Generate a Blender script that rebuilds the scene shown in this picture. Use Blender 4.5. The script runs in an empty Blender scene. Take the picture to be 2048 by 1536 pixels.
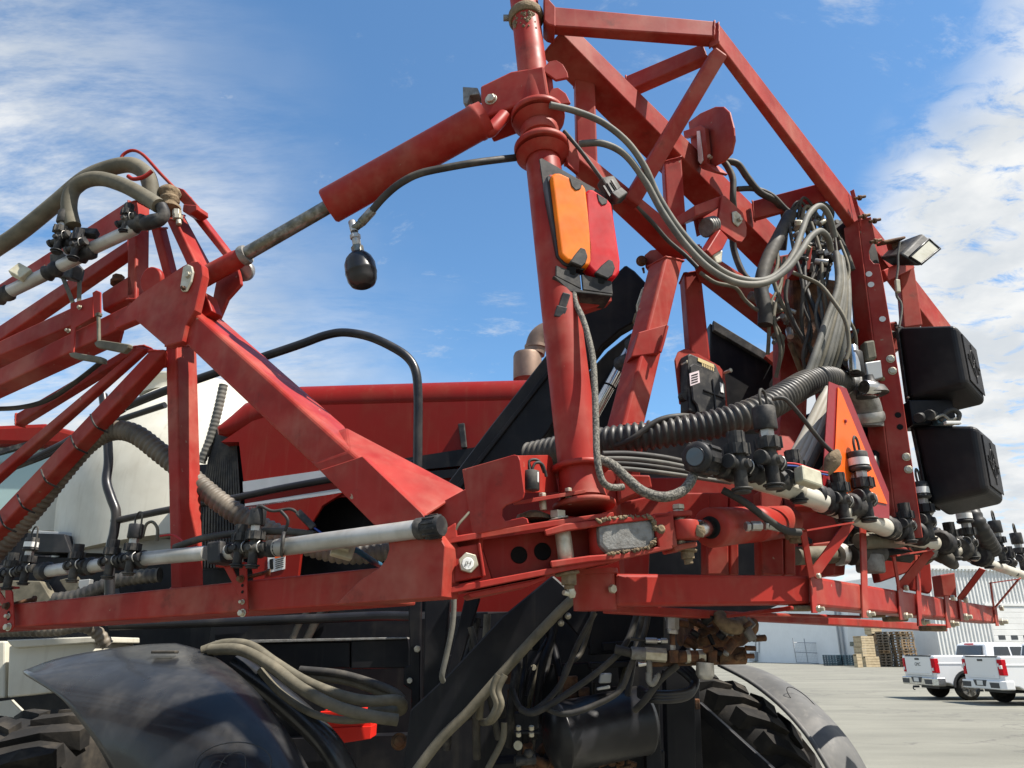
import bpy, bmesh, math, random
from mathutils import Vector as V, Matrix
random.seed(7)
SC = bpy.context.scene
COL = SC.collection

# ---------------------------------------------------------------- camera
F, CX, CY = 1480.0, 1024.0, 768.0            # focal length and centre, in pixels of a 2048 x 1536 picture
TH = math.atan(530.0 / F)                    # upward pitch
CAM = V((0, 0, 1.7))
cam_data = bpy.data.cameras.new('camera')
cam_data.sensor_width = 36.0
cam_data.lens = F / 2048 * 36
cam_data.clip_start = 0.05
cam_data.clip_end = 3000
cam = bpy.data.objects.new('camera', cam_data)
cam.location = CAM
cam.rotation_euler = (math.pi / 2 + TH, 0, 0)
COL.objects.link(cam)
SC.camera = cam

# ---------------------------------------------------------------- sky and sun
SUN = V((0.72, -0.27, 1.25)).normalized()     # towards the sun
world = bpy.data.worlds.new('World')
SC.world = world
world.use_nodes = True
wn, wl = world.node_tree.nodes, world.node_tree.links
wn.clear()
def WN(t, **k):
    n = wn.new(t)
    for a, b in k.items(): setattr(n, a, b)
    return n
def wmath(op, a, b=None, clamp=False):
    n = WN('ShaderNodeMath', operation=op); n.use_clamp = clamp
    for i, q in enumerate((a, b)):
        if q is None: continue
        if isinstance(q, (int, float)): n.inputs[i].default_value = q
        else: wl.new(q, n.inputs[i])
    return n.outputs[0]
def wstep(v, lo, hi):
    n = WN('ShaderNodeMapRange', interpolation_type='SMOOTHSTEP')
    wl.new(v, n.inputs[0]); n.inputs[1].default_value = lo; n.inputs[2].default_value = hi
    return n.outputs[0]
sky = WN('ShaderNodeTexSky', sky_type='NISHITA')
sky.sun_disc = False
sky.sun_elevation = math.asin(SUN.z)
sky.sun_rotation = math.atan2(SUN.x, SUN.y)
sky.altitude = 1200
sky.air_density = 1.15
sky.dust_density = 0.6
sky.ozone_density = 2.0
tc = WN('ShaderNodeTexCoord')
sep = WN('ShaderNodeSeparateXYZ'); wl.new(tc.outputs['Generated'], sep.inputs[0])
X, Y, Z = sep.outputs
zz = wmath('ADD', wmath('MAXIMUM', Z, 0.0), 0.22)
comb = WN('ShaderNodeCombineXYZ')
wl.new(wmath('DIVIDE', X, zz), comb.inputs[0]); wl.new(wmath('DIVIDE', Y, zz), comb.inputs[1])
def wnoise(scale, detail, rough, rot=0.0, sc=(1, 1, 1), loc=(0, 0, 0), dist=0.0):
    mp = WN('ShaderNodeMapping'); wl.new(comb.outputs[0], mp.inputs[0])
    mp.inputs['Rotation'].default_value = (0, 0, rot); mp.inputs['Scale'].default_value = sc
    mp.inputs['Location'].default_value = loc
    n = WN('ShaderNodeTexNoise'); wl.new(mp.outputs[0], n.inputs['Vector'])
    n.inputs['Scale'].default_value = scale; n.inputs['Detail'].default_value = detail
    n.inputs['Roughness'].default_value = rough; n.inputs['Distortion'].default_value = dist
    return n.outputs['Fac']
# cloud sheets lie to the right and to the left of a clear lane overhead
edge = wnoise(1.6, 4, 0.6, loc=(3, 1, 0))
mr = wmath('SUBTRACT', wmath('SUBTRACT', X, wmath('MULTIPLY', Y, 0.10)), wmath('MULTIPLY', Z, 0.72))
ml = wmath('SUBTRACT', wmath('SUBTRACT', wmath('MULTIPLY', Y, 0.04), X), wmath('MULTIPLY', Z, 0.60))
eo = wmath('MULTIPLY', wmath('SUBTRACT', edge, 0.5), 0.35)
mr = wstep(wmath('ADD', mr, eo), -0.09, 0.10)
ml = wstep(wmath('ADD', ml, eo), -0.16, 0.30)
cells = wnoise(11.0, 6, 0.66, rot=0.6, sc=(1.0, 1.6, 1), dist=0.5)          # mackerel cells
streak = wnoise(3.0, 7, 0.70, rot=-0.75, sc=(0.55, 1.6, 1), loc=(1.3, 4.2, 0), dist=0.25)   # thin drawn-out cloud
wisp = wnoise(3.6, 7, 0.70, rot=-0.5, sc=(0.8, 1.2, 1), loc=(7.1, 2.6, 0), dist=0.3)
cr = wmath('MULTIPLY', mr, wstep(wmath('ADD', cells, wmath('MULTIPLY', mr, 0.13)), 0.38, 0.62))
cl = wmath('MULTIPLY', ml, wmath('MULTIPLY', wstep(streak, 0.30, 0.62), 0.98))
cw = wmath('MULTIPLY', wstep(wisp, 0.55, 0.74), 0.6)
cov = wmath('MAXIMUM', wmath('MAXIMUM', cr, cl), cw)
shade = wstep(wnoise(5.0, 5, 0.55, rot=0.3, loc=(5, 5, 0)), 0.35, 0.7)
cmix = WN('ShaderNodeMix', data_type='RGBA')
wl.new(shade, cmix.inputs[0]); cmix.inputs[6].default_value = (4.5, 4.8, 5.1, 1); cmix.inputs[7].default_value = (6.3, 6.35, 6.3, 1)
smix = WN('ShaderNodeMix', data_type='RGBA')
tint = WN('ShaderNodeMix', data_type='RGBA', blend_type='MULTIPLY'); tint.inputs[0].default_value = 1.0
wl.new(sky.outputs[0], tint.inputs[6]); tint.inputs[7].default_value = (0.90, 1.22, 1.34, 1)
wl.new(cov, smix.inputs[0]); wl.new(tint.outputs[2], smix.inputs[6]); wl.new(cmix.outputs[2], smix.inputs[7])
bg = WN('ShaderNodeBackground'); bg.inputs[1].default_value = 0.080
wl.new(smix.outputs[2], bg.inputs[0])
wo = WN('ShaderNodeOutputWorld'); wl.new(bg.outputs[0], wo.inputs[0])

sun_data = bpy.data.lights.new('sun', 'SUN')
sun_data.energy = 5.0
sun_data.angle = math.radians(0.53)
sun_data.color = (1.0, 0.94, 0.85)
sun = bpy.data.objects.new('sun', sun_data)
sun.rotation_euler = SUN.to_track_quat('Z', 'Y').to_euler()
sun.location = (20, -10, 40)
COL.objects.link(sun)

SC.view_settings.view_transform = 'Standard'
SC.view_settings.look = 'None'
SC.view_settings.gamma = 1
SC.view_settings.use_curve_mapping = False
SC.view_settings.exposure = 0.95
SC.cycles.max_bounces = 5
SC.cycles.diffuse_bounces = 3
SC.cycles.glossy_bounces = 2
SC.cycles.transmission_bounces = 2
SC.cycles.caustics_reflective = False
SC.cycles.caustics_refractive = False

# ---------------------------------------------------------------- placing helpers
CT, ST = math.cos(TH), math.sin(TH)
FWD = V((0, CT, ST))
UPV = V((0, 0, 1))
def ray(x, y):
    r, u = (x - CX) / F, (CY - y) / F
    return V((r, CT - u * ST, ST + u * CT))
def P(x, y, Y):                               # the point at world distance Y ahead that the lens sees at (x, y)
    d = ray(x, y); return CAM + d * (Y / d.y)
def m_px(n, p):                               # length in metres that covers n pixels at point p
    return n * (p - CAM).dot(FWD) / F
def vplane(a, b):                             # upright plane through two points; normal points away from the camera
    n = (b - a).cross(UPV); n.z = 0; n.normalize()
    if n.y < 0: n = -n
    return (a.copy(), n)
def hit(pt, n, x, y):
    d = ray(x, y); return CAM + d * ((pt - CAM).dot(n) / d.dot(n))
def on(pl, x, y, off=0.0):
    return hit(pl[0] + pl[1] * off, pl[1], x, y)
def shift(pl, off): return (pl[0] + pl[1] * off, pl[1])
def frontal(Y): return (V((0, Y, 0)), V((0, 1, 0)))
def P3(l): return [P(*q) for q in l]

def spl(pts, n=6, closed=False):              # Catmull-Rom through the points
    if len(pts) < 3: return [V(p) for p in pts]
    out = []
    k = len(pts)
    for i in range(k if closed else k - 1):
        g = (lambda j: pts[j % k]) if closed else (lambda j: pts[max(0, min(k - 1, j))])
        a, b, c, d = g(i - 1), g(i), g(i + 1), g(i + 2)
        for s in range(n):
            t = s / n
            out.append(0.5 * ((2 * b) + (c - a) * t + (2 * a - 5 * b + 4 * c - d) * t * t + (3 * b - a - 3 * c + d) * t ** 3))
    if not closed: out.append(V(pts[-1]))
    return out

def bevelled(verts, faces, off, seg=2):
    bm = bmesh.new()
    vs = [bm.verts.new(v) for v in verts]
    for f in faces:
        try: bm.faces.new([vs[i] for i in f])
        except ValueError: pass
    bmesh.ops.recalc_face_normals(bm, faces=bm.faces[:])
    es = [e for e in bm.edges if len(e.link_faces) == 2 and e.calc_face_angle(0) > 0.5]
    if es:
        bmesh.ops.bevel(bm, geom=es, offset=off, segments=seg, profile=0.5, affect='EDGES', clamp_overlap=True)
    bm.verts.index_update()
    r = ([v.co.copy() for v in bm.verts], [tuple(v.index for v in f.verts) for f in bm.faces])
    bm.free()
    return r

class MB:                                     # collects shapes that become one mesh
    def __init__(s): s.v, s.f, s.sm = [], [], []
    def add(s, verts, faces, smooth=False, bevel=0.0, seg=2):
        if bevel: verts, faces = bevelled(verts, faces, bevel, seg)
        o = len(s.v)
        s.v += [V(p) for p in verts]; s.f += [tuple(i + o for i in f) for f in faces]; s.sm += [smooth] * len(faces)
        return s
    def prism(s, poly, ext, bevel=0.0, seg=2):
        n = len(poly); b = [p + ext for p in poly]
        fs = [tuple(range(n)), tuple(range(2 * n - 1, n - 1, -1))] + [(i, (i + 1) % n, n + (i + 1) % n, n + i) for i in range(n)]
        return s.add(list(poly) + b, fs, bevel=bevel, seg=seg)
    def plate(s, pl, poly, th, off=0.0, bevel=0.002, tilt=None):   # polygon of pixels on an upright plane
        return s.prism([on(pl, x, y, off) for x, y in poly], tilt if tilt is not None else pl[1] * th, bevel, 1)
    def beam3(s, mid, front, other=None, depth=0.09, pl=None, bevel=0.006, off=0.0, t=(0, 0)):
        # mid: the two ends of the edge between the two faces one sees; front / other: the far edges of those faces
        if pl is None:
            a, b = P(*mid[0]), P(*mid[1]); pl = vplane(a, b)
        else:
            a, b = on(pl, *mid[0][:2], off), on(pl, *mid[1][:2], off); pl = shift(pl, off)
        fa, fb = on(pl, *front[0]), on(pl, *front[1])
        d = (b - a).normalized()
        if other:
            n2 = d.cross(pl[1]).normalized()
            oa, ob = hit(a, n2, *other[0]), hit(b, n2, *other[1])
            ea, eb = oa - a, ob - b
            if ea.length > 0.4 or eb.length > 0.4 or ea.dot(pl[1]) < 0:
                ea = eb = pl[1] * depth
        else: ea = eb = pl[1] * depth
        vs = [a, b, fb, fa, a + ea, b + eb, fb + eb, fa + ea]; s.corners = vs
        fs = [(0, 1, 2, 3), (7, 6, 5, 4), (0, 4, 5, 1), (1, 5, 6, 2), (2, 6, 7, 3), (3, 7, 4, 0)]
        return s.add(vs, fs, bevel=bevel, seg=3)
    def fbox(s, pl, quad, depth, off=0.0, bevel=0.005, ext=None):
        return s.prism([on(pl, x, y, off) for x, y in quad], ext if ext is not None else pl[1] * depth, bevel, 2)
    def box(s, c, ax, bevel=0.0, seg=2):      # centre and three half axes
        a, b, d = ax
        vs = [c + a * i + b * j + d * k for k in (-1, 1) for j in (-1, 1) for i in (-1, 1)]
        fs = [(0, 2, 3, 1), (4, 5, 7, 6), (0, 1, 5, 4), (2, 6, 7, 3), (0, 4, 6, 2), (1, 3, 7, 5)]
        return s.add(vs, fs, bevel=bevel, seg=seg)
    def sq(s, a, b, w, h, up=UPV, bevel=0.004):   # square tube between two points
        d = (b - a).normalized(); r = d.cross(up).normalized(); u = r.cross(d)
        return s.box((a + b) / 2, ((b - a) / 2, r * (w / 2), u * (h / 2)), bevel, 2)
    def tube(s, pts, r, seg=10, n=6, ribs=None, smooth=True, closed=False, cap=True):
        ps = spl([V(p) for p in pts], n, closed) if len(pts) > 2 and n > 1 else [V(p) for p in pts]
        if ribs:                                # corrugated: resample evenly, radius swells and shrinks
            pitch, dep = ribs
            L = [0.0]
            for i in range(1, len(ps)): L.append(L[-1] + (ps[i] - ps[i - 1]).length)
            st = pitch / 4; k = max(4, int(L[-1] / st)); q = []; j = 0
            for i in range(k + 1):
                d = L[-1] * i / k
                while j < len(L) - 2 and L[j + 1] < d: j += 1
                t = (d - L[j]) / max(1e-9, L[j + 1] - L[j]); q.append(ps[j].lerp(ps[j + 1], t))
            ps = q
        m = len(ps)
        rr = r if callable(r) else (lambda t: r)
        tan = []
        for i in range(m):
            a, b = (ps[i - 1], ps[(i + 1) % m]) if closed else (ps[max(0, i - 1)], ps[min(m - 1, i + 1)])
            tan.append((b - a).normalized())
        u = tan[0].cross(UPV if abs(tan[0].z) < 0.9 else V((1, 0, 0))).normalized()
        vs, fs = [], []
        for i in range(m):
            u = (u - tan[i] * u.dot(tan[i])).normalized(); w = tan[i].cross(u)
            R = rr(i / max(1, m - 1))
            if ribs: R *= (1.0, 1 - ribs[1] * 0.3, 1 - ribs[1], 1 - ribs[1] * 0.3)[i % 4]
            for k in range(seg):
                a = 2 * math.pi * k / seg
                vs.append(ps[i] + (u * math.cos(a) + w * math.sin(a)) * R)
        for i in range(m if closed else m - 1):
            for k in range(seg):
                a, b = i * seg, ((i + 1) % m) * seg
                fs.append((a + k, a + (k + 1) % seg, b + (k + 1) % seg, b + k))
        s.add(vs, fs, smooth)
        if cap and not closed:
            s.add(vs[:seg], [tuple(range(seg))]); s.add(vs[-seg:], [tuple(range(seg))])
        return s
    def lathe(s, a, b, prof, seg=20, smooth=True):   # prof: (fraction along a->b, radius)
        d = b - a; dn = d.normalized()
        u = dn.cross(UPV if abs(dn.z) < 0.9 else V((1, 0, 0))).normalized(); w = dn.cross(u)
        vs, fs = [], []
        for t, r in prof:
            for k in range(seg):
                g = 2 * math.pi * k / seg
                vs.append(a + d * t + (u * math.cos(g) + w * math.sin(g)) * max(r, 1e-4))
        for i in range(len(prof) - 1):
            flat = abs(prof[i][0] - prof[i + 1][0]) * d.length < 1e-4
            for k in range(seg):
                fs.append((i * seg + k, i * seg + (k + 1) % seg, (i + 1) * seg + (k + 1) % seg, (i + 1) * seg + k))
        s.add(vs, fs, smooth)
        s.add(vs[:seg], [tuple(range(seg))]); s.add(vs[-seg:], [tuple(range(seg))])
        return s
    def cyl(s, a, b, r, seg=16, ch=0.0):
        # rings are doubled at the rims so that the ends stay crisp
        L = (b - a).length; c = (ch or min(0.12 * r, 0.1 * L)) / L
        return s.lathe(a, b, [(0, r * 0.93), (c, r), (1 - c, r), (1, r * 0.93)], seg)
    def gear(s, a, b, r1, r2, n=9):             # knob ring with grip lugs
        d = (b - a); dn = d.normalized()
        u = dn.cross(V((0.3, 0.9, 0.2))).normalized(); w = dn.cross(u)
        poly = []
        for i in range(n):
            for f, r in ((0.0, r1), (0.62, r1), (0.66, r2), (0.96, r2)):
                g = 2 * math.pi * (i + f) / n; poly.append(a + (u * math.cos(g) + w * math.sin(g)) * r)
        return s.prism(poly, d)
    def hexa(s, c, ax, r, h, bevel=0.0015):     # bolt head
        ax = ax.normalized(); u = ax.cross(V((0.2, 0.3, 1))).normalized(); w = ax.cross(u)
        poly = [c + (u * math.cos(math.pi / 3 * i) + w * math.sin(math.pi / 3 * i)) * r for i in range(6)]
        return s.prism(poly, ax * h, bevel, 1)
    def loft(s, rows, n=4, smooth=True, closed_rows=False):  # surface through rows of points
        rows = [spl(r, n) for r in rows]
        cols = list(zip(*rows)); cols = [spl(list(c), n) for c in cols]
        R = list(zip(*cols)); w = len(R[0]); vs = [p for r in R for p in r]
        fs = [(i * w + j, i * w + j + 1, (i + 1) * w + j + 1, (i + 1) * w + j) for i in range(len(R) - 1) for j in range(w - 1)]
        return s.add(vs, fs, smooth)
    def build(s, name, mat, parent=None, **props):
        me = bpy.data.meshes.new(name)
        if parent is None:
            lo = [min(v[i] for v in s.v) for i in range(3)]; hi = [max(v[i] for v in s.v) for i in range(3)]
            base = V(((lo[0] + hi[0]) / 2, (lo[1] + hi[1]) / 2, lo[2]))
        else: base = V(parent['_b']) if '_b' in parent else V((0, 0, 0))
        me.from_pydata([v - base for v in s.v], [], s.f)
        me.polygons.foreach_set('use_smooth', s.sm)
        bm = bmesh.new(); bm.from_mesh(me)
        bmesh.ops.recalc_face_normals(bm, faces=bm.faces[:])
        bm.to_mesh(me); bm.free()
        if mat: me.materials.append(MAT[mat] if isinstance(mat, str) else mat)
        me.update()
        o = bpy.data.objects.new(name, me); COL.objects.link(o)
        if parent is None: o.location = base
        else: o.parent = parent
        o['_b'] = tuple(base)
        for k, v in props.items(): o[k] = v
        return o

def thing(name, label, cat, base, group=None):
    e = bpy.data.objects.new(name, None); e.empty_display_size = 0.05
    COL.objects.link(e); e.location = base; e['_b'] = tuple(base)
    e['label'] = label; e['category'] = cat
    if group: e['group'] = group
    return e
def tag(o, label, cat, group=None):
    o['label'] = label; o['category'] = cat
    if group: o['group'] = group
    return o
def text(body, c, right, up, size, mat, name, parent, th=0.002):   # lettering as thin mesh, centred at c
    cu = bpy.data.curves.new('t', 'FONT'); cu.body = body; cu.size = 1; cu.align_x = 'CENTER'; cu.align_y = 'CENTER'
    t = bpy.data.objects.new('t', cu); COL.objects.link(t)
    dg = bpy.context.evaluated_depsgraph_get(); me = t.evaluated_get(dg).to_mesh()
    nrm = right.cross(up).normalized()
    mb = MB(); vs = [c + right * (v.co.x * size) + up * (v.co.y * size) + nrm * th for v in me.vertices]
    mb.add(vs, [tuple(p.vertices) for p in me.polygons])
    t.to_mesh_clear() if hasattr(t, 'to_mesh_clear') else None
    bpy.data.objects.remove(t)
    return mb.build(name, mat, parent)

# ---------------------------------------------------------------- materials
MAT = {}
def mat(name, c1, c2=None, scale=9.0, lo=0.35, hi=0.7, rough=0.5, rough2=None, metal=0.0, bump=0.0, bscale=90.0,
        dust=None, damt=0.0, dscale=3.5, dlo=0.45, dhi=0.75, chips=None, chlo=0.70, chscale=22, streak=None, coat=0.0, spec=0.5, trans=0.0, grime=None, ribs=None):
    m = bpy.data.materials.new(name); m.use_nodes = True; MAT[name] = m
    nt = m.node_tree; N, L = nt.nodes, nt.links
    b = N['Principled BSDF']
    b.inputs['Metallic'].default_value = metal; b.inputs['Roughness'].default_value = rough
    b.inputs['Coat Weight'].default_value = coat; b.inputs['Coat Roughness'].default_value = 0.08
    b.inputs['Specular IOR Level'].default_value = spec
    b.inputs['Transmission Weight'].default_value = trans
    t = N.new('ShaderNodeTexCoord')
    def noise(sc, det=3, rg=0.6, mapping=None):
        n = N.new('ShaderNodeTexNoise'); n.inputs['Scale'].default_value = sc; n.inputs['Detail'].default_value = det; n.inputs['Roughness'].default_value = rg
        src = t.outputs['Object']
        if mapping:
            mp = N.new('ShaderNodeMapping'); mp.inputs['Scale'].default_value = mapping; L.new(src, mp.inputs[0]); src = mp.outputs[0]
        L.new(src, n.inputs['Vector']); return n.outputs['Fac']
    def rng(v, a, c, o0=0.0, o1=1.0):
        n = N.new('ShaderNodeMapRange'); n.interpolation_type = 'SMOOTHSTEP'; L.new(v, n.inputs[0])
        n.inputs[1].default_value = a; n.inputs[2].default_value = c; n.inputs[3].default_value = o0; n.inputs[4].default_value = o1
        return n.outputs[0]
    def mix(f, a, c):
        n = N.new('ShaderNodeMix'); n.data_type = 'RGBA'; L.new(f, n.inputs[0])
        for i, q in ((6, a), (7, c)):
            if isinstance(q, tuple): n.inputs[i].default_value = (*q, 1)
            else: L.new(q, n.inputs[i])
        return n.outputs[2]
    col = c1
    if c2: col = mix(rng(noise(scale), lo, hi), c1, c2)
    if streak:
        col = mix(rng(noise(1.0, 3, 0.6, (28, 28, 2.2)), 0.52, 0.78, 0, streak[1]), col, streak[0])
    if dust:
        df = rng(noise(dscale, 4, 0.65), dlo, dhi, 0, damt); col = mix(df, col, dust)
    if grime:
        col = mix(rng(noise(7.0, 6, 0.72), 0.56, 0.74, 0, grime[1]), col, grime[0])
    if chips:
        col = mix(rng(noise(chscale, 3, 0.5), chlo, chlo + 0.03), col, chips)
    if isinstance(col, tuple): b.inputs['Base Color'].default_value = (*col, 1)
    else: L.new(col, b.inputs['Base Color'])
    if rough2 is not None: L.new(rng(noise(scale * 1.7), 0.3, 0.75, rough, rough2), b.inputs['Roughness'])
    if ribs:                                   # moulded ribs of a lens
        wv = N.new('ShaderNodeTexWave'); wv.wave_type = 'BANDS'; wv.bands_direction = 'Z'; wv.inputs['Scale'].default_value = ribs; wv.inputs['Distortion'].default_value = 0.0
        L.new(t.outputs['Object'], wv.inputs['Vector'])
        bp = N.new('ShaderNodeBump'); bp.inputs['Strength'].default_value = 0.25; bp.inputs['Distance'].default_value = 0.002
        L.new(wv.outputs['Fac'], bp.inputs['Height']); L.new(bp.outputs[0], b.inputs['Normal'])
    if bump:
        bp = N.new('ShaderNodeBump'); bp.inputs['Strength'].default_value = bump; bp.inputs['Distance'].default_value = 0.004
        L.new(noise(bscale, 2), bp.inputs['Height']); L.new(bp.outputs[0], b.inputs['Normal'])
    return m
mat('red_paint', (0.305, 0.025, 0.018), (0.225, 0.0145, 0.0095), scale=5, rough=0.42, rough2=0.62, bump=0.03, bscale=240,
    dust=(0.42, 0.20, 0.14), damt=0.40, dscale=4.5, dlo=0.38, dhi=0.8, chips=(0.30, 0.20, 0.14), chlo=0.735, chscale=30, grime=((0.075, 0.026, 0.018), 0.55), streak=((0.30, 0.075, 0.055), 0.35), spec=0.16)
mat('hood_red', (0.20, 0.009, 0.005), (0.165, 0.007, 0.004), scale=2, rough=0.38, rough2=0.5, dust=(0.24, 0.07, 0.035), damt=0.22, dscale=2, streak=((0.2, 0.05, 0.03), 0.3), spec=0.18)
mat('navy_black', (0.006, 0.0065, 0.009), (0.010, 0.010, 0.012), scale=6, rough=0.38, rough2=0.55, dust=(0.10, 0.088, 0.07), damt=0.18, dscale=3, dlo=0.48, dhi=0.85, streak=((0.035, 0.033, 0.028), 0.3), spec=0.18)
mat('black_gloss', (0.010, 0.010, 0.012), (0.016, 0.016, 0.018), rough=0.28, rough2=0.45, dust=(0.13, 0.115, 0.095), damt=0.22, spec=0.35)
mat('black_plastic', (0.012, 0.012, 0.014), (0.022, 0.022, 0.022), rough=0.5, rough2=0.7, dust=(0.20, 0.18, 0.15), damt=0.42, dscale=16, dlo=0.42, dhi=0.75, bump=0.05, spec=0.3)
mat('moulded_box', (0.008, 0.008, 0.010), (0.011, 0.011, 0.013), rough=0.42, rough2=0.5, bump=0.12, bscale=420, dust=(0.14, 0.12, 0.1), damt=0.15, spec=0.25)
mat('dark_rubber', (0.028, 0.027, 0.026), (0.048, 0.046, 0.042), rough=0.55, rough2=0.75, dust=(0.18, 0.155, 0.115), damt=0.4, dscale=7, dlo=0.4, dhi=0.72, spec=0.25)
mat('grey_hose', (0.085, 0.085, 0.076), (0.145, 0.14, 0.122), scale=14, rough=0.65, dust=(0.27, 0.245, 0.19), damt=0.5, dscale=6, dlo=0.4, dhi=0.75, bump=0.1, bscale=120, spec=0.3)
mat('khaki_hose', (0.085, 0.077, 0.055), (0.145, 0.13, 0.095), scale=12, rough=0.7, dust=(0.24, 0.205, 0.145), damt=0.45, dscale=8, dlo=0.4, dhi=0.75, bump=0.1, bscale=160, spec=0.3)
mat('corrugated_black', (0.025, 0.024, 0.023), (0.045, 0.042, 0.038), rough=0.42, rough2=0.6, dust=(0.22, 0.19, 0.14), damt=0.35, dscale=6, spec=0.35)
mat('corrugated_dusty', (0.06, 0.05, 0.038), (0.15, 0.125, 0.095), scale=7, lo=0.3, hi=0.65, rough=0.6, dust=(0.30, 0.26, 0.20), damt=0.5, dscale=4)
mat('braided', (0.06, 0.057, 0.048), (0.19, 0.175, 0.145), scale=170, lo=0.42, hi=0.58, rough=0.8, bump=0.7, bscale=260)
mat('pipe_metal', (0.44, 0.43, 0.41), (0.33, 0.32, 0.29), scale=10, rough=0.36, rough2=0.55, metal=0.45, dust=(0.26, 0.23, 0.18), damt=0.5, dscale=9, streak=((0.22, 0.2, 0.17), 0.35))
mat('pipe_cream', (0.50, 0.47, 0.40), (0.42, 0.39, 0.32), scale=10, rough=0.45, dust=(0.36, 0.31, 0.24), damt=0.55, dscale=9, dlo=0.48)
mat('steel', (0.45, 0.44, 0.42), (0.32, 0.31, 0.29), scale=20, rough=0.35, rough2=0.55, metal=0.8, dust=(0.32, 0.27, 0.2), damt=0.4, dscale=14)
mat('chrome', (0.62, 0.61, 0.60), (0.5, 0.49, 0.47), rough=0.14, rough2=0.3, metal=1.0)
mat('stained_rod', (0.23, 0.225, 0.21), (0.10, 0.10, 0.085), scale=30, lo=0.4, hi=0.62, rough=0.3, rough2=0.55, metal=0.7, dust=(0.25, 0.22, 0.14), damt=0.5, dscale=16)
mat('zinc', (0.50, 0.47, 0.38), (0.38, 0.34, 0.25), scale=40, rough=0.4, rough2=0.6, metal=0.5, dust=(0.34, 0.27, 0.17), damt=0.4, dscale=30)
mat('rusty', (0.14, 0.062, 0.030), (0.055, 0.032, 0.022), scale=26, lo=0.35, hi=0.65, rough=0.75, metal=0.2, bump=0.5, bscale=110, dust=(0.27, 0.17, 0.09), damt=0.5, dscale=18, spec=0.3)
mat('exhaust', (0.22, 0.15, 0.11), (0.15, 0.105, 0.08), scale=8, rough=0.5, metal=0.5, rough2=0.65)
mat('mud', (0.20, 0.145, 0.085), (0.11, 0.078, 0.046), scale=40, rough=0.95, bump=1.0, bscale=80)
mat('bare_steel', (0.23, 0.225, 0.21), (0.15, 0.14, 0.125), scale=45, rough=0.6, metal=0.4, bump=0.3, bscale=160)
mat('tank_cream', (0.54, 0.52, 0.44), (0.48, 0.46, 0.385), scale=3, rough=0.45, rough2=0.6, dust=(0.32, 0.28, 0.21), damt=0.35, dscale=2.5, streak=((0.33, 0.30, 0.235), 0.35))
mat('panel_grey', (0.28, 0.29, 0.295), (0.33, 0.34, 0.34), scale=5, rough=0.45, metal=0.3, dust=(0.4, 0.36, 0.29), damt=0.3)
mat('amber', (0.80, 0.19, 0.006), (0.66, 0.13, 0.005), scale=9, rough=0.5, rough2=0.6, spec=0.12, ribs=95, dust=(0.4, 0.22, 0.1), damt=0.12, dscale=14)
mat('lens_red', (0.55, 0.006, 0.014), (0.42, 0.005, 0.012), scale=9, rough=0.5, rough2=0.6, spec=0.12, ribs=95, dust=(0.3, 0.1, 0.09), damt=0.12, dscale=14)
mat('orange', (0.80, 0.115, 0.006), (0.76, 0.10, 0.006), rough=0.42)
mat('border_red', (0.24, 0.014, 0.017), (0.21, 0.012, 0.015), scale=60, rough=0.35)
mat('glass_green', (0.30, 0.42, 0.40), rough=0.05, spec=0.8, coat=0.5)
mat('dark_glass', (0.03, 0.035, 0.04), rough=0.03, spec=0.8)
mat('lamp_glass', (0.55, 0.53, 0.44), (0.45, 0.43, 0.34), scale=18, rough=0.12, spec=0.7)
mat('silver', (0.42, 0.43, 0.44), (0.38, 0.39, 0.40), rough=0.4, metal=0.3, dust=(0.4, 0.35, 0.28), damt=0.2)
mat('label_and_highlight_white', (0.72, 0.71, 0.68), (0.62, 0.61, 0.57), scale=40, rough=0.5)  # white of labels, also paints the lit bracket edge
mat('label_pink', (0.62, 0.52, 0.53), rough=0.5)
mat('label_amber', (0.55, 0.42, 0.2), rough=0.5)
mat('ink_and_hole_shade', (0.012, 0.012, 0.012), rough=0.8, spec=0.1)  # black of print, also painted in for shade inside holes and slots
mat('wire_red', (0.45, 0.02, 0.02), rough=0.5)
mat('wire_blue', (0.02, 0.05, 0.25), rough=0.5)
mat('wire_teal', (0.02, 0.10, 0.17), rough=0.5)
mat('plug_cream', (0.46, 0.44, 0.33), (0.36, 0.33, 0.24), scale=30, rough=0.6)
mat('tyre', (0.014, 0.0135, 0.013), (0.024, 0.022, 0.02), rough=0.85, bump=0.2, dust=(0.12, 0.10, 0.075), damt=0.4, dscale=5, spec=0.2)
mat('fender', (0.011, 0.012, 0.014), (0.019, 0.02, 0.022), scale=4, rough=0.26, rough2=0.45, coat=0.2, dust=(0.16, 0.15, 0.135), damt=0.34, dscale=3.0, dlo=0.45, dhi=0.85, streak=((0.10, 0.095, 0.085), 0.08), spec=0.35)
mat('fender_dusty_sunlit', (0.075, 0.075, 0.074), (0.10, 0.099, 0.095), scale=5, rough=0.62, rough2=0.75, dust=(0.24, 0.225, 0.20), damt=0.5, dscale=3.0, streak=((0.2, 0.19, 0.17), 0.4))  # greyer than the other fender: dust plus sunlight put into the colour
mat('rough_concrete', (0.33, 0.32, 0.29), (0.40, 0.385, 0.34), rough=0.85)
mat('truck_white', (0.74, 0.74, 0.73), (0.72, 0.72, 0.72), scale=1.5, rough=0.22, coat=0.5)
mat('truck_trim', (0.03, 0.03, 0.032), rough=0.5)
mat('wood', (0.34, 0.24, 0.14), (0.20, 0.135, 0.08), scale=3, rough=0.85, bump=0.2)
mat('wood_pale', (0.52, 0.42, 0.27), (0.40, 0.31, 0.19), scale=3, rough=0.85)
mat('wood_grey', (0.22, 0.19, 0.15), (0.15, 0.125, 0.10), scale=3, rough=0.85)
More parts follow.
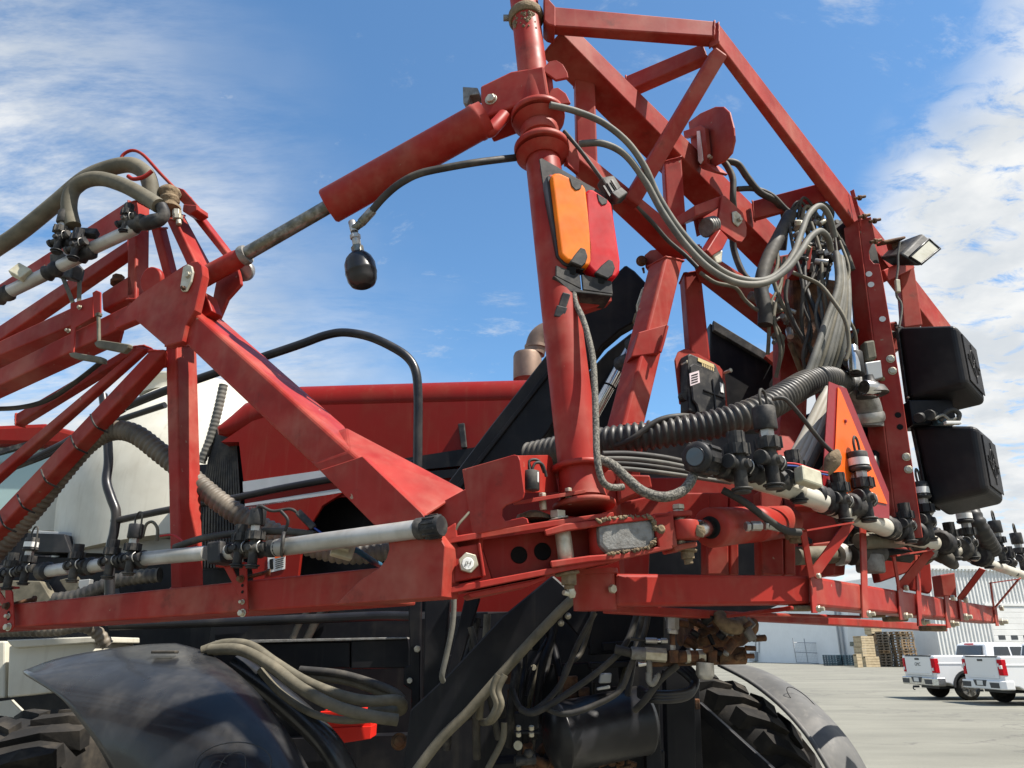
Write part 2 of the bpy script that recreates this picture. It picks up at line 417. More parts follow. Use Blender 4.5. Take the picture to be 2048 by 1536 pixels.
mat('wall_white', (0.84, 0.85, 0.84), (0.79, 0.80, 0.79), scale=0.6, rough=0.6, streak=((0.64, 0.65, 0.63), 0.4))
mat('siding', (0.72, 0.72, 0.70), (0.66, 0.66, 0.64), scale=0.8, rough=0.4)
mat('galvanised', (0.38, 0.39, 0.40), rough=0.5, metal=0.4)
mat('teal_paint', (0.03, 0.07, 0.10), (0.02, 0.05, 0.07), rough=0.5)
mat('bright_red', (0.70, 0.022, 0.012), (0.66, 0.02, 0.01), rough=0.4)
# ================================================================ the yard
def structure(o): o['kind'] = 'structure'; return o
def ground_at(x, y):
    d = ray(x, y); return CAM + d * (-CAM.z / d.z)
m = bpy.data.materials.new('worn_asphalt'); m.use_nodes = True; MAT['worn_asphalt'] = m
nt = m.node_tree; N, L = nt.nodes, nt.links; b = N['Principled BSDF']; b.inputs['Roughness'].default_value = 0.9
t = N.new('ShaderNodeTexCoord')
def gnode(sc, det, rg, mp=None):
    n = N.new('ShaderNodeTexNoise'); n.inputs['Scale'].default_value = sc; n.inputs['Detail'].default_value = det; n.inputs['Roughness'].default_value = rg
    if mp:
        k = N.new('ShaderNodeMapping'); k.inputs['Scale'].default_value = mp; L.new(t.outputs['Object'], k.inputs[0]); L.new(k.outputs[0], n.inputs['Vector'])
    else: L.new(t.outputs['Object'], n.inputs['Vector'])
    return n
r1 = N.new('ShaderNodeValToRGB'); r1.color_ramp.elements[0].color = (0.145, 0.141, 0.115, 1); r1.color_ramp.elements[0].position = 0.35
r1.color_ramp.elements[1].color = (0.235, 0.228, 0.185, 1); r1.color_ramp.elements[1].position = 0.68
L.new(gnode(0.35, 10, 0.68, (0.4, 1.3, 1)).outputs['Fac'], r1.inputs[0])
r2 = N.new('ShaderNodeValToRGB'); r2.color_ramp.elements[0].color = (0.6, 0.6, 0.6, 1); r2.color_ramp.elements[0].position = 0.3; r2.color_ramp.elements[1].position = 0.65
L.new(gnode(26, 6, 0.75).outputs['Fac'], r2.inputs[0])
mx = N.new('ShaderNodeMix'); mx.data_type = 'RGBA'; mx.blend_type = 'MULTIPLY'; mx.inputs[0].default_value = 0.55
L.new(r1.outputs[0], mx.inputs[6]); L.new(r2.outputs[0], mx.inputs[7])
wv = gnode(0.6, 5, 0.6); vo = N.new('ShaderNodeTexVoronoi'); vo.feature = 'DISTANCE_TO_EDGE'; vo.inputs['Scale'].default_value = 0.16
ad = N.new('ShaderNodeMixRGB'); ad.blend_type = 'ADD'; ad.inputs[0].default_value = 1.0
L.new(t.outputs['Object'], ad.inputs[1]); sc = N.new('ShaderNodeVectorMath'); sc.operation = 'SCALE'; sc.inputs['Scale'].default_value = 3.0
L.new(wv.outputs['Color'], sc.inputs[0]); L.new(sc.outputs[0], ad.inputs[2]); L.new(ad.outputs[0], vo.inputs['Vector'])
r3 = N.new('ShaderNodeMapRange'); r3.inputs[1].default_value = 0.002; r3.inputs[2].default_value = 0.012; r3.inputs[3].default_value = 0.55; r3.inputs[4].default_value = 0.0
L.new(vo.outputs['Distance'], r3.inputs[0])
mc = N.new('ShaderNodeMix'); mc.data_type = 'RGBA'; L.new(r3.outputs[0], mc.inputs[0]); L.new(mx.outputs[2], mc.inputs[6]); mc.inputs[7].default_value = (0.07, 0.065, 0.06, 1)
st_ = N.new('ShaderNodeMapRange'); st_.inputs[1].default_value = 0.60; st_.inputs[2].default_value = 0.72; st_.inputs[4].default_value = 0.45
L.new(gnode(0.55, 4, 0.6, (0.35, 1.6, 1)).outputs['Fac'], st_.inputs[0])
ms_ = N.new('ShaderNodeMix'); ms_.data_type = 'RGBA'; L.new(st_.outputs[0], ms_.inputs[0]); L.new(mc.outputs[2], ms_.inputs[6]); ms_.inputs[7].default_value = (0.10, 0.095, 0.082, 1)
L.new(ms_.outputs[2], b.inputs['Base Color'])
bp = N.new('ShaderNodeBump'); bp.inputs['Strength'].default_value = 0.5; bp.inputs['Distance'].default_value = 0.02
L.new(gnode(40, 5, 0.7).outputs['Fac'], bp.inputs['Height']); L.new(bp.outputs[0], b.inputs['Normal'])
g = MB(); S = 1500.0
g.add([V((-S, -S, 0)), V((S, -S, 0)), V((S, S, 0)), V((-S, S, 0))], [(0, 1, 2, 3)])
structure(g.build('ground', 'worn_asphalt'))

# ---------------------------------------------------------------- warehouse with the shaded wall
C0 = V((43.6, 80.0, 0)); WD = V((-3.9, 10.4, 0)).normalized(); WNRM = V((-WD.y, WD.x, 0))      # wall runs away from the corner
if WNRM.x > 0: WNRM = -WNRM
wh = thing('warehouse', 'long white metal warehouse with its shaded wall behind the pallet stacks', 'warehouse', C0)
H1 = 7.2; LEN = 62.0
w = MB(); w.prism([C0, C0 + WD * LEN, C0 + WD * LEN - WNRM * 30, C0 - WNRM * 30 + WD * 2], UPV * H1); wall1 = w.build('wall', 'wall_white', wh)
def wallpt(x, y=None):                                     # where the wall line passes pixel column x
    n = WNRM; d = ray(x, 1310 if y is None else y); return CAM + d * ((C0 - CAM).dot(n) / d.dot(n))
def wbox(x0, x1, y0, y1, th, out=0.0):
    mb = MB(); mb.prism([wallpt(x0, y0) + WNRM * out, wallpt(x1, y0) + WNRM * out, wallpt(x1, y1) + WNRM * out, wallpt(x0, y1) + WNRM * out], WNRM * th); return mb
wbox(1697, 1745, 1190, 1326, 0.08, 0.01).build('roller_door', 'siding', wh)
dr = [c for c in wh.children if c.name.startswith('roller_door')]
for xx in (1705, 1716, 1727, 1738):
    wbox(xx - 3.4, xx + 3.4, 1283.5, 1292, 0.05, 0.1).build('window', 'dark_glass', dr[0] if dr else wh)
for xa, wd_ in ((1692.5, 3.2), (1684.5, 2.2)):
    mb = MB(); a = wallpt(xa, 1310); a.z = 0.1; c = a.copy(); c.z = H1 - 0.2
    mb.cyl(a + WNRM * 0.2, c + WNRM * 0.2, 0.12, 8); mb.build('downpipe', 'galvanised', wh)
for xa, ya, yb in ((1512, 1262, 1308), (1519, 1268, 1306)):
    mb = MB(); mb.tube([wallpt(xa, ya) + WNRM * .1, wallpt(xa, yb) + WNRM * .1], 0.06, 6, 1); mb.build('conduit', 'galvanised', wh)
mb = wbox(1505, 1516, 1304, 1322, 0.5, 0.0); mb.build('meter_cabinet', 'galvanised', wh)

# ---------------------------------------------------------------- sunlit warehouse at the right
D2 = V((1, 0.16, 0)).normalized(); N2 = V((0.16, -1, 0)).normalized()
wb = thing('warehouse', 'tall warehouse with sunlit ribbed metal siding behind the pickups', 'warehouse', C0 + D2 * 15)
HB = 9.6
w = MB(); O2 = C0 + V((-0.5, -0.6, 0))
w.prism([O2, O2 + D2 * 60, O2 + D2 * 60 - N2 * 30, O2 - N2 * 30], UPV * (HB - 0.1)); w.build('wall', 'siding', wb)
sd = MB(); k = 0.0
while k < 56:                                              # ribbed cladding
    p = O2 + D2 * k + N2 * 0.01
    if not (6.3 < k < 16.0):
        sd.prism([p + D2 * 0.06, p + D2 * 0.24, p + D2 * 0.20 + N2 * 0.09, p + D2 * 0.10 + N2 * 0.09], UPV * HB)
    else:
        sd.prism([p + D2 * 0.06 + UPV * 6.2, p + D2 * 0.24 + UPV * 6.2, p + D2 * 0.20 + N2 * 0.09 + UPV * 6.2, p + D2 * 0.10 + N2 * 0.09 + UPV * 6.2], UPV * (HB - 6.2))
    k += 0.42
sd.build('siding', 'siding', wb)
tr = MB(); tr.prism([O2 + D2 * -0.3 + UPV * HB, O2 + D2 * 60 + UPV * HB, O2 + D2 * 60 + UPV * HB + N2 * 0.35, O2 + D2 * -0.3 + UPV * HB + N2 * 0.35], UPV * 0.35); tr.build('roof_trim', 'siding', wb)
door = MB(); door.prism([O2 + D2 * 6.4 + N2 * .02, O2 + D2 * 15.9 + N2 * .02, O2 + D2 * 15.9 + N2 * .02 + UPV * 5.95, O2 + D2 * 6.4 + N2 * .02 + UPV * 5.95], N2 * 0.05)
dob = door.build('roller_door', 'siding', wb)
for i in range(10):
    s = MB(); z0 = 0.1 + i * 0.58; a = O2 + D2 * 6.5 + N2 * 0.075 + UPV * z0
    s.prism([a, a + D2 * 9.3, a + D2 * 9.3 + UPV * 0.54, a + UPV * 0.54], N2 * 0.03, 0.01, 1); s.build('door_panel', 'siding', dob)
for i in range(6):
    s = MB(); a = O2 + D2 * (7.0 + i * 1.45) + N2 * 0.11 + UPV * 2.62
    s.prism([a, a + D2 * 0.78, a + D2 * 0.78 + UPV * 0.42, a + UPV * 0.42], N2 * 0.02, 0.08, 3); s.build('window', 'dark_glass', dob)
fr = MB(); a = O2 + D2 * 6.1 + UPV * 5.95 + N2 * 0.02
fr.prism([a, a + D2 * 10.1, a + D2 * 10.1 + UPV * 0.25, a + UPV * 0.25], N2 * 0.16); fr.build('door_lintel', 'siding', wb)

# ---------------------------------------------------------------- swing gate and fence post
gp = ground_at(1600, 1327.6)
gt = thing('yard_gate', 'thin galvanised mesh yard gate standing ajar before the shaded warehouse wall', 'gate', gp)
Yg = gp.y; 
def bar(mb, x0, y0, x1, y1, r, Y=None): mb.tube([P(x0, y0, Y or Yg), P(x1, y1, Y or Yg)], r, 6, 1)
mb = MB()
for a in ((1585, 1276, 1593, 1325), (1608, 1277, 1616, 1325), (1633, 1277, 1641, 1327)): bar(mb, *a, 0.055)
for a in ((1587, 1285, 1634, 1286), (1590, 1304, 1637, 1306), (1593, 1324, 1640, 1327)): bar(mb, *a, 0.04)
mb.build('gate_frame', 'galvanised', gt)
mb = MB(); 
for i in range(16):
    f = i / 16; bar(mb, 1587 + 46 * f, 1285, 1593 + 46 * f, 1325.5, 0.008)
for i in range(14):
    f = i / 13; bar(mb, 1587 + 6 * f, 1285 + 40 * f, 1634 + 6 * f, 1286 + 40 * f, 0.008)
mb.build('mesh', 'galvanised', gt)
gt2 = thing('fence_panel', 'short length of galvanised fence left of the drainpipe with barbed top', 'fence', ground_at(1655, 1329))
mb = MB(); bar(mb, 1637, 1279, 1644, 1329, 0.13); mb.build('post', 'galvanised', gt2)
mb = MB(); bar(mb, 1673, 1273, 1679, 1314, 0.08); mb.build('post', 'galvanised', gt2)
mb = MB(); bar(mb, 1638, 1288, 1675, 1286, 0.05); mb.build('rail', 'galvanised', gt2)
mb = MB()
for i in range(4): bar(mb, 1671, 1275 + i * 3, 1676, 1274 + i * 3, 0.03)
mb.build('barb', 'galvanised', gt2)

# ---------------------------------------------------------------- pallets and crates
def stack_axes(rot):
    return V((math.cos(rot), math.sin(rot), 0)), V((-math.sin(rot), math.cos(rot), 0))
def pallet_mesh(W=1.5, D=1.5, h=0.26):
    mb = MB(); ux, uy, uz = V((1, 0, 0)), V((0, 1, 0)), UPV
    for i in range(5):
        mb.box(V((0, -D / 2 + D * (i + .5) / 5, h - 0.035)), (ux * W / 2, uy * D / 11, uz * 0.032))
    for i in range(3):
        mb.box(V((0, -D / 2 + D * (i + .5) / 3, 0.028)), (ux * W / 2, uy * D / 8, uz * 0.026))
    for i in (-1, 0, 1):
        for j in (-1, 0, 1):
            mb.box(V((i * (W / 2 - 0.1), j * (D / 2 - 0.08), h / 2)), (ux * 0.07, uy * 0.07, uz * (h / 2 - 0.06)))
    return mb
def mesh_of(mb, name, mt):
    me = bpy.data.meshes.new(name); me.from_pydata(mb.v, [], mb.f); me.materials.append(MAT[mt]); return me
ORD = ['first', 'second', 'third', 'fourth', 'fifth', 'sixth', 'seventh', 'eighth', 'ninth', 'tenth', 'eleventh', 'twelfth', 'thirteenth', 'fourteenth', 'fifteenth', 'sixteenth', 'seventeenth']
PM = {k: mesh_of(pallet_mesh(), 'pallet', k) for k in ('wood', 'wood_pale', 'wood_grey')}
def stack(x, y, n, rot, mk, label, group):
    g0 = ground_at(x, y)
    for i in range(n):
        o = bpy.data.objects.new('pallet', PM[mk if random.random() < .8 else ('wood_grey' if mk == 'wood' else 'wood')]); COL.objects.link(o)
        o.location = g0 + V((random.uniform(-.06, .06), random.uniform(-.06, .06), i * 0.26)); o.rotation_euler = (0, 0, rot + random.uniform(-.04, .04))
        tag(o, '%s, %s' % (label, 'topmost' if i == n - 1 else 'bottom one' if i == 0 else '%s from the bottom' % ORD[i]), 'pallet', group)
stack(1783, 1333.4, 13, 0.5, 'wood_grey', 'weathered pallet in the tall stack beside the crates', 'pallets in the left tall stack')
stack(1815, 1334.0, 13, 0.15, 'wood', 'brown pallet in the tall stack behind the pickup tailgate', 'pallets in the front tall stack')
stack(1845, 1330.5, 15, 0.35, 'wood', 'dark pallet in the tall stack nearest the ribbed siding', 'pallets in the rear tall stack')
stack(1874, 1332.5, 5, 0.1, 'wood_pale', 'pale new pallet in the low stack before the siding', 'pallets in the low pale stack')
BP = mesh_of(pallet_mesh(1.45, 1.3, 0.22), 'pallet', 'teal_paint')
for x, nm in ((1666, 'left'), (1696, 'right')):
    g0 = ground_at(x, 1331.5)
    for i in range(5):
        o = bpy.data.objects.new('pallet', BP); COL.objects.link(o); o.location = g0 + V((0, random.uniform(-.05, .05), i * 0.22)); o.rotation_euler = (0, 0, 0.1)
        tag(o, 'black plastic pallet in the %s low stack, %s' % (nm, 'topmost' if i == 4 else 'bottom one' if i == 0 else ORD[i] + ' from the bottom'), 'pallet', 'black pallets in the %s stack' % nm)
def crate(x, y, z, W, h, mk, label, rot=0.2):
    g0 = ground_at(x, y) + V((0, 0, z)); ux, uy = stack_axes(rot)
    t_ = thing('wooden_crate', label, 'crate', g0)
    for i in range(4):
        for sy in (-1, 1):
            mb = MB(); mb.box(g0 + uy * sy * W * .45 + UPV * (h * (i + .5) / 4), (ux * W / 2, uy * 0.025, UPV * (h / 8 - .015))); mb.build('board', mk, t_)
            if i % 2 == 0:
                mb = MB(); mb.box(g0 + ux * sy * W * .47 + UPV * (h * (i + .5) / 4), (uy * W * .44, ux * 0.025, UPV * (h / 4 - .015))); mb.build('board', mk, t_)
    mb = MB(); mb.box(g0 + UPV * 0.03, (ux * W * .46, uy * W * .42, UPV * 0.02)); mb.build('floor_board', mk, t_)
    mb = MB(); mb.box(g0 + UPV * (h - .04), (ux * W * .46, uy * W * .42, UPV * 0.02)); mb.build('lid', mk, t_)
cs = [(1738, 1334, 0, 1.55, 1.0, 'wood_pale', 'pale wooden crate at the bottom of the front crate pile'),
      (1734, 1334, 1.0, 1.45, 1.0, 'wood_pale', 'cream wooden crate in the middle of the front crate pile'),
      (1735, 1334, 2.0, 1.4, .95, 'wood_pale', 'sallow wooden crate on top of the front crate pile'),
      (1765, 1333, 0, 1.4, 1.0, 'wood_grey', 'grey crate at the foot of the pile beside the pallets'),
      (1762, 1333, 1.0, 1.4, 1.2, 'wood_grey', 'dark grey crate in the middle of the pile beside the pallets'),
      (1763, 1333, 2.2, 1.3, 1.0, 'wood', 'brown crate third up in the pile beside the pallets'),
      (1757, 1333, 3.2, 1.2, .9, 'wood_pale', 'pale crate topmost of all the crates beside the pallets'),
      (1718, 1335, 0, 0.55, 1.25, 'wood_pale', 'narrow upright wooden crate left of the crate pile')]
for c in cs: crate(*c)

# ---------------------------------------------------------------- pickups
def pickup(rc, h, s, label, lamp_kind, word):
    h = h.normalized(); r = V((h.y, -h.x, 0)); t_ = thing('pickup_truck', label, 'pickup', rc)
    def W(x, y, z): return rc + h * (x * s) + r * (y * s) + UPV * (z * s)      # forward, to its right, up
    def side_prism(mb, poly, y0, y1, bevel=0.0, seg=2): return mb.prism([W(x, y0, z) for x, z in poly], r * ((y1 - y0) * s), bevel * s, seg)
    def arch(cx, R, a0, a1, n=12): return [(cx + R * math.cos(a0 + (a1 - a0) * i / n), 0.43 + R * math.sin(a0 + (a1 - a0) * i / n)) for i in range(n + 1)]
    AX, FX = 1.12, 4.85
    prof = [(0.0, 0.62), (0.0, 1.45), (0.04, 1.47), (1.95, 1.49), (2.02, 1.22), (4.0, 1.22), (5.75, 1.17), (5.85, 0.95), (5.85, 0.55)] \
        + [(5.4, 0.45)] + arch(FX, 0.5, 0.04, math.pi - 0.04) + [(4.2, 0.40), (1.75, 0.40)] + arch(AX, 0.5, 0.04, math.pi - 0.04) + [(0.45, 0.55)]
    mb = MB(); side_prism(mb, prof, -1.0, 1.0, 0.035, 3); body = mb.build('body', 'truck_white', t_)
    mb = MB()                                            # shoulder line along the bed
    side_prism(mb, [(0.1, 1.18), (1.9, 1.18), (1.9, 1.24), (0.1, 1.24)], 0.985, 1.012, 0.01); mb.build('shoulder_crease', 'truck_white', t_)
    mb = MB(); cab = [(1.98, 1.20), (4.15, 1.20), (3.45, 1.86), (3.1, 1.93), (2.35, 1.93), (2.12, 1.86)]
    n = len(cab); vs = []
    for y, inn in ((-0.97, 0.17), (0.97, 0.17)):
        for x, z in cab:
            k = (z - 1.2) / 0.73; vs.append(W(x, y * (1 - inn * k), z))
    mb.add(vs, [tuple(range(n)), tuple(range(2 * n - 1, n - 1, -1))] + [(i, (i + 1) % n, n + (i + 1) % n, n + i) for i in range(n)], bevel=0.04 * s, seg=3)
    mb.build('cab', 'truck_white', t_)
    mb = MB(); mb.prism([W(2.0, -0.74, 1.46), W(2.0, 0.74, 1.46), W(2.095, 0.70, 1.81), W(2.095, -0.70, 1.81)], -h * (0.03 * s)); rw = mb.build('rear_window', 'dark_glass', t_)
    mb = MB(); mb.prism([W(2.07, -0.25, 1.85), W(2.07, 0.25, 1.85), W(2.10, 0.25, 1.90), W(2.10, -0.25, 1.90)], -h * (0.03 * s)); mb.build('brake_lamp', 'lens_red', t_)
    def sw(x0, x1, x2, x3):
        mb = MB(); q = []
        for x, z in ((x0, 1.26), (x1, 1.26), (x2, 1.78), (x3, 1.78)):
            k = (z - 1.2) / 0.73; q.append(W(x, 0.97 * (1 - 0.17 * k) + 0.004, z))
        mb.prism(q, r * (0.012 * s), 0.008, 1); mb.build('side_window', 'dark_glass', t_)
    sw(2.28, 2.95, 2.95, 2.42); sw(3.02, 3.95, 3.45, 3.02)
    mb = MB(); mb.prism([W(-0.028, -0.80, 0.80), W(-0.028, 0.80, 0.80), W(-0.028, 0.80, 1.44), W(-0.028, -0.80, 1.44)], h * (0.03 * s), 0.02, 2); tg = mb.build('tailgate', 'truck_white', t_)
    mb = MB(); mb.box(W(-0.034, 0.0, 1.355), (r * (0.13 * s), UPV * (0.032 * s), h * 0.01), 0.006); mb.build('handle', 'truck_trim', tg)
    if word: text(word, W(-0.032, 0.0, 1.17), -r * -1, UPV, 0.17 * s, 'truck_trim', 'lettering', tg)
    mb = MB(); mb.box(W(-0.03, 0, 0.88), (r * (0.6 * s), UPV * (0.012 * s), h * 0.012)); mb.build('crease', 'truck_white', tg)
    mb = MB(); mb.box(W(0.0, 0, 1.475), (r * (0.82 * s), UPV * (0.012 * s), h * 0.05)); mb.build('top_cap', 'truck_trim', tg)
    for sgn in (-1, 1):
        mb = MB(); hh = 0.30
        q = [W(-0.034, sgn * 0.835, 0.90), W(-0.034, sgn * 0.835, 1.38), W(-0.01, sgn * 1.012, 1.38), W(-0.01, sgn * 1.012, 0.90)]
        mb.prism(q, h * (0.16 * s), 0.012, 2); lp = mb.build('tail_light', 'lens_red', t_)
        mb = MB()
        if lamp_kind == 0: mb.box(W(-0.03, sgn * 0.90, 1.02), (r * (0.04 * s), UPV * (0.05 * s), h * 0.02), 0.005)
        else:
            mb.box(W(-0.022, sgn * 0.965, 1.15), (r * (0.05 * s), UPV * (0.055 * s), h * 0.03), 0.01); mb.box(W(-0.032, sgn * 0.87, 1.21), (r * (0.035 * s), UPV * (0.05 * s), h * 0.012), 0.01)
        mb.build('reversing_lens', 'label_and_highlight_white', lp)
    mb = MB(); bump = [(-0.16, -0.95), (-0.16, 0.95), (0.02, 1.02), (0.30, 1.02), (0.30, -1.02), (0.02, -1.02)]
    mb.prism([W(x, y, 0.47) for x, y in bump], UPV * (0.27 * s), 0.03, 3); bm_ = mb.build('bumper', 'truck_white' if lamp_kind else 'chrome', t_)
    mb = MB(); mb.prism([W(-0.166, -0.26, 0.56), W(-0.166, 0.26, 0.56), W(-0.166, 0.34, 0.745), W(-0.166, -0.34, 0.745)], h * 0.02); mb.build('plate_recess', 'truck_trim', bm_)
    mb = MB(); mb.box(W(-0.176, 0.0, 0.655), (r * (0.15 * s), UPV * (0.07 * s), h * 0.008), 0.004); mb.build('number_plate', 'label_and_highlight_white', bm_)
    mb = MB(); mb.prism([W(-0.168, 0.50, 0.52), W(-0.168, 0.93, 0.52), W(-0.168, 0.93, 0.68), W(-0.168, 0.47, 0.68)], h * 0.02, 0.005, 1); mb.build('exhaust_opening', 'truck_trim', bm_)
    mb = MB(); mb.prism([W(-0.168, -0.50, 0.52), W(-0.168, -0.93, 0.52), W(-0.168, -0.93, 0.68), W(-0.168, -0.47, 0.68)], h * 0.02, 0.005, 1); mb.build('exhaust_opening', 'truck_trim', bm_)
    mb = MB(); mb.box(W(-0.22, 0, 0.42), (r * (0.04 * s), UPV * (0.035 * s), h * 0.1), 0.004); mb.tube([W(-0.25, 0, .44), W(-.33, 0, .42), W(-.34, 0, .34), W(-.28, 0, .31)], 0.02 * s, 6, 4); mb.build('tow_hook', 'truck_trim', bm_)
    mb = MB(); side_prism(mb, [(0.3, 0.36), (5.3, 0.36), (5.3, 0.6), (0.3, 0.6)], -0.55, 0.55); mb.build('chassis', 'truck_trim', t_)
    for ax in (AX, FX):
        mb = MB()
        side_prism(mb, [(ax + .47 * math.cos(a), .43 + .47 * math.sin(a)) for a in [math.pi * i / 12 for i in range(13)]], -0.9, 0.9); mb.build('wheel_well', 'truck_trim', t_)
        if lamp_kind == 0:                             # dark lip round the arch
            mb = MB(); out = arch(ax, 0.57, 0.0, math.pi); inn = arch(ax, 0.49, math.pi, 0.0); side_prism(mb, out + inn, 0.99, 1.03, 0.0); mb.build('arch_trim', 'truck_trim', t_)
        for sgn in (-1, 1):
            c = W(ax, sgn * 0.86, 0.415); a_, b_ = c - r * (sgn * 0.14 * s), c + r * (sgn * 0.14 * s)
            mb = MB(); R = 0.415 * s; mb.lathe(a_, b_, [(0, R * .62), (0.0, R * .9), (.12, R * .985), (.3, R), (.7, R), (.88, R * .985), (1, R * .9), (1, R * .66)], 32); wl_ = mb.build('wheel', 'tyre', t_)
            mb = MB(); mb.lathe(a_.lerp(b_, .6), b_, [(0, R * .2), (.2, R * .58), (.9, R * .60), (1, R * .66), (1.02, R * .69)], 28); mb.build('rim', 'steel', wl_)
            mb = MB()
            for q in range(6):
                an = 2 * math.pi * q / 6
                for d_ in (-0.13, 0.13):
                    v1 = h * math.cos(an + d_) + UPV * math.sin(an + d_); mb.sq(b_ + v1 * R * .12, b_ + (h * math.cos(an + d_ * .8) + UPV * math.sin(an + d_ * .8)) * R * .62, 0.022 * s, 0.05 * s, r)
            mb.cyl(b_ - r * sgn * .01, b_ + r * (sgn * .03), R * .17, 12); mb.build('spokes', 'chrome', wl_)
pickup(V((14.92, 29.05, 0)), V((1, 0.06, 0)), 1.0, 'white pickup with dark wheel arch trim parked farther left', 0, 'GMC')
pickup(V((15.60, 26.3, 0)), V((1, 0.05, 0)), 1.0, 'white pickup cut off by the right edge of the photo', 1, None)
# ================================================================ the sprayer behind the boom
HD = vplane(P(440, 900, 4.75), P(1300, 850, 4.45))
sp = thing('self_propelled_sprayer', 'red self-propelled crop sprayer with cream tank, black handrails and fenders', 'sprayer', V((0.2, 4.6, 0)))
def on_l(pl, l, off=0.0): return [on(pl, x, y, off) for x, y in l]
mb = MB(); RH = 0.13
mb.prism(on_l(HD, [(442, 884), (505, 842), (605, 811), (1285, 794), (1285, 905), (487, 962), (478, 884)]), HD[1] * 0.6)
mb.prism(on_l(HD, [(438, 850), (500, 806), (600, 772), (1285, 754), (1285, 905), (520, 950)], RH), HD[1] * 1.2, 0.03, 2)
q_ = on_l(HD, [(505, 842), (560, 822), (605, 811), (900, 803), (1285, 794)], RH); q_ = [on(HD, 436, 862, .03), on(HD, 470, 856, .085)] + q_
mb.tube(q_, lambda t: RH * (.2 if t < .1 else .66 if t < .25 else 1), 28, 1)
hood = mb.build('hood', 'hood_red', sp)
mb = MB(); mb.plate(HD, [(917, 850), (930, 848), (932, 868), (935, 897), (924, 898), (920, 868)], -0.03, -0.001, 0.004); mb.build('latch', 'black_plastic', hood)
mb = MB(); mb.plate(HD, [(487, 964), (760, 925), (760, 948), (488, 985)], -0.012, 0.0, 0.0); mb.build('silver_stripe', 'silver', hood)
mb = MB(); mb.plate(HD, [(760, 925), (1100, 872), (1100, 915), (760, 948)], -0.012, 0.0, 0.0); mb.build('black_stripe', 'navy_black', hood)
mb = MB(); mb.plate(HD, [(700, 957), (1100, 922), (1100, 940), (700, 972)], -0.010, 0.0, 0.0); mb.build('black_stripe', 'navy_black', hood)
mb = MB(); mb.plate(HD, [(488, 986), (1100, 916), (1100, 960), (490, 1010)], 0.02, 0.02, 0.0); mb.build('belt_panel', 'hood_red', sp)
mb = MB(); mb.plate(HD, [(491, 1008), (690, 976), (688, 985), (491, 1018)], -0.01, 0.01, 0.0); mb.build('silver_stripe', 'silver', sp)
mb = MB(); mb.plate(HD, [(489, 1011), (690, 984), (645, 1012), (615, 1060), (602, 1110), (596, 1160), (586, 1285), (513, 1285), (505, 1150), (490, 1060)], 0.03, 0.0, 0.004)
pn = mb.build('side_panel', 'hood_red', sp)
mb = MB(); mb.plate(HD, [(536, 1114), (571, 1105), (570, 1138), (536, 1146)], -0.004, -0.001, 0.0); st = mb.build('warning_label', 'label_and_highlight_white', pn)
mb = MB(); mb.plate(HD, [(550, 1111), (571, 1105.5), (571, 1112), (550, 1117)], -0.003, -0.006, 0.0); mb.build('orange_band', 'orange', pn)
mb = MB()
for i in range(5): mb.plate(HD, [(551, 1120 + i * 4), (567, 1116 + i * 4), (567, 1117.5 + i * 4), (551, 1121.5 + i * 4)], -0.002, -0.006, 0.0)
mb.plate(HD, [(539, 1119), (546, 1117), (547, 1138), (540, 1140)], -0.002, -0.006, 0.0)
mb.build('print', 'ink_and_hole_shade', pn)
mb = MB(); mb.plate(HD, [(690, 984), (1280, 920), (1280, 1260), (900, 1260), (900, 1000), (760, 985)], 0.03, 0.05, 0.004); mb.build('side_panel', 'hood_red', sp)
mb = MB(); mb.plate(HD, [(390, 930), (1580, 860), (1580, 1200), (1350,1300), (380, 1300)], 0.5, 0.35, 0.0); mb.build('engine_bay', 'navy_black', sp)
# radiator screen at the nose
GR = vplane(P(400, 1000, 4.95), P(489, 1000, 4.72))
mb = MB(); mb.plate(GR, [(430, 852), (472, 842), (487, 965), (492, 1135), (396, 1140), (424, 945)], 0.03, 0.05, 0.0); gr = mb.build('screen', 'navy_black', sp)
mb = MB()
for i in range(15):
    f = i / 15.0; x0, x1 = 431 + 42 * f, 398 + 94 * f
    mb.sq(on(GR, x0, 856 - 10 * f, 0.03), on(GR, x0 * .35 + x1 * .65 - 6 * (1 - f), 1000, 0.03), 0.012, 0.02, V((0, 1, 0)), 0)
    mb.sq(on(GR, x0 * .35 + x1 * .65 - 6 * (1 - f), 1000, 0.03), on(GR, x1, 1136, 0.03), 0.012, 0.02, V((0, 1, 0)), 0)
mb.build('screen_bars', 'dark_rubber', gr)
# exhaust
mb = MB(); a, c = P(1055, 760, 5.1), P(1055, 708, 5.1); mb.lathe(a, c, [(0, .105), (.9, .105), (1, .098)], 24)
mb.tube([c + V((.05, 0, 0)), P(1072, 692, 5.1), P(1078, 676, 5.1), P(1094, 664, 5.1), P(1118, 660, 5.1)], 0.078, 24, 6); mb.lathe(P(1072, 698, 5.1), P(1072, 692, 5.1), [(0, .086), (1, .086)], 24)
mb.build('exhaust_stack', 'exhaust', sp)
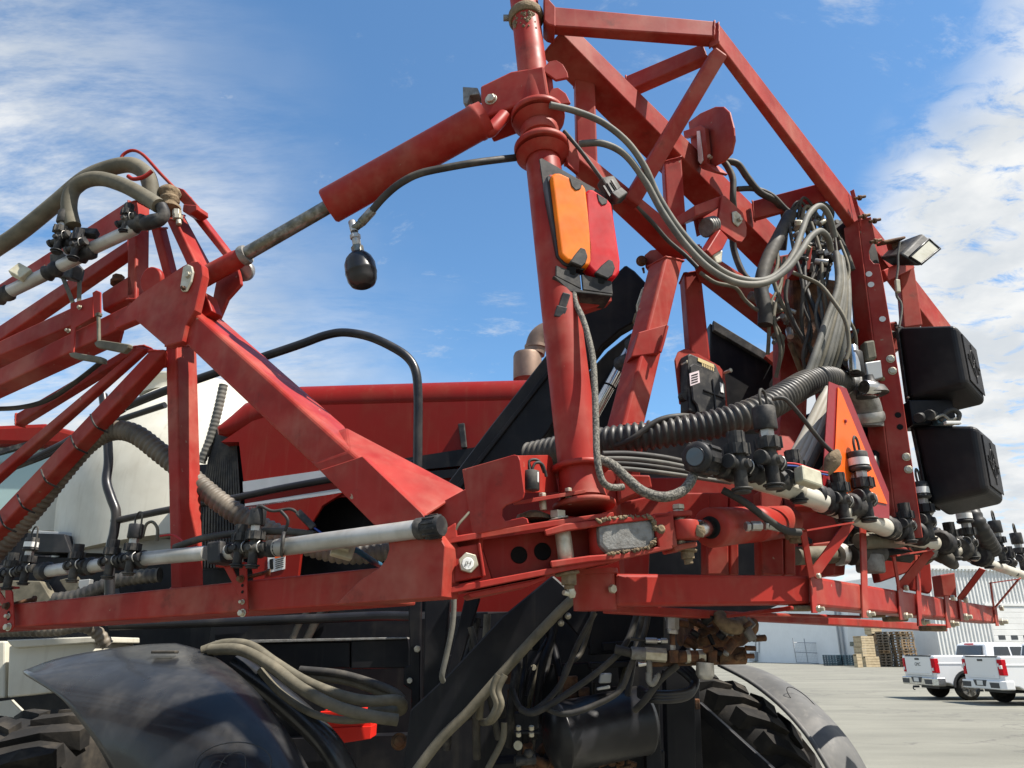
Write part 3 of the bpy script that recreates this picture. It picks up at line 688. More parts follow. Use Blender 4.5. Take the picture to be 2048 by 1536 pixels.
# tank
tb, tt = P(405, 1110, 6.3), P(405, 766, 6.3); k = m_px(1, tb)
mb = MB(); mb.lathe(tb, tt, [(0, 258 * k), (.3, 256 * k), (.46, 245 * k), (.58, 226 * k), (.70, 195 * k), (.80, 160 * k), (.88, 118 * k), (.95, 75 * k), (1, 40 * k)], 48)
tk = mb.build('spray_tank', 'tank_cream', sp)
mb = MB(); mb.lathe(P(335, 792, 6.1), P(335, 764, 6.1), [(0, .22), (.7, .22), (.8, .25), (1, .25)], 28); mb.lathe(P(335, 764, 6.1), P(335, 757, 6.1), [(0, .1), (1, .1)], 16); mb.build('tank_lid', 'tank_cream', tk)
mb = MB(); mb.tube(P3([(235, 860, 5.62), (262, 822, 5.6), (300, 795, 5.6), (345, 780, 5.6)]), 0.02, 8, 6); mb.build('tank_rib', 'tank_cream', tk)
for l in ([(148, 1085, 5.75), (150, 1000, 5.75), (170, 940, 5.72)], [(168, 1085, 5.65), (172, 1000, 5.65), (195, 920, 5.62)]):
    mb = MB(); mb.tube(P3(l), 0.016, 8, 5); mb.build('tank_strap', 'panel_grey', tk)
mb = MB(); mb.tube(P3([(447, 770, 4.95), (436, 820, 4.95), (420, 880, 4.95), (402, 925, 4.95)]), m_px(9, P(447, 770, 4.95)), 10, 5, ribs=(0.03, .12)); mb.build('vent_hose', 'grey_hose', sp)
mb = MB(); mb.fbox(frontal(5.4), [(60, 1060), (345, 1078), (345, 1112), (140, 1105), (70, 1100)], 0.5); mb.build('platform_side', 'panel_grey', sp)
mb = MB(); mb.fbox(frontal(5.3), [(55, 1066), (128, 1068), (142, 1106), (50, 1104)], 0.2); mb.build('battery_box', 'black_gloss', sp)
mb = MB(); mb.fbox(frontal(5.9), [(50, 985), (128, 985), (126, 1062), (40, 1062)], 0.5); mb.build('rinse_tank', 'tank_cream', sp)
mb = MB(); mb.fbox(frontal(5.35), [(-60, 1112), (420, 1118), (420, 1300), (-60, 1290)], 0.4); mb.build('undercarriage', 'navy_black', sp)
mb = MB(); mb.fbox(frontal(5.2), [(-40, 1160), (80, 1162), (100, 1195), (120, 1215), (-40, 1225)], 0.1); mb.build('tan_panel', 'khaki_hose', sp)
mb = MB(); mb.fbox(frontal(5.15), [(118, 1160), (150, 1152), (172, 1190), (140, 1194)], 0.05); mb.build('tan_panel', 'khaki_hose', sp)
mb = MB(); mb.prism(P3([(157, 1160, 5.1), (180, 1158, 5.1), (177, 1178, 5.1), (165, 1188, 5.1), (156, 1172, 5.1)]), V((0, .05, 0)), .004, 1); mb.build('spill_tray', 'panel_grey', sp)
mb = MB(); mb.fbox(frontal(5.1), [(206, 1155), (222, 1155), (226, 1195), (208, 1200)], 0.1); mb.build('steel_post', 'panel_grey', sp)
mb = MB(); mb.tube(P3([(110, 1200, 5.0), (160, 1192, 5.0), (240, 1160, 5.0), (320, 1150, 5.0)]), .05, 14, 6, ribs=(.04, .15)); mb.build('sump_hose', 'corrugated_black', sp)
# cab
mb = MB(); mb.fbox(frontal(7.2), [(-70, 888), (128, 892), (92, 1040), (-70, 1050)], 1.2, 0, 0.05); mb.build('cab_glass', 'glass_green', sp)
mb = MB(); mb.fbox(frontal(7.1), [(-70, 852), (85, 845), (152, 862), (140, 893), (-70, 888)], 1.4, 0, 0.05); mb.build('cab_roof', 'hood_red', sp)
mb = MB(); mb.sq(P(128, 892, 7.08), P(86, 1050, 7.08), 0.06, 0.06, V((0, 1, 0))); mb.sq(P(-70, 925, 7.05), P(60, 888, 7.05), .05, .05); mb.build('cab_pillar', 'black_plastic', sp)
mb = MB(); mb.fbox(frontal(7.25), [(-70, 1040), (92, 1036), (92, 1330), (-70, 1330)], 1.1, 0, .05); mb.build('cab_base', 'navy_black', sp)
# handrails
def rail(l, d, n=6):
    mb = MB(); p = P3(l); mb.tube(p, m_px(d / 2, p[0]), 14, n); return mb.build('handrail', 'black_gloss', sp)
rail([(240, 818, 4.1), (330, 782, 4.0), (420, 750, 3.95), (520, 716, 3.9), (600, 689, 3.86), (650, 671, 3.84), (690, 665, 3.82), (740, 674, 3.8), (790, 697, 3.78), (818, 718, 3.77), (832, 745, 3.76), (836, 790, 3.76), (836, 860, 3.76), (835, 940, 3.76)], 17, 8)
rail([(225, 1043, 4.05), (345, 1018, 4.0), (465, 997, 3.95), (560, 977, 3.9), (690, 953, 3.85), (833, 925, 3.8)], 14)
rail([(206, 790, 4.15), (213, 850, 4.12), (217, 920, 4.1), (213, 962, 4.08), (222, 995, 4.06), (232, 1025, 4.05), (228, 1065, 4.05), (220, 1110, 4.05), (220, 1250, 4.05)], 17)
rail([(222, 1251, 3.9), (330, 1248, 3.85), (480, 1243, 3.8), (640, 1237, 3.7), (760, 1232, 3.65), (832, 1233, 3.6)], 18)
rail([(-20, 955, 5.2), (60, 920, 5.2), (120, 890, 5.2), (175, 862, 5.2), (330, 810, 5.0)], 13)
# chassis
mb = MB()
mb.fbox(frontal(4.05), [(430, 1270), (1330, 1200), (1330, 1580), (430, 1580)], 0.3, 0, 0)
mb.build('chassis', 'navy_black', sp)
mb = MB(); mb.fbox(frontal(3.5), [(430, 1287), (700, 1283), (700, 1336), (430, 1340)], 0.12); fb = mb.build('frame_rail', 'navy_black', sp)
mb = MB(); mb.fbox(frontal(3.49), [(702, 1281), (815, 1277), (830, 1336), (702, 1338)], 0.12); mb.build('frame_rail', 'navy_black', sp)
mb = MB(); mb.fbox(frontal(3.47), [(430, 1281), (812, 1274), (815, 1278), (430, 1288)], 0.16, 0, 0.002); mb.build('rail_cap', 'bare_steel', fb)
mb = MB(); mb.fbox(frontal(3.42), [(816, 1195), (842, 1195), (838, 1560), (822, 1560), (822, 1380), (806, 1370), (808, 1335), (820, 1330)], 0.05); up_ = mb.build('upright_plate', 'navy_black', sp)
for x, y, d in ((835, 1298, 7), (820, 1361, 6)):
    mb = MB(); mb.hexa(P(x, y, 3.42), V((0, -1, 0)), m_px(d, P(x, y, 3.42)), 0.015); mb.build('bolt', 'zinc', up_)
mb = MB(); mb.cyl(P(798, 1483, 3.35), P(798, 1483, 3.42), m_px(16, P(798, 1483, 3.4)), 20); mb.cyl(P(798, 1483, 3.33), P(798, 1483, 3.36), m_px(10, P(798, 1483, 3.4)), 20); mb.build('pivot_pin', 'rusty', up_)
mb = MB(); mb.fbox(frontal(3.7), [(640, 1423), (745, 1418), (742, 1452), (648, 1458)], 0.15, 0, 0.003); rb_ = mb.build('red_bracket', 'bright_red', sp)
mb = MB(); mb.fbox(frontal(3.69), [(649, 1457), (743, 1452), (741, 1478), (668, 1489)], 0.15, 0, 0.003); mb.build('lower_flange', 'bright_red', rb_)
mb = MB(); mb.fbox(frontal(3.9), [(520, 1480), (830, 1470), (830, 1580), (520, 1580)], 0.2, 0, 0); mb.build('belly_plate', 'navy_black', sp)
mb = MB(); mb.fbox(frontal(3.85), [(560, 1200), (840, 1195), (838, 1280), (470, 1285)], 0.08, 0, 0.0); mb.build('step_plate', 'navy_black', sp)
for l, d in (([(680, 1192, 3.8), (640, 1230, 3.8), (610, 1285, 3.8)], 16), ([(640, 1195, 3.78), (600, 1245, 3.78), (580, 1290, 3.78)], 13)):
    mb = MB(); p = P3(l); mb.tube(p, m_px(d / 2, p[0]), 10, 5); mb.build('coolant_hose', 'dark_rubber', sp)
# storage box behind the left fender
mb = MB(); mb.fbox(frontal(4.3), [(17, 1292), (189, 1284), (189, 1376), (14, 1396)], 0.45, 0, 0.01); bx_ = mb.build('storage_box', 'tank_cream', sp)
mb = MB(); mb.fbox(frontal(4.27), [(12, 1280), (193, 1273), (193, 1285), (28, 1296), (20, 1290)], 0.5, 0, 0.006); mb.build('lid', 'tank_cream', bx_)
mb = MB(); mb.fbox(frontal(4.4), [(-120, 1283), (10, 1282), (10, 1396), (-120, 1400)], 0.4, 0, 0.01); mb.build('storage_box', 'tank_cream', sp)
mb = MB(); mb.fbox(frontal(4.25), [(-40, 1408), (20, 1400), (60, 1440), (-40, 1425)], 0.03, 0, 0.0); mb.build('box_bracket', 'tank_cream', sp)
# fenders
FR = [[(45, 1342, 3.35), (110, 1318, 3.36), (200, 1300, 3.38), (290, 1289, 3.4), (352, 1286, 3.42)],
      [(62, 1352, 3.2), (160, 1338, 3.18), (260, 1322, 3.2), (350, 1310, 3.25), (412, 1304, 3.3)],
      [(120, 1395, 3.05), (230, 1385, 2.98), (330, 1370, 2.98), (420, 1355, 3.02), (480, 1350, 3.12)],
      [(165, 1450, 2.95), (280, 1450, 2.85), (390, 1440, 2.83), (490, 1425, 2.88), (545, 1420, 3.0)],
      [(205, 1510, 2.88), (320, 1520, 2.78), (440, 1520, 2.75), (545, 1505, 2.8), (597, 1500, 2.92)],
      [(245, 1600, 2.85), (360, 1610, 2.72), (480, 1610, 2.7), (590, 1600, 2.75), (640, 1590, 2.88)],
      [(270, 1720, 2.85), (380, 1735, 2.72), (500, 1735, 2.7), (610, 1720, 2.75), (660, 1700, 2.88)]]
def solid(o, th):
    md = o.modifiers.new('solidify', 'SOLIDIFY'); md.thickness = th; md.offset = -1
    return o
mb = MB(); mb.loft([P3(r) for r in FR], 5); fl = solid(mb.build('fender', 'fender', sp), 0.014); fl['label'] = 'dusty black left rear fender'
def oval(cpt, r, u, a, b_, rad, n=28):
    mb = MB(); mb.tube([cpt + r * (a * math.cos(2 * math.pi * i / n)) + u * (b_ * math.sin(2 * math.pi * i / n)) for i in range(n)], rad, 6, 1, closed=True); return mb
ec = P(466, 1528, 2.735); er = V((1, 0.02, 0)); eu = V((0, 0.30, 1)).normalized()
o_ = oval(ec, er, eu, m_px(76, ec), m_px(40, ec), 0.0022)
o_.tube([ec + er * -.05 + eu * -.05, ec + er * -.03 + eu * .02, ec + er * .03 + eu * .03, ec + er * .05 + eu * -.05], 0.002, 6, 4)
o_.tube([ec + er * -.08 + eu * -.03, ec + er * -.06 + eu * .01, ec + er * -.02 + eu * .0], 0.002, 6, 4)
o_.build('moulded_emblem', 'fender', fl)
mb = MB(); mb.box(P(330, 1304, 3.22), (V((.05, 0, 0)), V((0, .02, 0)), V((0, 0, .006))), 0.004); mb.build('rubber_scrap', 'dark_rubber', fl)
# right fender: top face then turned-down inner lip
def rowsR(k): return k
RF = [[(1436, 1328, 4.75), (1444, 1322, 4.85), (1452, 1319, 4.95)], [(1497, 1360, 4.45), (1515, 1344, 4.55), (1528, 1341, 4.65)], [(1556, 1405, 4.15), (1582, 1384, 4.22), (1604, 1384, 4.32)],
      [(1605, 1457, 3.95), (1638, 1437, 4.0), (1665, 1440, 4.1)], [(1645, 1515, 3.82), (1682, 1498, 3.86), (1714, 1502, 3.95)], [(1685, 1590, 3.78), (1722, 1580, 3.8), (1756, 1582, 3.9)]]
mb = MB(); mb.loft([P3(r) for r in RF], 5); frr = solid(mb.build('fender', 'fender_dusty_sunlit', sp), 0.014); frr['label'] = 'sunlit grey right rear fender'
mb = MB(); mb.tube(P3([(1438, 1330, 4.74), (1497, 1361, 4.44), (1556, 1406, 4.14), (1605, 1458, 3.94), (1645, 1516, 3.81), (1685, 1590, 3.77)]), 0.012, 8, 6); mb.build('rolled_edge', 'fender_dusty_sunlit', frr)
ec = P(1607, 1405, 4.16); er = V((.62, -.35, -.7)).normalized(); eu = V((.75, .45, .4)).normalized(); o_ = oval(ec, er, eu, .10, .045, 0.002); o_.build('moulded_emblem', 'ink_and_hole_shade', frr)
# wheels
def wheel(c, ax, R, W, label, lug):
    ax = ax.normalized(); a, b_ = c - ax * (W / 2), c + ax * (W / 2)
    mb = MB(); mb.lathe(a, b_, [(0, R * .55), (0, R * .80), (.06, R * .90), (.2, R * .955), (.5, R * .965), (.8, R * .955), (.94, R * .90), (1, R * .80), (1, R * .55)], 64)
    o = mb.build('wheel', 'tyre', sp); o['label'] = label
    u = ax.cross(UPV).normalized(); w = u.cross(ax)
    mb = MB(); n = 26
    for side in (-1, 1):
        for i in range(n):
            g = 2 * math.pi * (i + (.5 if side > 0 else 0)) / n
            q = []
            for f, dg, r0, r1 in ((0.03, 0.0, .945, 1.0), (0.30, .09, .95, 1.0), (0.53, .22, .86, .95)):
                for dd in (-.05, .05):
                    an = g + (dg + dd) ; rad = u * math.cos(an) + w * math.sin(an)
                    q.append(c + ax * (side * W * f) + rad * (R * r1)); q.append(c + ax * (side * W * f) + rad * (R * r0 * .97))
            fs = []
            for s_ in range(2):
                k0, k1 = s_ * 4, (s_ + 1) * 4
                fs += [(k0, k0 + 2, k1 + 2, k1), (k0, k1, k1 + 1, k0 + 1), (k0 + 2, k0 + 3, k1 + 3, k1 + 2)]
            fs += [(0, 1, 3, 2), (8, 10, 11, 9)]
            mb.add(q, fs)
    mb.build('tread_lugs', 'tyre', o)
    mb = MB(); mb.lathe(c - ax * (W * .3), c + ax * (W * .3), [(0, R * .56), (.1, R * .5), (.5, R * .46), (.9, R * .5), (1, R * .56)], 40); mb.cyl(c - ax * (W * .1), c + ax * (W * .1), R * .5, 30); mb.build('rim', 'bare_steel', o)
    return o
wheel(V((P(95, 1500, 3.8).x, 3.85, 0.69)), V((1, -.12, 0)), 0.74, 0.50, 'muddy left rear wheel with heavy lugs', 1)
cw_ = P(1385, 1640, 4.55); wheel(cw_, V((.6, .8, 0)), 0.745, 0.40, 'dark right rear wheel under its fender', 1)
mb = MB(); mb.sq(P(1395, 1412, 3.75), P(1580, 1580, 3.5), 0.03, 0.05); mb.build('tie_bar', 'navy_black', sp)
mb = MB(); mb.fbox(frontal(3.7), [(1382, 1350), (1398, 1350), (1408, 1580), (1384, 1580)], 0.06); kb = mb.build('kingpin_post', 'navy_black', sp)
mb = MB(); mb.box(P(1394, 1408, 3.66), (V((.012, 0, 0)), V((0, .01, 0)), V((0, 0, .022))), 0.004); mb.build('bracket', 'rusty', kb)
mb = MB(); mb.tube(P3([(470, 1330, 3.35), (540, 1380, 3.3), (610, 1440, 3.25), (665, 1500, 3.2), (700, 1570, 3.2)]), m_px(24, P(540, 1380, 3.3)), 14, 6); mb.build('inner_fender_lip', 'fender', sp)
# lift linkage arms, painted near-black
def arm(poly, Y0, Y1, th, lab, xs=(900, 1300)):
    pl = vplane(P(xs[0], 900, Y0), P(xs[1], 900, Y1)); mb = MB(); mb.plate(pl, poly, th, 0, 0.006); o = mb.build('lift_arm', 'navy_black', sp); return o, pl
arcp = [(1275, 640), (1240, 660), (1205, 690), (1175, 730), (1140, 790)]
a1, A1P = arm([(880, 985), (982, 850), (1087, 716), (1150, 640), (1185, 590), (1251, 529), (1269, 541), (1306, 580), (1300, 640)] + arcp + [(1095, 865), (1045, 930), (985, 1000)], 3.05, 2.85, 0.07, '')
mb = MB(); mb.plate(A1P, [(900, 990), (1000, 865), (1100, 735), (1106, 742), (1005, 872), (908, 996)], -0.012, 0.0, 0.003); mb.build('weld_rib', 'navy_black', a1)
a2, _ = arm([(1060, 905), (1130, 815), (1175, 745), (1215, 702), (1262, 665), (1300, 660), (1290, 760), (1180, 900)], 3.2, 3.05, 0.05, '')
a3, A3P = arm([(1420, 645), (1530, 712), (1566, 733), (1562, 840), (1440, 845), (1420, 760)], 3.5, 3.5, 0.25, '', (1400, 1600))
mb = MB(); mb.plate(A3P, [(1424, 645), (1530, 710), (1545, 722), (1532, 728), (1424, 664)], -0.03, 0.0, 0.003); mb.build('top_flange', 'black_plastic', a3)
mb = MB(); mb.cyl(P(1559, 713, 3.40), P(1559, 713, 3.5), m_px(6.5, P(1559, 713, 3.4)), 14); mb.build('pin', 'zinc', a3)
mb = MB(); mb.plate(frontal(3.44), [(1530, 712), (1556, 695), (1572, 702), (1575, 730), (1560, 738)], 0.03); mb.build('lug', 'red_paint', a3)
a4, A4P = arm([(1005, 1232), (1105, 1150), (1148, 1188), (1003, 1342), (850, 1515), (800, 1580), (820, 1420), (900, 1345)], 2.85, 2.75, 0.10, '')
p4 = [on(A4P, x, y, -0.03) for x, y in [(1165, 1180), (1120, 1222), (1060, 1285), (1000, 1352), (940, 1420), (880, 1480), (820, 1560)]]
mb = MB(); mb.tube(p4, m_px(10, p4[0]), 10, 5); mb.build('grease_line', 'khaki_hose', a4)
for x, y in ((1136, 1232), (1122, 1246)):
    mb = MB(); mb.lathe(on(A4P, x, y, -.05), on(A4P, x, y, .0), [(0, .004), (.5, .012), (1, .012)], 10); mb.build('grease_nipple', 'zinc', a4)
a5, _ = arm([(1090, 1195), (1330, 1215), (1330, 1290), (1180, 1300)], 3.4, 3.3, 0.2, '')
# dark engine-side uprights and plates under the rack
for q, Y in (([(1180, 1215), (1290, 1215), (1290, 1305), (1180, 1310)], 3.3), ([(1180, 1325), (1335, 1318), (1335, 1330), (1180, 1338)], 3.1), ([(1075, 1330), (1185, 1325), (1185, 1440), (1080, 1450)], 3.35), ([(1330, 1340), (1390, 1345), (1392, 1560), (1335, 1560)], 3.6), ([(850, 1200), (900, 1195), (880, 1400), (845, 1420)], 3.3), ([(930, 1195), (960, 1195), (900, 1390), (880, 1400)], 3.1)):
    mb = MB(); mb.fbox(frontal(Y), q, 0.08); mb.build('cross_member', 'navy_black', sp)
# reservoir
ra, rbb = P(1112, 1476, 3.0), P(1285, 1440, 3.12); R = m_px(66, ra)
mb = MB(); mb.lathe(ra + (ra - rbb) * .10, rbb + (rbb - ra) * .10, [(0, R * .25), (.02, R * .6), (.06, R * .88), (.1, R), (.105, R * 1.03), (.12, R * 1.03), (.125, R), (.88, R), (.885, R * 1.02), (.90, R * 1.02), (.905, R), (.95, R * .85), (.99, R * .5), (1, R * .2)], 40)
ar = mb.build('air_reservoir', 'black_gloss', sp)
mb = MB(); mb.fbox(frontal(2.98), [(1028, 1425), (1078, 1420), (1078, 1458), (1030, 1462)], 0.05); mb.build('mount_bracket', 'navy_black', ar); mb = MB(); mb.box(P(1053, 1464, 2.9), (V((.045, 0, 0)), V((0, .03, 0)), V((0, 0, .004)))); mb.build('mount_flange', 'navy_black', ar)
for x, y in ((1037, 1460), (1063, 1460), (1037, 1473), (1063, 1473)):
    mb = MB(); mb.hexa(P(x, y, 2.86), V((0, -.3, 1)), .010, .014); mb.build('bolt', 'zinc', ar)
mb = MB(); mb.cyl(P(1036, 1491, 2.9), P(1036, 1491, 2.95), m_px(9, P(1036, 1491, 2.9)), 18); mb.build('plug', 'plug_cream', ar)
mb = MB(); mb.cyl(P(1030, 1522, 2.9), P(1070, 1518, 2.92), m_px(10, P(1030, 1522, 2.9)), 14); mb.lathe(P(1056, 1498, 2.9), P(1058, 1515, 2.9), [(0, .012), (.5, .02), (1, .01)], 12); mb.build('drain_valve', 'black_plastic', ar)
# sensor tube and small brackets near the reservoir
mb = MB(); mb.fbox(frontal(3.0), [(1201, 1347), (1224, 1346), (1222, 1366), (1198, 1367)], 0.03); mb.build('grey_bracket', 'panel_grey', sp)
mb = MB(); mb.fbox(frontal(3.02), [(1195, 1376), (1220, 1371), (1220, 1377), (1195, 1381)], 0.03, 0, .002); mb.build('pale_tab', 'label_and_highlight_white', sp)
mb = MB(); mb.sq(P(1300, 1390, 3.2), P(1308, 1580, 3.2), .06, .06, V((0, 1, 0))); mb.build('stay', 'navy_black', sp)
for x, y in ((1067, 1335), (1046, 1335)):
    mb = MB(); mb.cyl(P(x, y, 3.3), P(x, y, 3.34), .012, 10); mb.build('bolt', 'zinc', sp)
for i in range(22):
    mb = MB(); x, y = random.uniform(1050, 1260), random.uniform(1508, 1550); q = P(x, y, random.uniform(3.1, 3.4)); d_ = V((random.uniform(-1, 1), random.uniform(-.3, .3), random.uniform(-.4, .4))).normalized()
    mb.cyl(q, q + d_ * random.uniform(.03, .09), random.uniform(.008, .02), 8); mb.build('steering_link', 'rusty', sp)
mb = MB(); mb.fbox(frontal(3.3), [(980, 1525), (1330, 1500), (1330, 1600), (980, 1600)], 0.2, 0, .01); mb.build('axle_beam', 'navy_black', sp)

rn = random.Random(5)
for i in range(26):
    x, y = rn.uniform(880, 1320), rn.uniform(1215, 1420); Y = rn.uniform(3.05, 3.5); w_, h_ = rn.uniform(8, 40), rn.uniform(8, 60)
    mb = MB(); mb.fbox(frontal(Y), [(x, y), (x + w_, y - 2), (x + w_, y + h_), (x + 1, y + h_ + 2)], .06, 0, .004); mb.build('engine_part', rn.choice(['navy_black', 'navy_black', 'black_plastic', 'rusty', 'dark_rubber']), sp)
for i in range(16):
    x, y = rn.uniform(870, 1300), rn.uniform(1200, 1260); Y = rn.uniform(2.95, 3.4); dx = rn.uniform(-90, 60)
    mb = MB(); mb.tube(P3([(x, y, Y), (x + dx * .3, y + rn.uniform(40, 90), Y), (x + dx * .7, y + rn.uniform(110, 170), Y - .05), (x + dx, y + rn.uniform(170, 300), Y)]), rn.uniform(.008, .02), 8, 5); mb.build('engine_hose', rn.choice(['dark_rubber', 'black_plastic', 'navy_black', 'khaki_hose']), sp)
mb = MB(); mb.box(V((-.35, 5.6, 1.35)), (V((1.35, 0, 0)), V((0, 1.25, 0)), V((0, 0, .55))), .05); mb.build('belly_shade_box', 'navy_black', sp)  # plain dark belly box added to shade the ground below
mb = MB(); mb.box(V((-2.9, 6.6, 1.2)), (V((1.5, 0, 0)), V((0, .9, 0)), V((0, 0, .6))), .05); mb.build('front_shade_box', 'navy_black', sp)  # second plain box added at front left to cast shade
# rusty hydraulic manifold hanging under the rack
mf = thing('hydraulic_manifold', 'rusty hydraulic manifold of couplers and fittings under the red rack', 'manifold', P(1380, 1340, 2.75))
YM = 2.75
def fit(x0, y0, x1, y1, d, mt, name='fitting', Y=YM, hexy=False):
    a, c = P(x0, y0, Y), P(x1, y1, Y); mb = MB(); r = m_px(d / 2, a)
    if hexy: mb.hexa(a, c - a, r, (c - a).length, .001)
    else: mb.cyl(a, c, r, 14)
    return mb.build(name, mt, mf)
fit(1345, 1222, 1345, 1236, 34, 'bare_steel', hexy=True); fit(1345, 1234, 1345, 1258, 27, 'steel', hexy=True); fit(1345, 1256, 1345, 1268, 22, 'steel')
fit(1345, 1266, 1345, 1290, 11, 'rusty'); fit(1335, 1282, 1322, 1282, 12, 'steel', hexy=True); fit(1322, 1282, 1314, 1282, 8, 'chrome'); fit(1314, 1282, 1291, 1281, 12, 'steel', 'coupler'); fit(1291, 1281, 1262, 1277, 6, 'dark_rubber', 'hose_tail')
fit(1345, 1290, 1345, 1303, 13, 'steel', hexy=True)
fit(1262, 1306, 1292, 1308, 25, 'bare_steel', 'coupler'); fit(1290, 1308, 1332, 1311, 28, 'zinc', 'coupler', hexy=True); fit(1230, 1298, 1262, 1306, 18, 'dark_rubber', 'hose_tail')
mb = MB(); mb.fbox(frontal(2.73), [(1338, 1300), (1358, 1300), (1358, 1326), (1340, 1326)], 0.06); mb.build('tee_block', 'rusty', mf)
fit(1356, 1313, 1372, 1313, 24, 'rusty'); fit(1372, 1313, 1380, 1313, 26, 'zinc', hexy=True); fit(1380, 1313, 1396, 1313, 25, 'rusty', hexy=True); fit(1396, 1313, 1410, 1313, 26, 'zinc', hexy=True)
mb = MB(); mb.fbox(frontal(2.73), [(1418, 1299), (1436, 1300), (1434, 1328), (1416, 1326)], 0.08, 0, .006); mb.build('valve_block', 'rusty', mf)
fit(1436, 1312, 1490, 1311, 34, 'rusty', 'valve_block', 2.8); fit(1490, 1296, 1511, 1297, 10, 'rusty', 'spool_end'); fit(1490, 1312, 1508, 1312, 10, 'rusty', 'spool_end')
fit(1412, 1327, 1412, 1346, 18, 'zinc', 'plug'); mb = MB(); mb.lathe(P(1410, 1325, 2.74), P(1410, 1360, 2.74), [(0, .03), (.7, .032), (.95, .022), (1, .008)], 16); mb.build('filter_bowl', 'steel', mf)
fit(1276, 1328, 1292, 1327, 12, 'chrome', 'swivel'); fit(1298, 1320, 1299, 1346, 12, 'bare_steel', 'swivel'); mb = MB(); mb.tube(P3([(1298, 1345, YM), (1299, 1362, YM), (1306, 1366, YM), (1314, 1352, YM), (1313, 1348, YM)]), .012, 8, 5); mb.build('elbow', 'bare_steel', mf)
mb = MB(); mb.fbox(frontal(2.9), [(1375, 1228), (1520, 1236), (1522, 1262), (1505, 1280), (1490, 1292), (1440, 1300), (1380, 1292)], 0.25, 0, .02); mb.build('pump_housing', 'rusty', mf)
for i in range(34):
    x, y = random.uniform(1372, 1515), random.uniform(1238, 1318)
    if y > 1295 and x > 1500: continue
    q = P(x, y, random.uniform(2.72, 2.86)); d_ = V((random.uniform(-1, 1), random.uniform(-.6, .1), random.uniform(-1, 1))).normalized()
    mb = MB(); r = random.uniform(.006, .017); L_ = random.uniform(.02, .06)
    if i % 3: mb.cyl(q, q + d_ * L_, r, 8)
    else: mb.hexa(q, d_, r * 1.2, L_)
    mb.build('fitting', random.choice(['rusty', 'rusty', 'bare_steel', 'navy_black']), mf)
mb = MB(); mb.tube(P3([(1438, 1232, 2.75), (1450, 1248, 2.72), (1466, 1254, 2.72), (1478, 1252, 2.75), (1482, 1243, 2.8)]), .026, 10, 5); mb.build('filler_elbow', 'mud', mf)
mb = MB(); mb.fbox(frontal(2.78), [(1300, 1324), (1438, 1322), (1438, 1330), (1302, 1334)], 0.06); mb.build('base_plate', 'rusty', mf)
# ================================================================ folded boom section at the left
LB = vplane(P(900, 1160, 1.88), P(0, 1230, 2.52))
TOCAM = V((0, -1, 0))
bs = thing('boom_section', 'faded red steel truss boom section folded back at the left', 'boom', on(LB, 600, 1240))
RED = 'red_paint'
def part(mb, name, mt=RED, parent=None): return mb.build(name, mt, parent or bs)
def beam(name, mid, front, other=None, depth=0.09, pl=None, off=0.0, parent=None, bevel=0.006, mt=RED, weld=True):
    def longer(e):                              # members that leave the picture at the left run on past its edge
        if not e or e[0][0] != -15: return e
        f = (-330 - e[1][0]) / (-15 - e[1][0]); return [(-330, e[1][1] + (e[0][1] - e[1][1]) * f), e[1]]
    mid, front, other = longer(mid), longer(front), longer(other)
    mb = MB(); mb.beam3(mid, front, other, depth, pl, bevel, off); o = part(mb, name, mt, parent)
    if not weld: return o
    c8 = mb.corners
    for q in ([c8[0], c8[3], c8[7], c8[4]], [c8[1], c8[2], c8[6], c8[5]]):
        cc = sum(q, V((0, 0, 0))) / 4; L_ = (c8[1] - c8[0]).normalized() * .004; L_ = L_ if q[0] is c8[0] else -L_
        w_ = MB(); lp = []
        for i in range(4):
            a_, b_ = q[i], q[(i + 1) % 4]
            for k in range(10): lp.append(a_.lerp(b_, k / 10) + L_ * (1 + random.uniform(-.3, .3)) + (a_.lerp(b_, k / 10) - cc).normalized() * random.uniform(-.001, .001))
        w_.tube(lp, lambda t: .0042, 6, 1, closed=True); w_.build('weld_bead', mt, o)
    return o
def bolt(x, y, pl, off, d, parent, h=0.012, mt='zinc', ax=None, washer=True, name='bolt'):
    c = on(pl, x, y, off); ax = ax or -pl[1]; r = m_px(d / 2, c); mb = MB()
    if washer: mb.cyl(c, c + ax * (h * .25), r * 1.25, 18)
    mb.hexa(c + ax * (h * .2), ax, r, h); return mb.build(name, mt, parent)
mb = MB(); mb.fbox(LB, [(-340, 1244.5), (765, 1134), (765, 1204.5), (-340, 1280)], 0.17, 0, 0.006); bc = part(mb, 'bottom_chord')
beam('upright', [(353, 690), (362, 1180)], [(330.5, 690), (341, 1180)], [(394, 690), (408, 1178)], pl=LB, off=0.085)
beam('main_diagonal', [(385, 618), (722, 918)], [(366, 684), (640, 944)], [(430, 625), (693, 855)], pl=LB, off=-0.07, bevel=0.012, weld=False)
fa_ = [on(LB, 700, 899, -.072), on(LB, 850, 1034, -.072), on(LB, 775, 1082, -.072), on(LB, 620, 925, -.072)]
fo_ = [on(LB, 693, 853, .02), on(LB, 934, 980, .11)]
mb = MB(); mb.add(fa_ + fo_ + [fa_[2] + (fo_[1] - fa_[1]), fa_[3] + (fo_[0] - fa_[0])], [(0, 1, 2, 3), (7, 6, 5, 4), (0, 4, 5, 1), (1, 5, 6, 2), (2, 6, 7, 3), (3, 7, 4, 0)], bevel=.010, seg=3); part(mb, 'flared_diagonal')
mb = MB(); mb.plate(LB, [(640, 940), (725, 912), (842, 1024), (872, 1060), (890, 1092), (884, 1194), (671, 1209), (720, 1160), (758, 1136), (772, 1118), (778, 1098), (776, 1080), (768, 1066), (740, 1042)], 0.085, -0.083, 0.002); part(mb, 'hinge_gusset')
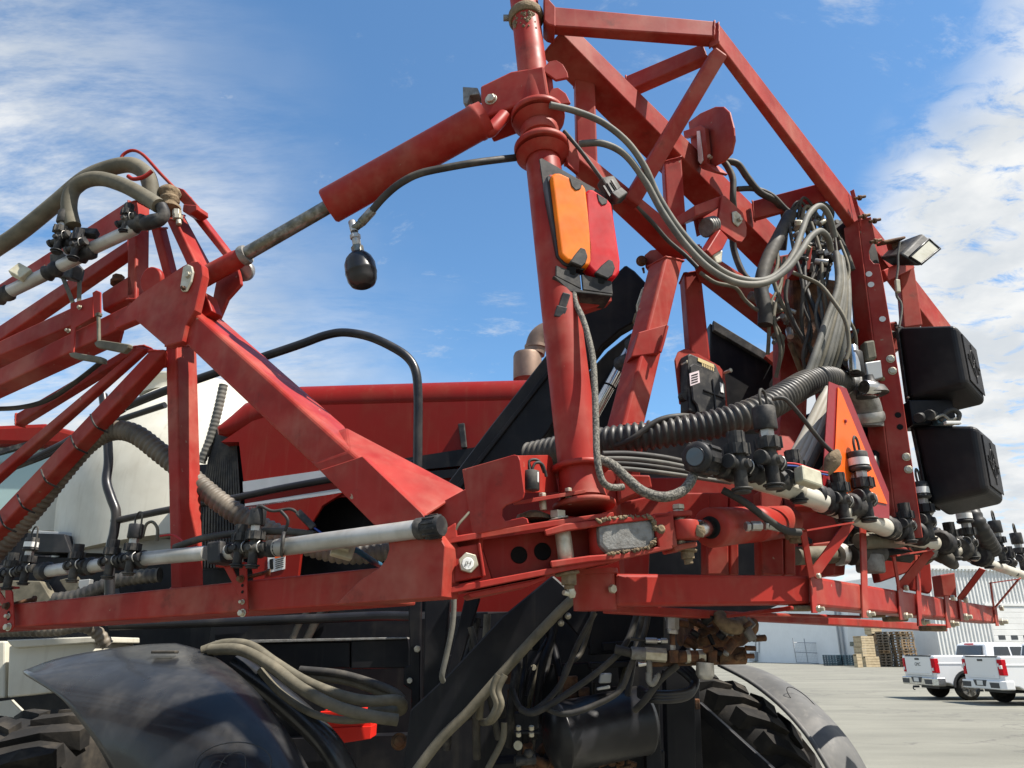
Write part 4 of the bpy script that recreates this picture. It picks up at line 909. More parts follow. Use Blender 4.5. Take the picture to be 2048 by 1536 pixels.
mb = MB(); mb.plate(LB, [(842, 1026), (930, 978), (960, 1000), (960, 1100), (905, 1100), (880, 1072)], 0.02, 0.02, 0.002); part(mb, 'hinge_gusset')
# knuckle where the upper cylinder is pinned
mb = MB(); mb.plate(LB, [(366, 531), (382, 523), (396, 522), (404, 530), (406, 550), (390, 620), (372, 650), (365, 683), (331, 692), (271, 640), (231, 657), (227, 650), (258, 609), (281, 587)], 0.03, -0.086, 0.003); kn = part(mb, 'knuckle_plate')
mb = MB(); mb.plate(LB, [(438, 536), (468, 506), (480, 553), (482, 568), (455, 598), (438, 638), (420, 622), (430, 570)], 0.014, 0.07, 0.003); part(mb, 'knuckle_plate')
mb = MB(); mb.fbox(LB, [(376, 600), (412, 585), (424, 622), (386, 650)], 0.05, -0.02, 0.004); part(mb, 'knuckle_web')
zc = on(LB, 376, 556, -0.055)
mb = MB(); mb.plate(LB, [(369, 536), (378, 530), (387, 534), (390, 546), (386, 565), (376, 585), (366, 584), (363, 575)], -0.008, -0.087, 0.003); zl = part(mb, 'pin_keeper', 'zinc')
bolt(376, 550, LB, -0.095, 13, zl, 0.006); bolt(368, 577, LB, -0.095, 8, zl, 0.01, 'rusty')
pa, pb = on(LB, 395, 552, -.05), on(LB, 486, 540, .12)
mb = MB(); mb.cyl(on(LB, 484, 542, .09), on(LB, 490, 541, .11), m_px(21, pb), 24); mb.cyl(on(LB, 486, 541, .108), on(LB, 494, 540, .13), m_px(19, pb), 24); part(mb, 'pin_head', 'steel')
mb = MB(); c = on(LB, 300, 560, -0.02); mb.cyl(c, c + LB[1] * .02 + UPV * .004, m_px(27, c), 40, .001); part(mb, 'end_disc')
beam('top_upright', [(272, 400), (271, 600)], [(256, 405), (253, 600)], [(300, 415), (298, 600)], pl=LB, off=0.03)
beam('brace', [(318, 455), (344, 560)], [(300, 455), (328, 560)], [(334, 455), (360, 560)], pl=LB, off=0.06)
beam('brace', [(352, 440), (402, 545)], [(330, 436), (378, 540)], [(369, 430), (423, 530)], pl=LB, off=0.05)
beam('brace', [(378, 427), (452, 520)], [(362, 382), (480, 536)], None, 0.05, pl=LB, off=0.12)
mb = MB(); mb.plate(LB, [(366, 408), (393, 410), (394, 420), (380, 428), (364, 422)], 0.06, 0.06, 0.003); part(mb, 'stop_plate')
mb = MB(); mb.plate(LB, [(348, 372), (366, 378), (396, 412), (384, 424), (350, 392)], 0.012, 0.09, 0.002); part(mb, 'stop_plate')
# rubber stop, bolt and hose loops on top of the knuckle
q = on(LB, 339, 420, .06); q2 = on(LB, 338, 374, .06); k = m_px(1, q)
mb = MB(); mb.lathe(q, q2, [(0, 21 * k), (.08, 22 * k), (.14, 13 * k), (.3, 15 * k), (.38, 20 * k), (.46, 19 * k), (.52, 17 * k), (.6, 22 * k), (.68, 23 * k), (.8, 21 * k), (.93, 14 * k), (1, 8 * k)], 20); part(mb, 'rubber_stop', 'mud')
mb = MB(); mb.hexa(on(LB, 354, 421, .05), V((.1, 0, -1)), 9 * k, 12 * k); mb.hexa(on(LB, 356, 431, .05), V((.1, 0, -1)), 10 * k, 10 * k); mb.cyl(on(LB, 357, 440, .05), on(LB, 358, 449, .05), 5 * k, 10); part(mb, 'stop_bolt', 'zinc')
mb = MB(); mb.tube(P3([(241, 322, 2.42), (245, 311, 2.42), (256, 303, 2.42), (268, 301, 2.42), (281, 306, 2.42), (295, 318, 2.42), (320, 346, 2.42), (350, 377, 2.42)]), m_px(3.2, P(268, 301, 2.42)), 8, 5); part(mb, 'hose_guide')
mb = MB(); mb.tube(P3([(256, 352, 2.36), (266, 358, 2.36), (282, 356, 2.36), (294, 350, 2.36), (304, 342, 2.36)]), m_px(4, P(268, 301, 2.42)), 8, 5); part(mb, 'hose_guide')
# chords and lacing running away to the left
beam('top_chord', [(-15, 600), (258, 447)], [(-15, 577), (258, 400)], None, 0.05, pl=LB, off=0.30)
beam('lacing', [(-15, 690), (258, 500)], [(-15, 660), (258, 478)], None, 0.05, pl=LB, off=0.14)
beam('middle_chord', [(-15, 716), (200, 627)], [(-15, 688), (200, 588)], [(-15, 748), (200, 650)], 0.06, pl=LB, off=0.10)
beam('middle_chord', [(-15, 777), (250, 652)], [(-15, 743), (262, 606)], [(-15, 806), (240, 690)], 0.06, pl=LB, off=-0.01)
beam('lacing', [(-15, 962), (290, 697)], [(-15, 940), (276, 694)], [(-15, 984), (306, 699)], 0.04, pl=LB, off=0.06)
beam('lacing', [(-15, 1072), (333, 700)], [(-15, 1034), (300, 700)], [(-15, 1112), (334, 732)], 0.05, pl=LB, off=0.03)
beam('lacing', [(30, 850), (290, 690)], [(30, 828), (258, 694)], None, 0.04, pl=LB, off=0.25)
for x, y in ((208, 851), (168, 893), (109, 961), (62, 1012), (25, 1050)):
    mb = MB(); c = [on(LB, x - 27, y - 22, .02), on(LB, x - 23, y - 10, .01), on(LB, x - 16, y + 2, .02), on(LB, x - 4, y + 9, .05), on(LB, x + 8, y + 14, .07)]; mb.tube(c, 0.0035, 6, 4); part(mb, 'cable_tie', 'black_plastic')
# bracket that carries the upper spray pipe
mb = MB(); mb.plate(LB, [(140, 607), (186, 592), (186, 634), (150, 655), (147, 705), (141, 705)], 0.006, -0.03, 0.002); br = part(mb, 'pipe_bracket')
mb = MB(); mb.plate(LB, [(184, 585), (192, 580), (201, 584), (201, 628), (187, 632)], 0.006, -0.035, 0.002); part(mb, 'pipe_bracket')
mb = MB(); mb.tube([on(LB, 197, 628, -.04), on(LB, 198, 684, -.04)], m_px(4, zc), 8, 1); mb.hexa(on(LB, 197, 633, -.04), UPV, m_px(7, zc), .012); part(mb, 'clamp_bolt', 'khaki_hose')
mb = MB(); mb.plate(LB, [(187, 686), (194, 680), (204, 680), (258, 688), (255, 696), (246, 705), (192, 694)], 0.02, -0.05, 0.003); part(mb, 'clamp_strap', 'khaki_hose')
mb = MB(); mb.plate(LB, [(136, 706), (147, 704), (200, 713), (206, 716), (205, 726), (150, 717), (140, 713)], 0.02, -0.05, 0.003); part(mb, 'clamp_strap', 'khaki_hose')
mb = MB(); mb.sq(on(LB, 125, 553, 0), on(LB, 146, 606, -.02), .014, .006, V((0, 1, 0)), 0); mb.sq(on(LB, 159, 562, .02), on(LB, 158, 604, -.02), .014, .006, V((0, 1, 0)), 0); mb.sq(on(LB, 122, 550, 0), on(LB, 160, 562, .02), .02, .006, UPV, 0); part(mb, 'pipe_bracket', 'khaki_hose')
bolt(160, 615, LB, -.035, 8, br, .008); bolt(138, 662, LB, -.02, 7, br)
mb = MB(); mb.hexa(on(LB, 236, 560, .05), UPV, m_px(13, zc), .018); mb.cyl(on(LB, 236, 568, .05), on(LB, 236, 561, .05), m_px(16, zc), 14); part(mb, 'pivot_bolt', 'rusty')
mb = MB(); mb.fbox(LB, [(202, 586), (262, 548), (270, 588), (204, 622)], .07, .03, .008); part(mb, 'pivot_lug')
# spray pipe hangers on the bottom chord
def hanger(x, y0, y1, xd, yd):
    mb = MB(); mb.plate(LB, [(x - 8, y0), (x + 2, y0 - 3), (x + 6, y0 + 4), (x + 10, y1 - 4), (x + 4, y1 + 5), (x - 5, y1 + 6), (x - 7, y1 - 20)], 0.005, -0.022, 0.001); o = part(mb, 'pipe_hanger')
    mb = MB(); mb.plate(LB, [(xd - 8, yd), (xd + 8, yd - 2), (x + 2, y1 - 42), (x - 2, y1 - 30), (x - 10, y1 - 40)], 0.004, -0.016, 0.001); mb.build('gusset', RED, o)
    mb = MB(); mb.fbox(LB, [(xd - 24, yd - 4), (x + 4, yd - 10), (x + 4, yd - 6), (xd - 24, yd)], 0.03, -0.02, .001); mb.build('saddle', RED, o)
    bolt(x, y1 - 2, LB, -.022, 13, o); bolt(x, y1 - 24, LB, -.022, 8, o); bolt(x - 3, y0 + 32, LB, -.022, 12, o, mt='rusty')
    for yy in (y0 + 45, y0 + 58):
        mb = MB(); c = on(LB, x - 1, yy, -.0225); mb.cyl(c, c - LB[1] * .001, m_px(3.2, c), 10); mb.build('painted_slot', 'ink_and_hole_shade', o)  # dark disc painted in for the shade inside the slot
    mb = MB(); mb.cyl(on(LB, x + 3, y0 + 30, 0), on(LB, x + 50, y0 + 18, .05), m_px(4, on(LB, x, y0)), 8); mb.hexa(on(LB, x + 46, y0 + 19, .05), V((1, .3, 0)), m_px(8, on(LB, x, y0)), .012); mb.build('through_bolt', 'rusty', o)
hanger(486, 1126, 1228, 455, 1134); hanger(18, 1180, 1256, -10, 1182)

# ---------------------------------------------------------------- hinge bracket at the foot of the mast
HP = vplane(P(880, 1130, 1.84), P(1260, 1080, 1.92))
hb = thing('hinge_bracket', 'heavy red boom hinge bracket with thick plates, bolts and muddy lug below the mast', 'hinge', on(HP, 1080, 1190))
def hpart(mb, name, mt=RED): return mb.build(name, mt, hb)
back = HP[1] * 0.17 + V((0.03, 0, 0.028))
mb = MB(); mb.prism([on(HP, x, y, -.01) for x, y in [(867, 1087), (905, 1073), (1090, 1043), (1227, 1024), (1228, 1033), (1090, 1056), (905, 1086), (868, 1097)]], back, .002, 1); hpart(mb, 'upper_plate')
mb = MB(); mb.prism([on(HP, x, y, -.01) for x, y in [(880, 1178), (950, 1164), (1240, 1110), (1241, 1120), (950, 1178), (882, 1190)]], back - V((0, 0, .02)), .002, 1); hpart(mb, 'lower_plate')
mb = MB(); mb.prism([on(HP, x, y, .01) for x, y in [(935, 1187), (1060, 1162), (1092, 1150), (1092, 1158), (1058, 1172), (942, 1196)]], HP[1] * .12, .002, 1); hpart(mb, 'wear_plate')
mb = MB(); mb.fbox(HP, [(960, 1080), (1175, 1050), (1190, 1125), (985, 1160)], 0.012, .09, .002); web = hpart(mb, 'web')
for x, y, r in ((1085, 1103, 17.5), (1038, 1110, 17)):
    c = on(HP, x, y, .088); mb = MB(); mb.cyl(c, c + HP[1] * .003 - HP[1] * .004, m_px(r, c), 28, .0005); mb.build('hole_shade_disc', 'ink_and_hole_shade', web)  # dark disc stands in for the shade inside the hole
mb = MB(); mb.fbox(HP, [(891, 1098), (960, 1086), (972, 1152), (905, 1166)], .10, .004, .004); bk = hpart(mb, 'bolt_block')
for q in ([(892, 1098), (900, 1096), (910, 1166), (900, 1168)], [(955, 1086), (961, 1085), (972, 1152), (965, 1154)]):
    mb = MB(); mb.fbox(HP, q, .02, -.008, .003); mb.build('weld_rib', RED, bk)
hc = on(HP, 936, 1127, -.002); bolt(935, 1127, HP, .003, 41, bk, .02, 'zinc', None, False)
tx = on(HP, 936, 1127, -.0235)
rt = V((HP[1].y, -HP[1].x, 0)); mb = MB(); mb.cyl(tx + HP[1] * .002, tx, m_px(12.5, tx), 9, .0005); mb.build('painted_face', 'label_and_highlight_white', bk)
text('JH', tx - HP[1] * .001, rt, V((.25, 0, 1)).normalized(), .016, 'ink_and_hole_shade', 'lettering', bk, .001)
bolt(991, 1056, HP, .02, 14, hb, .012, ax=UPV); 
# pin with hex head and nut
pt_, pbm = on(HP, 1118, 1030, .03), on(HP, 1137, 1160, .03); k = m_px(1, pt_)
mb = MB(); mb.hexa(on(HP, 1116, 1037, .03), UPV, 17 * k, 15 * k, .001); mb.cyl(on(HP, 1117, 1040, .03), on(HP, 1116, 1036, .03), 21 * k, 20); hpart(mb, 'hinge_pin_head', 'zinc')
mb = MB(); mb.cyl(on(HP, 1125, 1062, .02), on(HP, 1133, 1122, .02), 16 * k, 14); hpart(mb, 'hinge_pin', 'zinc')
mb = MB(); mb.cyl(on(HP, 1134, 1144, .03), on(HP, 1135, 1150, .03), 24 * k, 18); mb.hexa(on(HP, 1138, 1170, .03), UPV, 17 * k, 22 * k, .002); mb.cyl(on(HP, 1139, 1178, .03), on(HP, 1138, 1170, .03), 10 * k, 12); hpart(mb, 'hinge_pin_nut', 'mud')
mb = MB(); mb.lathe(on(HP, 1141, 1176, .03), on(HP, 1145, 1196, .03), [(0, 7 * k), (.6, 9 * k), (1, 5 * k)], 10); mb.cyl(on(HP, 1127, 1185, .02), on(HP, 1140, 1188, .03), 5 * k, 8); hpart(mb, 'grease_nipple', 'zinc')
# lug with worn bare steel
mb = MB(); mb.prism([on(HP, x, y, -.02) for x, y in [(1088, 1060), (1130, 1047), (1230, 1036), (1345, 1025), (1346, 1034), (1230, 1048), (1135, 1062), (1092, 1072)]], HP[1] * .11 + V((.02, 0, .012)), .003, 1); hpart(mb, 'lug_plate')
mb = MB(); mb.prism([on(HP, x, y, -.02) for x, y in [(1100, 1122), (1180, 1111), (1250, 1106), (1345, 1088), (1346, 1098), (1250, 1118), (1180, 1124), (1103, 1136)]], HP[1] * .11 + V((.02, 0, .012)), .003, 1); hpart(mb, 'lug_plate')
mb = MB(); mb.cyl(on(HP, 1203, 1112, .03), on(HP, 1200, 1040, .03), m_px(24, pt_), 28); hpart(mb, 'lug_boss')
mb = MB(); mb.fbox(HP, [(1196, 1047), (1225, 1040), (1300, 1034), (1312, 1048), (1312, 1088), (1296, 1102), (1214, 1108), (1198, 1090)], .08, -.014, .012); hpart(mb, 'worn_steel', 'bare_steel')
rnd = random.Random(3)
def clods(l, n, r, off, mt, name, pl=HP):
    mb = MB()
    for i in range(n):
        a = rnd.randrange(len(l) - 1); f = rnd.random(); x = l[a][0] * (1 - f) + l[a + 1][0] * f; y = l[a][1] * (1 - f) + l[a + 1][1] * f
        c = on(pl, x + rnd.uniform(-2, 2), y + rnd.uniform(-2, 2), off + rnd.uniform(-.004, .01)); R = m_px(rnd.uniform(.5, 1) * r, c)
        q_ = V((rnd.uniform(-1, 1), 0, rnd.uniform(-.5, .5))) * R; mb.lathe(c - q_ - UPV * R * .3, c + q_ + UPV * R * .4, [(0, R * .35), (.3, R * rnd.uniform(.5, .8)), (.7, R * rnd.uniform(.4, .7)), (1, R * .2)], 6)
    o = mb.build(name, mt, hb); o['kind'] = 'stuff'; return o
clods([(1196, 1043), (1225, 1037), (1296, 1031), (1308, 1044), (1310, 1060)], 110, 6.5, -.02, 'mud', 'caked_mud')
clods([(1214, 1108), (1260, 1102), (1296, 1096), (1312, 1080)], 80, 6.5, -.02, 'mud', 'caked_mud')
mb = MB(); mb.fbox(HP, [(1306, 1027), (1346, 1024), (1356, 1092), (1318, 1098)], .09, -.02, .004); eb = hpart(mb, 'lug_end')
mb = MB(); c = on(HP, 1322, 1058, -.022); mb.lathe(c + HP[1] * .004, c - HP[1] * .004, [(0, m_px(10, c)), (.6, m_px(9, c)), (1, m_px(5, c))], 16); mb.build('weld_spot', 'mud', eb)
mb = MB(); mb.prism([on(HP, x, y, .0) for x, y in [(1338, 1022), (1385, 1020), (1386, 1031), (1340, 1034)]], HP[1] * .09, .004, 2); hpart(mb, 'clevis_plate')
mb = MB(); mb.prism([on(HP, x, y, .0) for x, y in [(1346, 1090), (1394, 1082), (1396, 1093), (1350, 1102)]], HP[1] * .09, .004, 2); hpart(mb, 'clevis_plate')
mb = MB(); k2 = m_px(1, on(HP, 1370, 1060)); mb.hexa(on(HP, 1357, 1019, .03), UPV, 13 * k2, 10 * k2); mb.cyl(on(HP, 1360, 1096, .03), on(HP, 1357, 1020, .03), 11 * k2, 14); hpart(mb, 'clevis_bolt', 'zinc')
mb = MB(); mb.hexa(on(HP, 1376, 1118, .03), UPV, 14 * k2, 15 * k2); mb.cyl(on(HP, 1378, 1128, .03), on(HP, 1376, 1118, .03), 9 * k2, 12); mb.cyl(on(HP, 1374, 1103, .03), on(HP, 1374, 1098, .03), 20 * k2, 16); hpart(mb, 'clevis_nut', 'mud')
# sensor guard
GP = vplane(P(923, 1000, 1.86), P(1048, 990, 1.80))
mb = MB(); mb.plate(GP, [(924, 939), (1028, 909), (1036, 911), (1040, 920), (1049, 985), (1046, 996), (1038, 1001), (1012, 1010), (1004, 1018), (1003, 1032), (1010, 1042), (1046, 1034), (1054, 1037), (1057, 1047), (944, 1070)], 0.006, 0, 0.0015); gd = hpart(mb, 'sensor_guard')
GW = vplane(P(1036, 950, 1.805), P(1117, 950, 2.0))
mb = MB(); mb.plate(GW, [(1036, 911), (1098, 910), (1104, 916), (1118, 985), (1049, 985)], 0.006, 0.004, 0.001); mb.build('guard_wing', RED, gd)
mb = MB(); c = P(1062, 950, 1.86); mb.cyl(c + UPV * -.04, c + UPV * .01, .022, 14); mb.tube([c, c + V((.01, 0, .03)), c + V((.03, .01, .03)), c + V((.04, .02, .0))], .004, 6, 4); mb.tube([c, c + V((-.005, 0, .035)), c + V((.02, .01, .04)), c + V((.035, .02, .01))], .004, 6, 4); mb.build('angle_sensor', 'black_plastic', gd)
mb = MB(); mb.box(P(1072, 955, 1.85), (V((.007, 0, 0)), V((0, .005, 0)), V((0, 0, .014))), .002); mb.build('sensor_tab', 'label_and_highlight_white', gd)
for pp_, yy in ((0, 0), (1, 14)):
    mb = MB(); mb.prism([on(HP, x, y + yy * 1.6, .0 + pp_ * .02) for x, y in [(1027, 1004), (1060, 997), (1170, 979), (1171, 986), (1062, 1005), (1028, 1010)]], HP[1] * .07 + V((0.01, 0, .012)), .001, 1)
    if pp_ == 0: hpart(mb, 'link_arm')
for x, y in ((1085, 994), (1137, 984)):
    mb = MB(); mb.hexa(on(HP, x, y, .03), UPV, m_px(8, pt_), .01); mb.cyl(on(HP, x + 2, y + 26, .03), on(HP, x, y + 4, .03), m_px(7, pt_), 12); hpart(mb, 'link_bolt', 'zinc')
mb = MB(); mb.lathe(on(HP, 1068, 1040, .08), on(HP, 1068, 1022, .08), [(0, .05), (.5, .045), (1, .015)], 14); hpart(mb, 'mud_heap', 'mud')
mb = MB(); mb.tube(P3([(908, 1066, 1.84), (918, 1048, 1.84), (932, 1032, 1.85), (946, 1016, 1.86)]), .0035, 6, 4); mb.build('sensor_lead', 'khaki_hose', hb)
mb = MB(); mb.fbox(HP, [(887, 1060), (912, 1044), (916, 1076), (884, 1086)], .04, -.01, .004); hpart(mb, 'stop_lug')

# ---------------------------------------------------------------- mast
MA, MZ = P(1168, 1010, 1.97), P(1043, -40, 2.16)
ms = thing('mast', 'round red steel mast rising from the hinge to the top of the frame', 'mast', MA)
def mpt(y, dx=0.0):                                   # point on the mast axis at picture height y
    xs = 1168 + (1043 - 1168) * (1010 - y) / 1050.0; Yv = 1.97 + 0.19 * (1010 - y) / 1050.0
    return P(xs + dx, y, Yv)
ax = (MZ - MA).normalized()
mb = MB(); mb.lathe(mpt(1005), mpt(330), [(0, .059), (1, .059)], 40); ms_t = mb.build('tube', RED, ms)
mb = MB(); mb.lathe(mpt(340), mpt(-40), [(0, .0535), (1, .0525)], 40); mb.build('upper_tube', RED, ms)
def ring(y, r, h, name='collar', mt=RED):
    c = mpt(y); mb = MB(); mb.lathe(c - ax * (h / 2), c + ax * (h / 2), [(0, r * .96), (.12, r), (.88, r), (1, r * .96)], 40); return mb.build(name, mt, ms)
ring(234, .094, .022); ring(299, .094, .022); ring(938, .080, .014); ring(1012, .085, .014); ring(267, .066, .04, 'spacer')
for y0_, y1_ in ((245, 256), (311, 322)):
    mb = MB(); mb.lathe(mpt(y0_), mpt(y1_), [(0, .09), (1, .06)], 36); mb.build('fillet', RED, ms)
mb = MB(); mb.lathe(mpt(1000), mpt(945), [(0, .066), (.2, .062), (1, .06)], 36); mb.build('base_sleeve', RED, ms)
CP = vplane(P(960, 190, 2.13), P(1100, 170, 2.06))
mb = MB(); mb.fbox(CP, [(960, 172), (1022, 142), (1088, 131), (1097, 190), (1060, 203), (1010, 219), (963, 237)], 0.14, -0.01, .008); cl_ = mb.build('clamp_block', RED, ms)
bolt(982, 199, CP, -.01, 20, cl_, .01)
mb = MB(); mb.fbox(CP, [(925, 173), (955, 175), (958, 188), (940, 190), (935, 208), (926, 206)], .05, .03, .003); mb.build('clevis_tab', 'bare_steel', cl_)
for pts_ in ([(1084, 140), (1098, 122), (1112, 119), (1126, 128), (1135, 144), (1137, 155), (1112, 160), (1098, 150)], [(1096, 190), (1104, 176), (1116, 174), (1132, 186), (1142, 206), (1124, 208), (1108, 208)]):
    mb = MB(); mb.plate(frontal(2.06), pts_, .012, 0, .003); hk = mb.build('hose_hook', RED, ms)
mb = MB(); mb.sq(P(1097, 140, 2.08), P(1104, 205, 2.08), .02, .012, V((0, 1, 0))); mb.build('hook_stem', RED, ms)
mb = MB(); mb.lathe(mpt(44), mpt(28), [(0, .060), (.2, .066), (.8, .066), (1, .060)], 30); mb.build('clamp_band', 'mud', ms)
mb = MB(); mb.cyl(mpt(36) + V((-.085, -.0, 0)), mpt(36) + V((-.055, 0, 0)), .012, 10); mb.build('clamp_screw', 'bare_steel', ms)
rnd = random.Random(9); mb = MB()
for i in range(34):
    g = math.radians(rnd.uniform(200, 300)); c = mpt(rnd.uniform(48, 76)) + V((math.cos(g) * .054, math.sin(g) * .054, 0)); R = rnd.uniform(.004, .011)
    mb.lathe(c - UPV * R, c + UPV * R, [(0, R * .3), (.4, R * .9), (1, R * .3)], 6)
md_ = mb.build('caked_mud', 'mud', ms); md_['kind'] = 'stuff'
mb = MB(); mb.plate(vplane(P(1117, 330, 2.08), P(1160, 350, 2.14)), [(1113, 275), (1128, 262), (1152, 290), (1160, 318), (1158, 348), (1136, 330), (1132, 310)], .014, 0, .003); mb.build('gusset', RED, ms)

# ---------------------------------------------------------------- big fold cylinder
fc = thing('hydraulic_cylinder', 'long red hydraulic cylinder with stained rod sloping across the sky', 'cylinder', P(700, 430, 2.125))
a, c = P(655, 414, 2.135), P(972, 236, 2.050); R = m_px(36, a)
mb = MB(); mb.lathe(a, c, [(0, R * .90), (.012, R), (.93, R), (.935, R * 1.04), (.955, R * 1.04), (.96, R), (1, R * .97)], 40); brl = mb.build('barrel', RED, fc)
mb = MB(); mb.lathe(a + (a - c) * .004, a, [(0, R * .5), (1, R * .86)], 30); mb.build('gland', RED, fc)
ra = P(470, 521, 2.230); mb = MB(); mb.lathe(ra, a + (c - a) * .05, [(0, m_px(14, ra)), (1, m_px(14, ra))], 24); mb.build('rod', 'stained_rod', fc)
re = P(398, 560, 2.275); mb = MB(); mb.lathe(re, P(492, 509, 2.220), [(0, m_px(20, re)), (.8, m_px(19, re)), (.95, m_px(16, re)), (1, m_px(16, re))], 24); mb.build('rod_end', RED, fc)
mb = MB(); q = P(487, 512, 2.223); mb.lathe(P(484, 513.5, 2.225), P(495, 507.5, 2.218), [(0, m_px(20, q)), (.5, m_px(21, q)), (1, m_px(19, q))], 24); mb.build('lock_nut', 'bare_steel', fc)
mb = MB(); mb.tube([P(960, 250, 2.060), P(978, 262, 2.060), P(992, 250, 2.070), P(1008, 232, 2.090)], .024, 12, 5); mb.build('base_eye', RED, fc)
# accumulator below the barrel
ac = thing('accumulator', 'dark bulb-shaped hydraulic accumulator hanging under the red cylinder', 'accumulator', P(724, 572, 2.08))
t0, t1 = P(716, 507, 2.08), P(727, 573, 2.08); k = m_px(1, t0)
mb = MB(); mb.lathe(t0, t1, [(0, 15 * k), (.06, 20 * k), (.16, 26 * k), (.32, 30.5 * k), (.55, 31 * k), (.6, 31.5 * k), (.62, 30.5 * k), (.8, 29 * k), (.93, 24 * k), (1, 15 * k)], 28); mb.build('bulb', 'black_gloss', ac)
mb = MB(); mb.hexa(P(717, 508, 2.08), P(713, 488, 2.08) - P(717, 508, 2.08), 13 * k, 18 * k, .002); mb.build('collar', 'stained_rod', ac)
mb = MB(); mb.cyl(P(714, 492, 2.08), P(711, 470, 2.08), 8.5 * k, 14); mb.hexa(P(711, 478, 2.08), P(709, 460, 2.08) - P(711, 478, 2.08), 11 * k, 10 * k, .001); mb.cyl(P(709, 464, 2.08), P(704, 444, 2.09), 8 * k, 14); mb.build('stem', 'steel', ac)
mb = MB(); mb.cyl(P(708, 458, 2.08), P(722, 446, 2.07), 8 * k, 12); mb.hexa(P(718, 450, 2.072), V((1, -.1, .9)), 9 * k, 9 * k); mb.cyl(P(722, 446, 2.07), P(746, 420, 2.06), 9.5 * k, 12); mb.build('hose_fitting', 'stained_rod', ac)
def hose(name, pts_, d, mt, label, cat='hose', group=None, seg=12, n=7, ribs=None, kd=None):
    p = P3(pts_); mb = MB(); mb.tube(p, m_px(d / 2, p[0]) if kd is None else kd, seg, n, ribs)
    return tag(mb.build(name, mt), label, cat, group)
hose('hydraulic_hose', [(742, 424, 2.06), (768, 394, 2.03), (800, 367, 2.0), (840, 347, 1.99), (900, 334, 2.0), (960, 324, 2.02), (1025, 316, 2.1), (1060, 312, 2.2)], 15, 'dark_rubber', 'dark hydraulic hose running from the accumulator to the mast')
# ================================================================ centre rack and upper truss at the right
RB1 = vplane(P(1180, 1180, 2.02), P(1622, 1180, 2.28))
RB2 = vplane(P(1622, 1180, 2.28), P(1991, 1230, 4.08))
rk = thing('boom_rack', 'red welded steel boom rack with lower beam and braced upper truss at right', 'rack', on(RB1, 1500, 1215))
def rpart(mb, name, mt=RED): return mb.build(name, mt, rk)
def rbeam(name, mid, front, other=None, depth=0.09, pl=None, off=0.0, bevel=0.006): return beam(name, mid, front, other, depth, pl, off, rk, bevel)
mb = MB(); mb.fbox(RB1, [(1232, 1147), (1623, 1151), (1623, 1208), (1232, 1212)], .085, 0, .009); rpart(mb, 'lower_beam')
mb = MB(); mb.fbox(RB2, [(1627, 1152), (1992, 1213.5), (1994, 1247), (1629, 1213)], .085, -.004, .009); rpart(mb, 'lower_beam')
c0, c1 = on(RB1, 1190, 1221, .03), on(RB1, 1186, 1143, .03)
mb = MB(); mb.lathe(c0, c1, [(0, .057), (1, .057)], 32); mb.lathe(on(RB1, 1187, 1150, .03), on(RB1, 1186, 1140, .03), [(0, .066), (1, .066)], 32); sk = rpart(mb, 'pivot_socket')
mb = MB(); mb.hexa(on(RB1, 1222, 1178, -.035), V((.6, -.8, 0)), .012, .012); mb.build('bolt', 'zinc', sk)
RR = vplane(P(1240, 1215, 2.38), P(1880, 1255, 4.3))
mb = MB(); mb.fbox(RR, [(1235, 1208), (1895, 1249), (1895, 1263), (1235, 1226)], .06, 0, .004); rpart(mb, 'rear_lower_beam')
mb = MB(); mb.sq(P(1455, 1232, 2.5), P(1585, 1216, 2.2), .012, .012); mb.sq(P(1480, 1228, 2.5), P(1720, 1234, 3.1), .012, .012); rpart(mb, 'cross_rod', 'red_paint')
# ends of long clamp plates below the beam
for x, y, w_ in ((1600, 1217, 26), (1790, 1238, 20), (1865, 1257, 22), (1745, 1230, 20)):
    c = P(x, y, 2.3 + (x - 1600) * .0045); mb = MB(); mb.box(c, (V((m_px(w_, c), 0, 0)), V((0, .03, 0)), V((0, 0, m_px(5, c)))), .006, 3); rpart(mb, 'clamp_plate', 'mud')
# columns between the beam and the upper rack
for q, Y in (([(1412, 985), (1456, 985), (1458, 1150), (1414, 1150)], 2.36), ([(1520, 980), (1566, 980), (1568, 1150), (1524, 1150)], 2.42), ([(1458, 985), (1476, 985), (1478, 1150), (1460, 1150)], 2.4), ([(1568, 980), (1590, 980), (1592, 1150), (1570, 1150)], 2.46), ([(1600, 1010), (1700, 1010), (1690, 1150), (1604, 1150)], 2.9)):
    mb = MB(); mb.fbox(frontal(Y), q, .08); rpart(mb, 'column')
mb = MB(); mb.fbox(frontal(2.6), [(1235, 955), (1640, 955), (1660, 1015), (1245, 1020)], .10); rpart(mb, 'middle_beam')
mb = MB(); mb.fbox(frontal(2.25), [(1205, 940), (1232, 938), (1236, 1000), (1210, 1010)], .1); rpart(mb, 'gusset')
mb = MB(); mb.fbox(frontal(2.2), [(1236, 948), (1300, 950), (1305, 975), (1240, 1002)], .08); rpart(mb, 'gusset')
mb = MB(); mb.fbox(frontal(2.35), [(1240, 1005), (1330, 985), (1420, 985), (1420, 1040), (1250, 1070)], .12); rpart(mb, 'knee_block')
mb = MB(); mb.fbox(frontal(2.3), [(1245, 1100), (1300, 1092), (1298, 1150), (1250, 1150)], .1); rpart(mb, 'knee_block')
mb = MB(); mb.fbox(frontal(2.75), [(1600, 1090), (1680, 1080), (1670, 1150), (1600, 1160)], .1); rpart(mb, 'pad')
mb = MB(); mb.plate(frontal(3.4), [(1815, 1080), (1848, 1080), (1862, 1130), (1866, 1178), (1860, 1188), (1820, 1180)], .02, 0, .006); rpart(mb, 'end_plate')
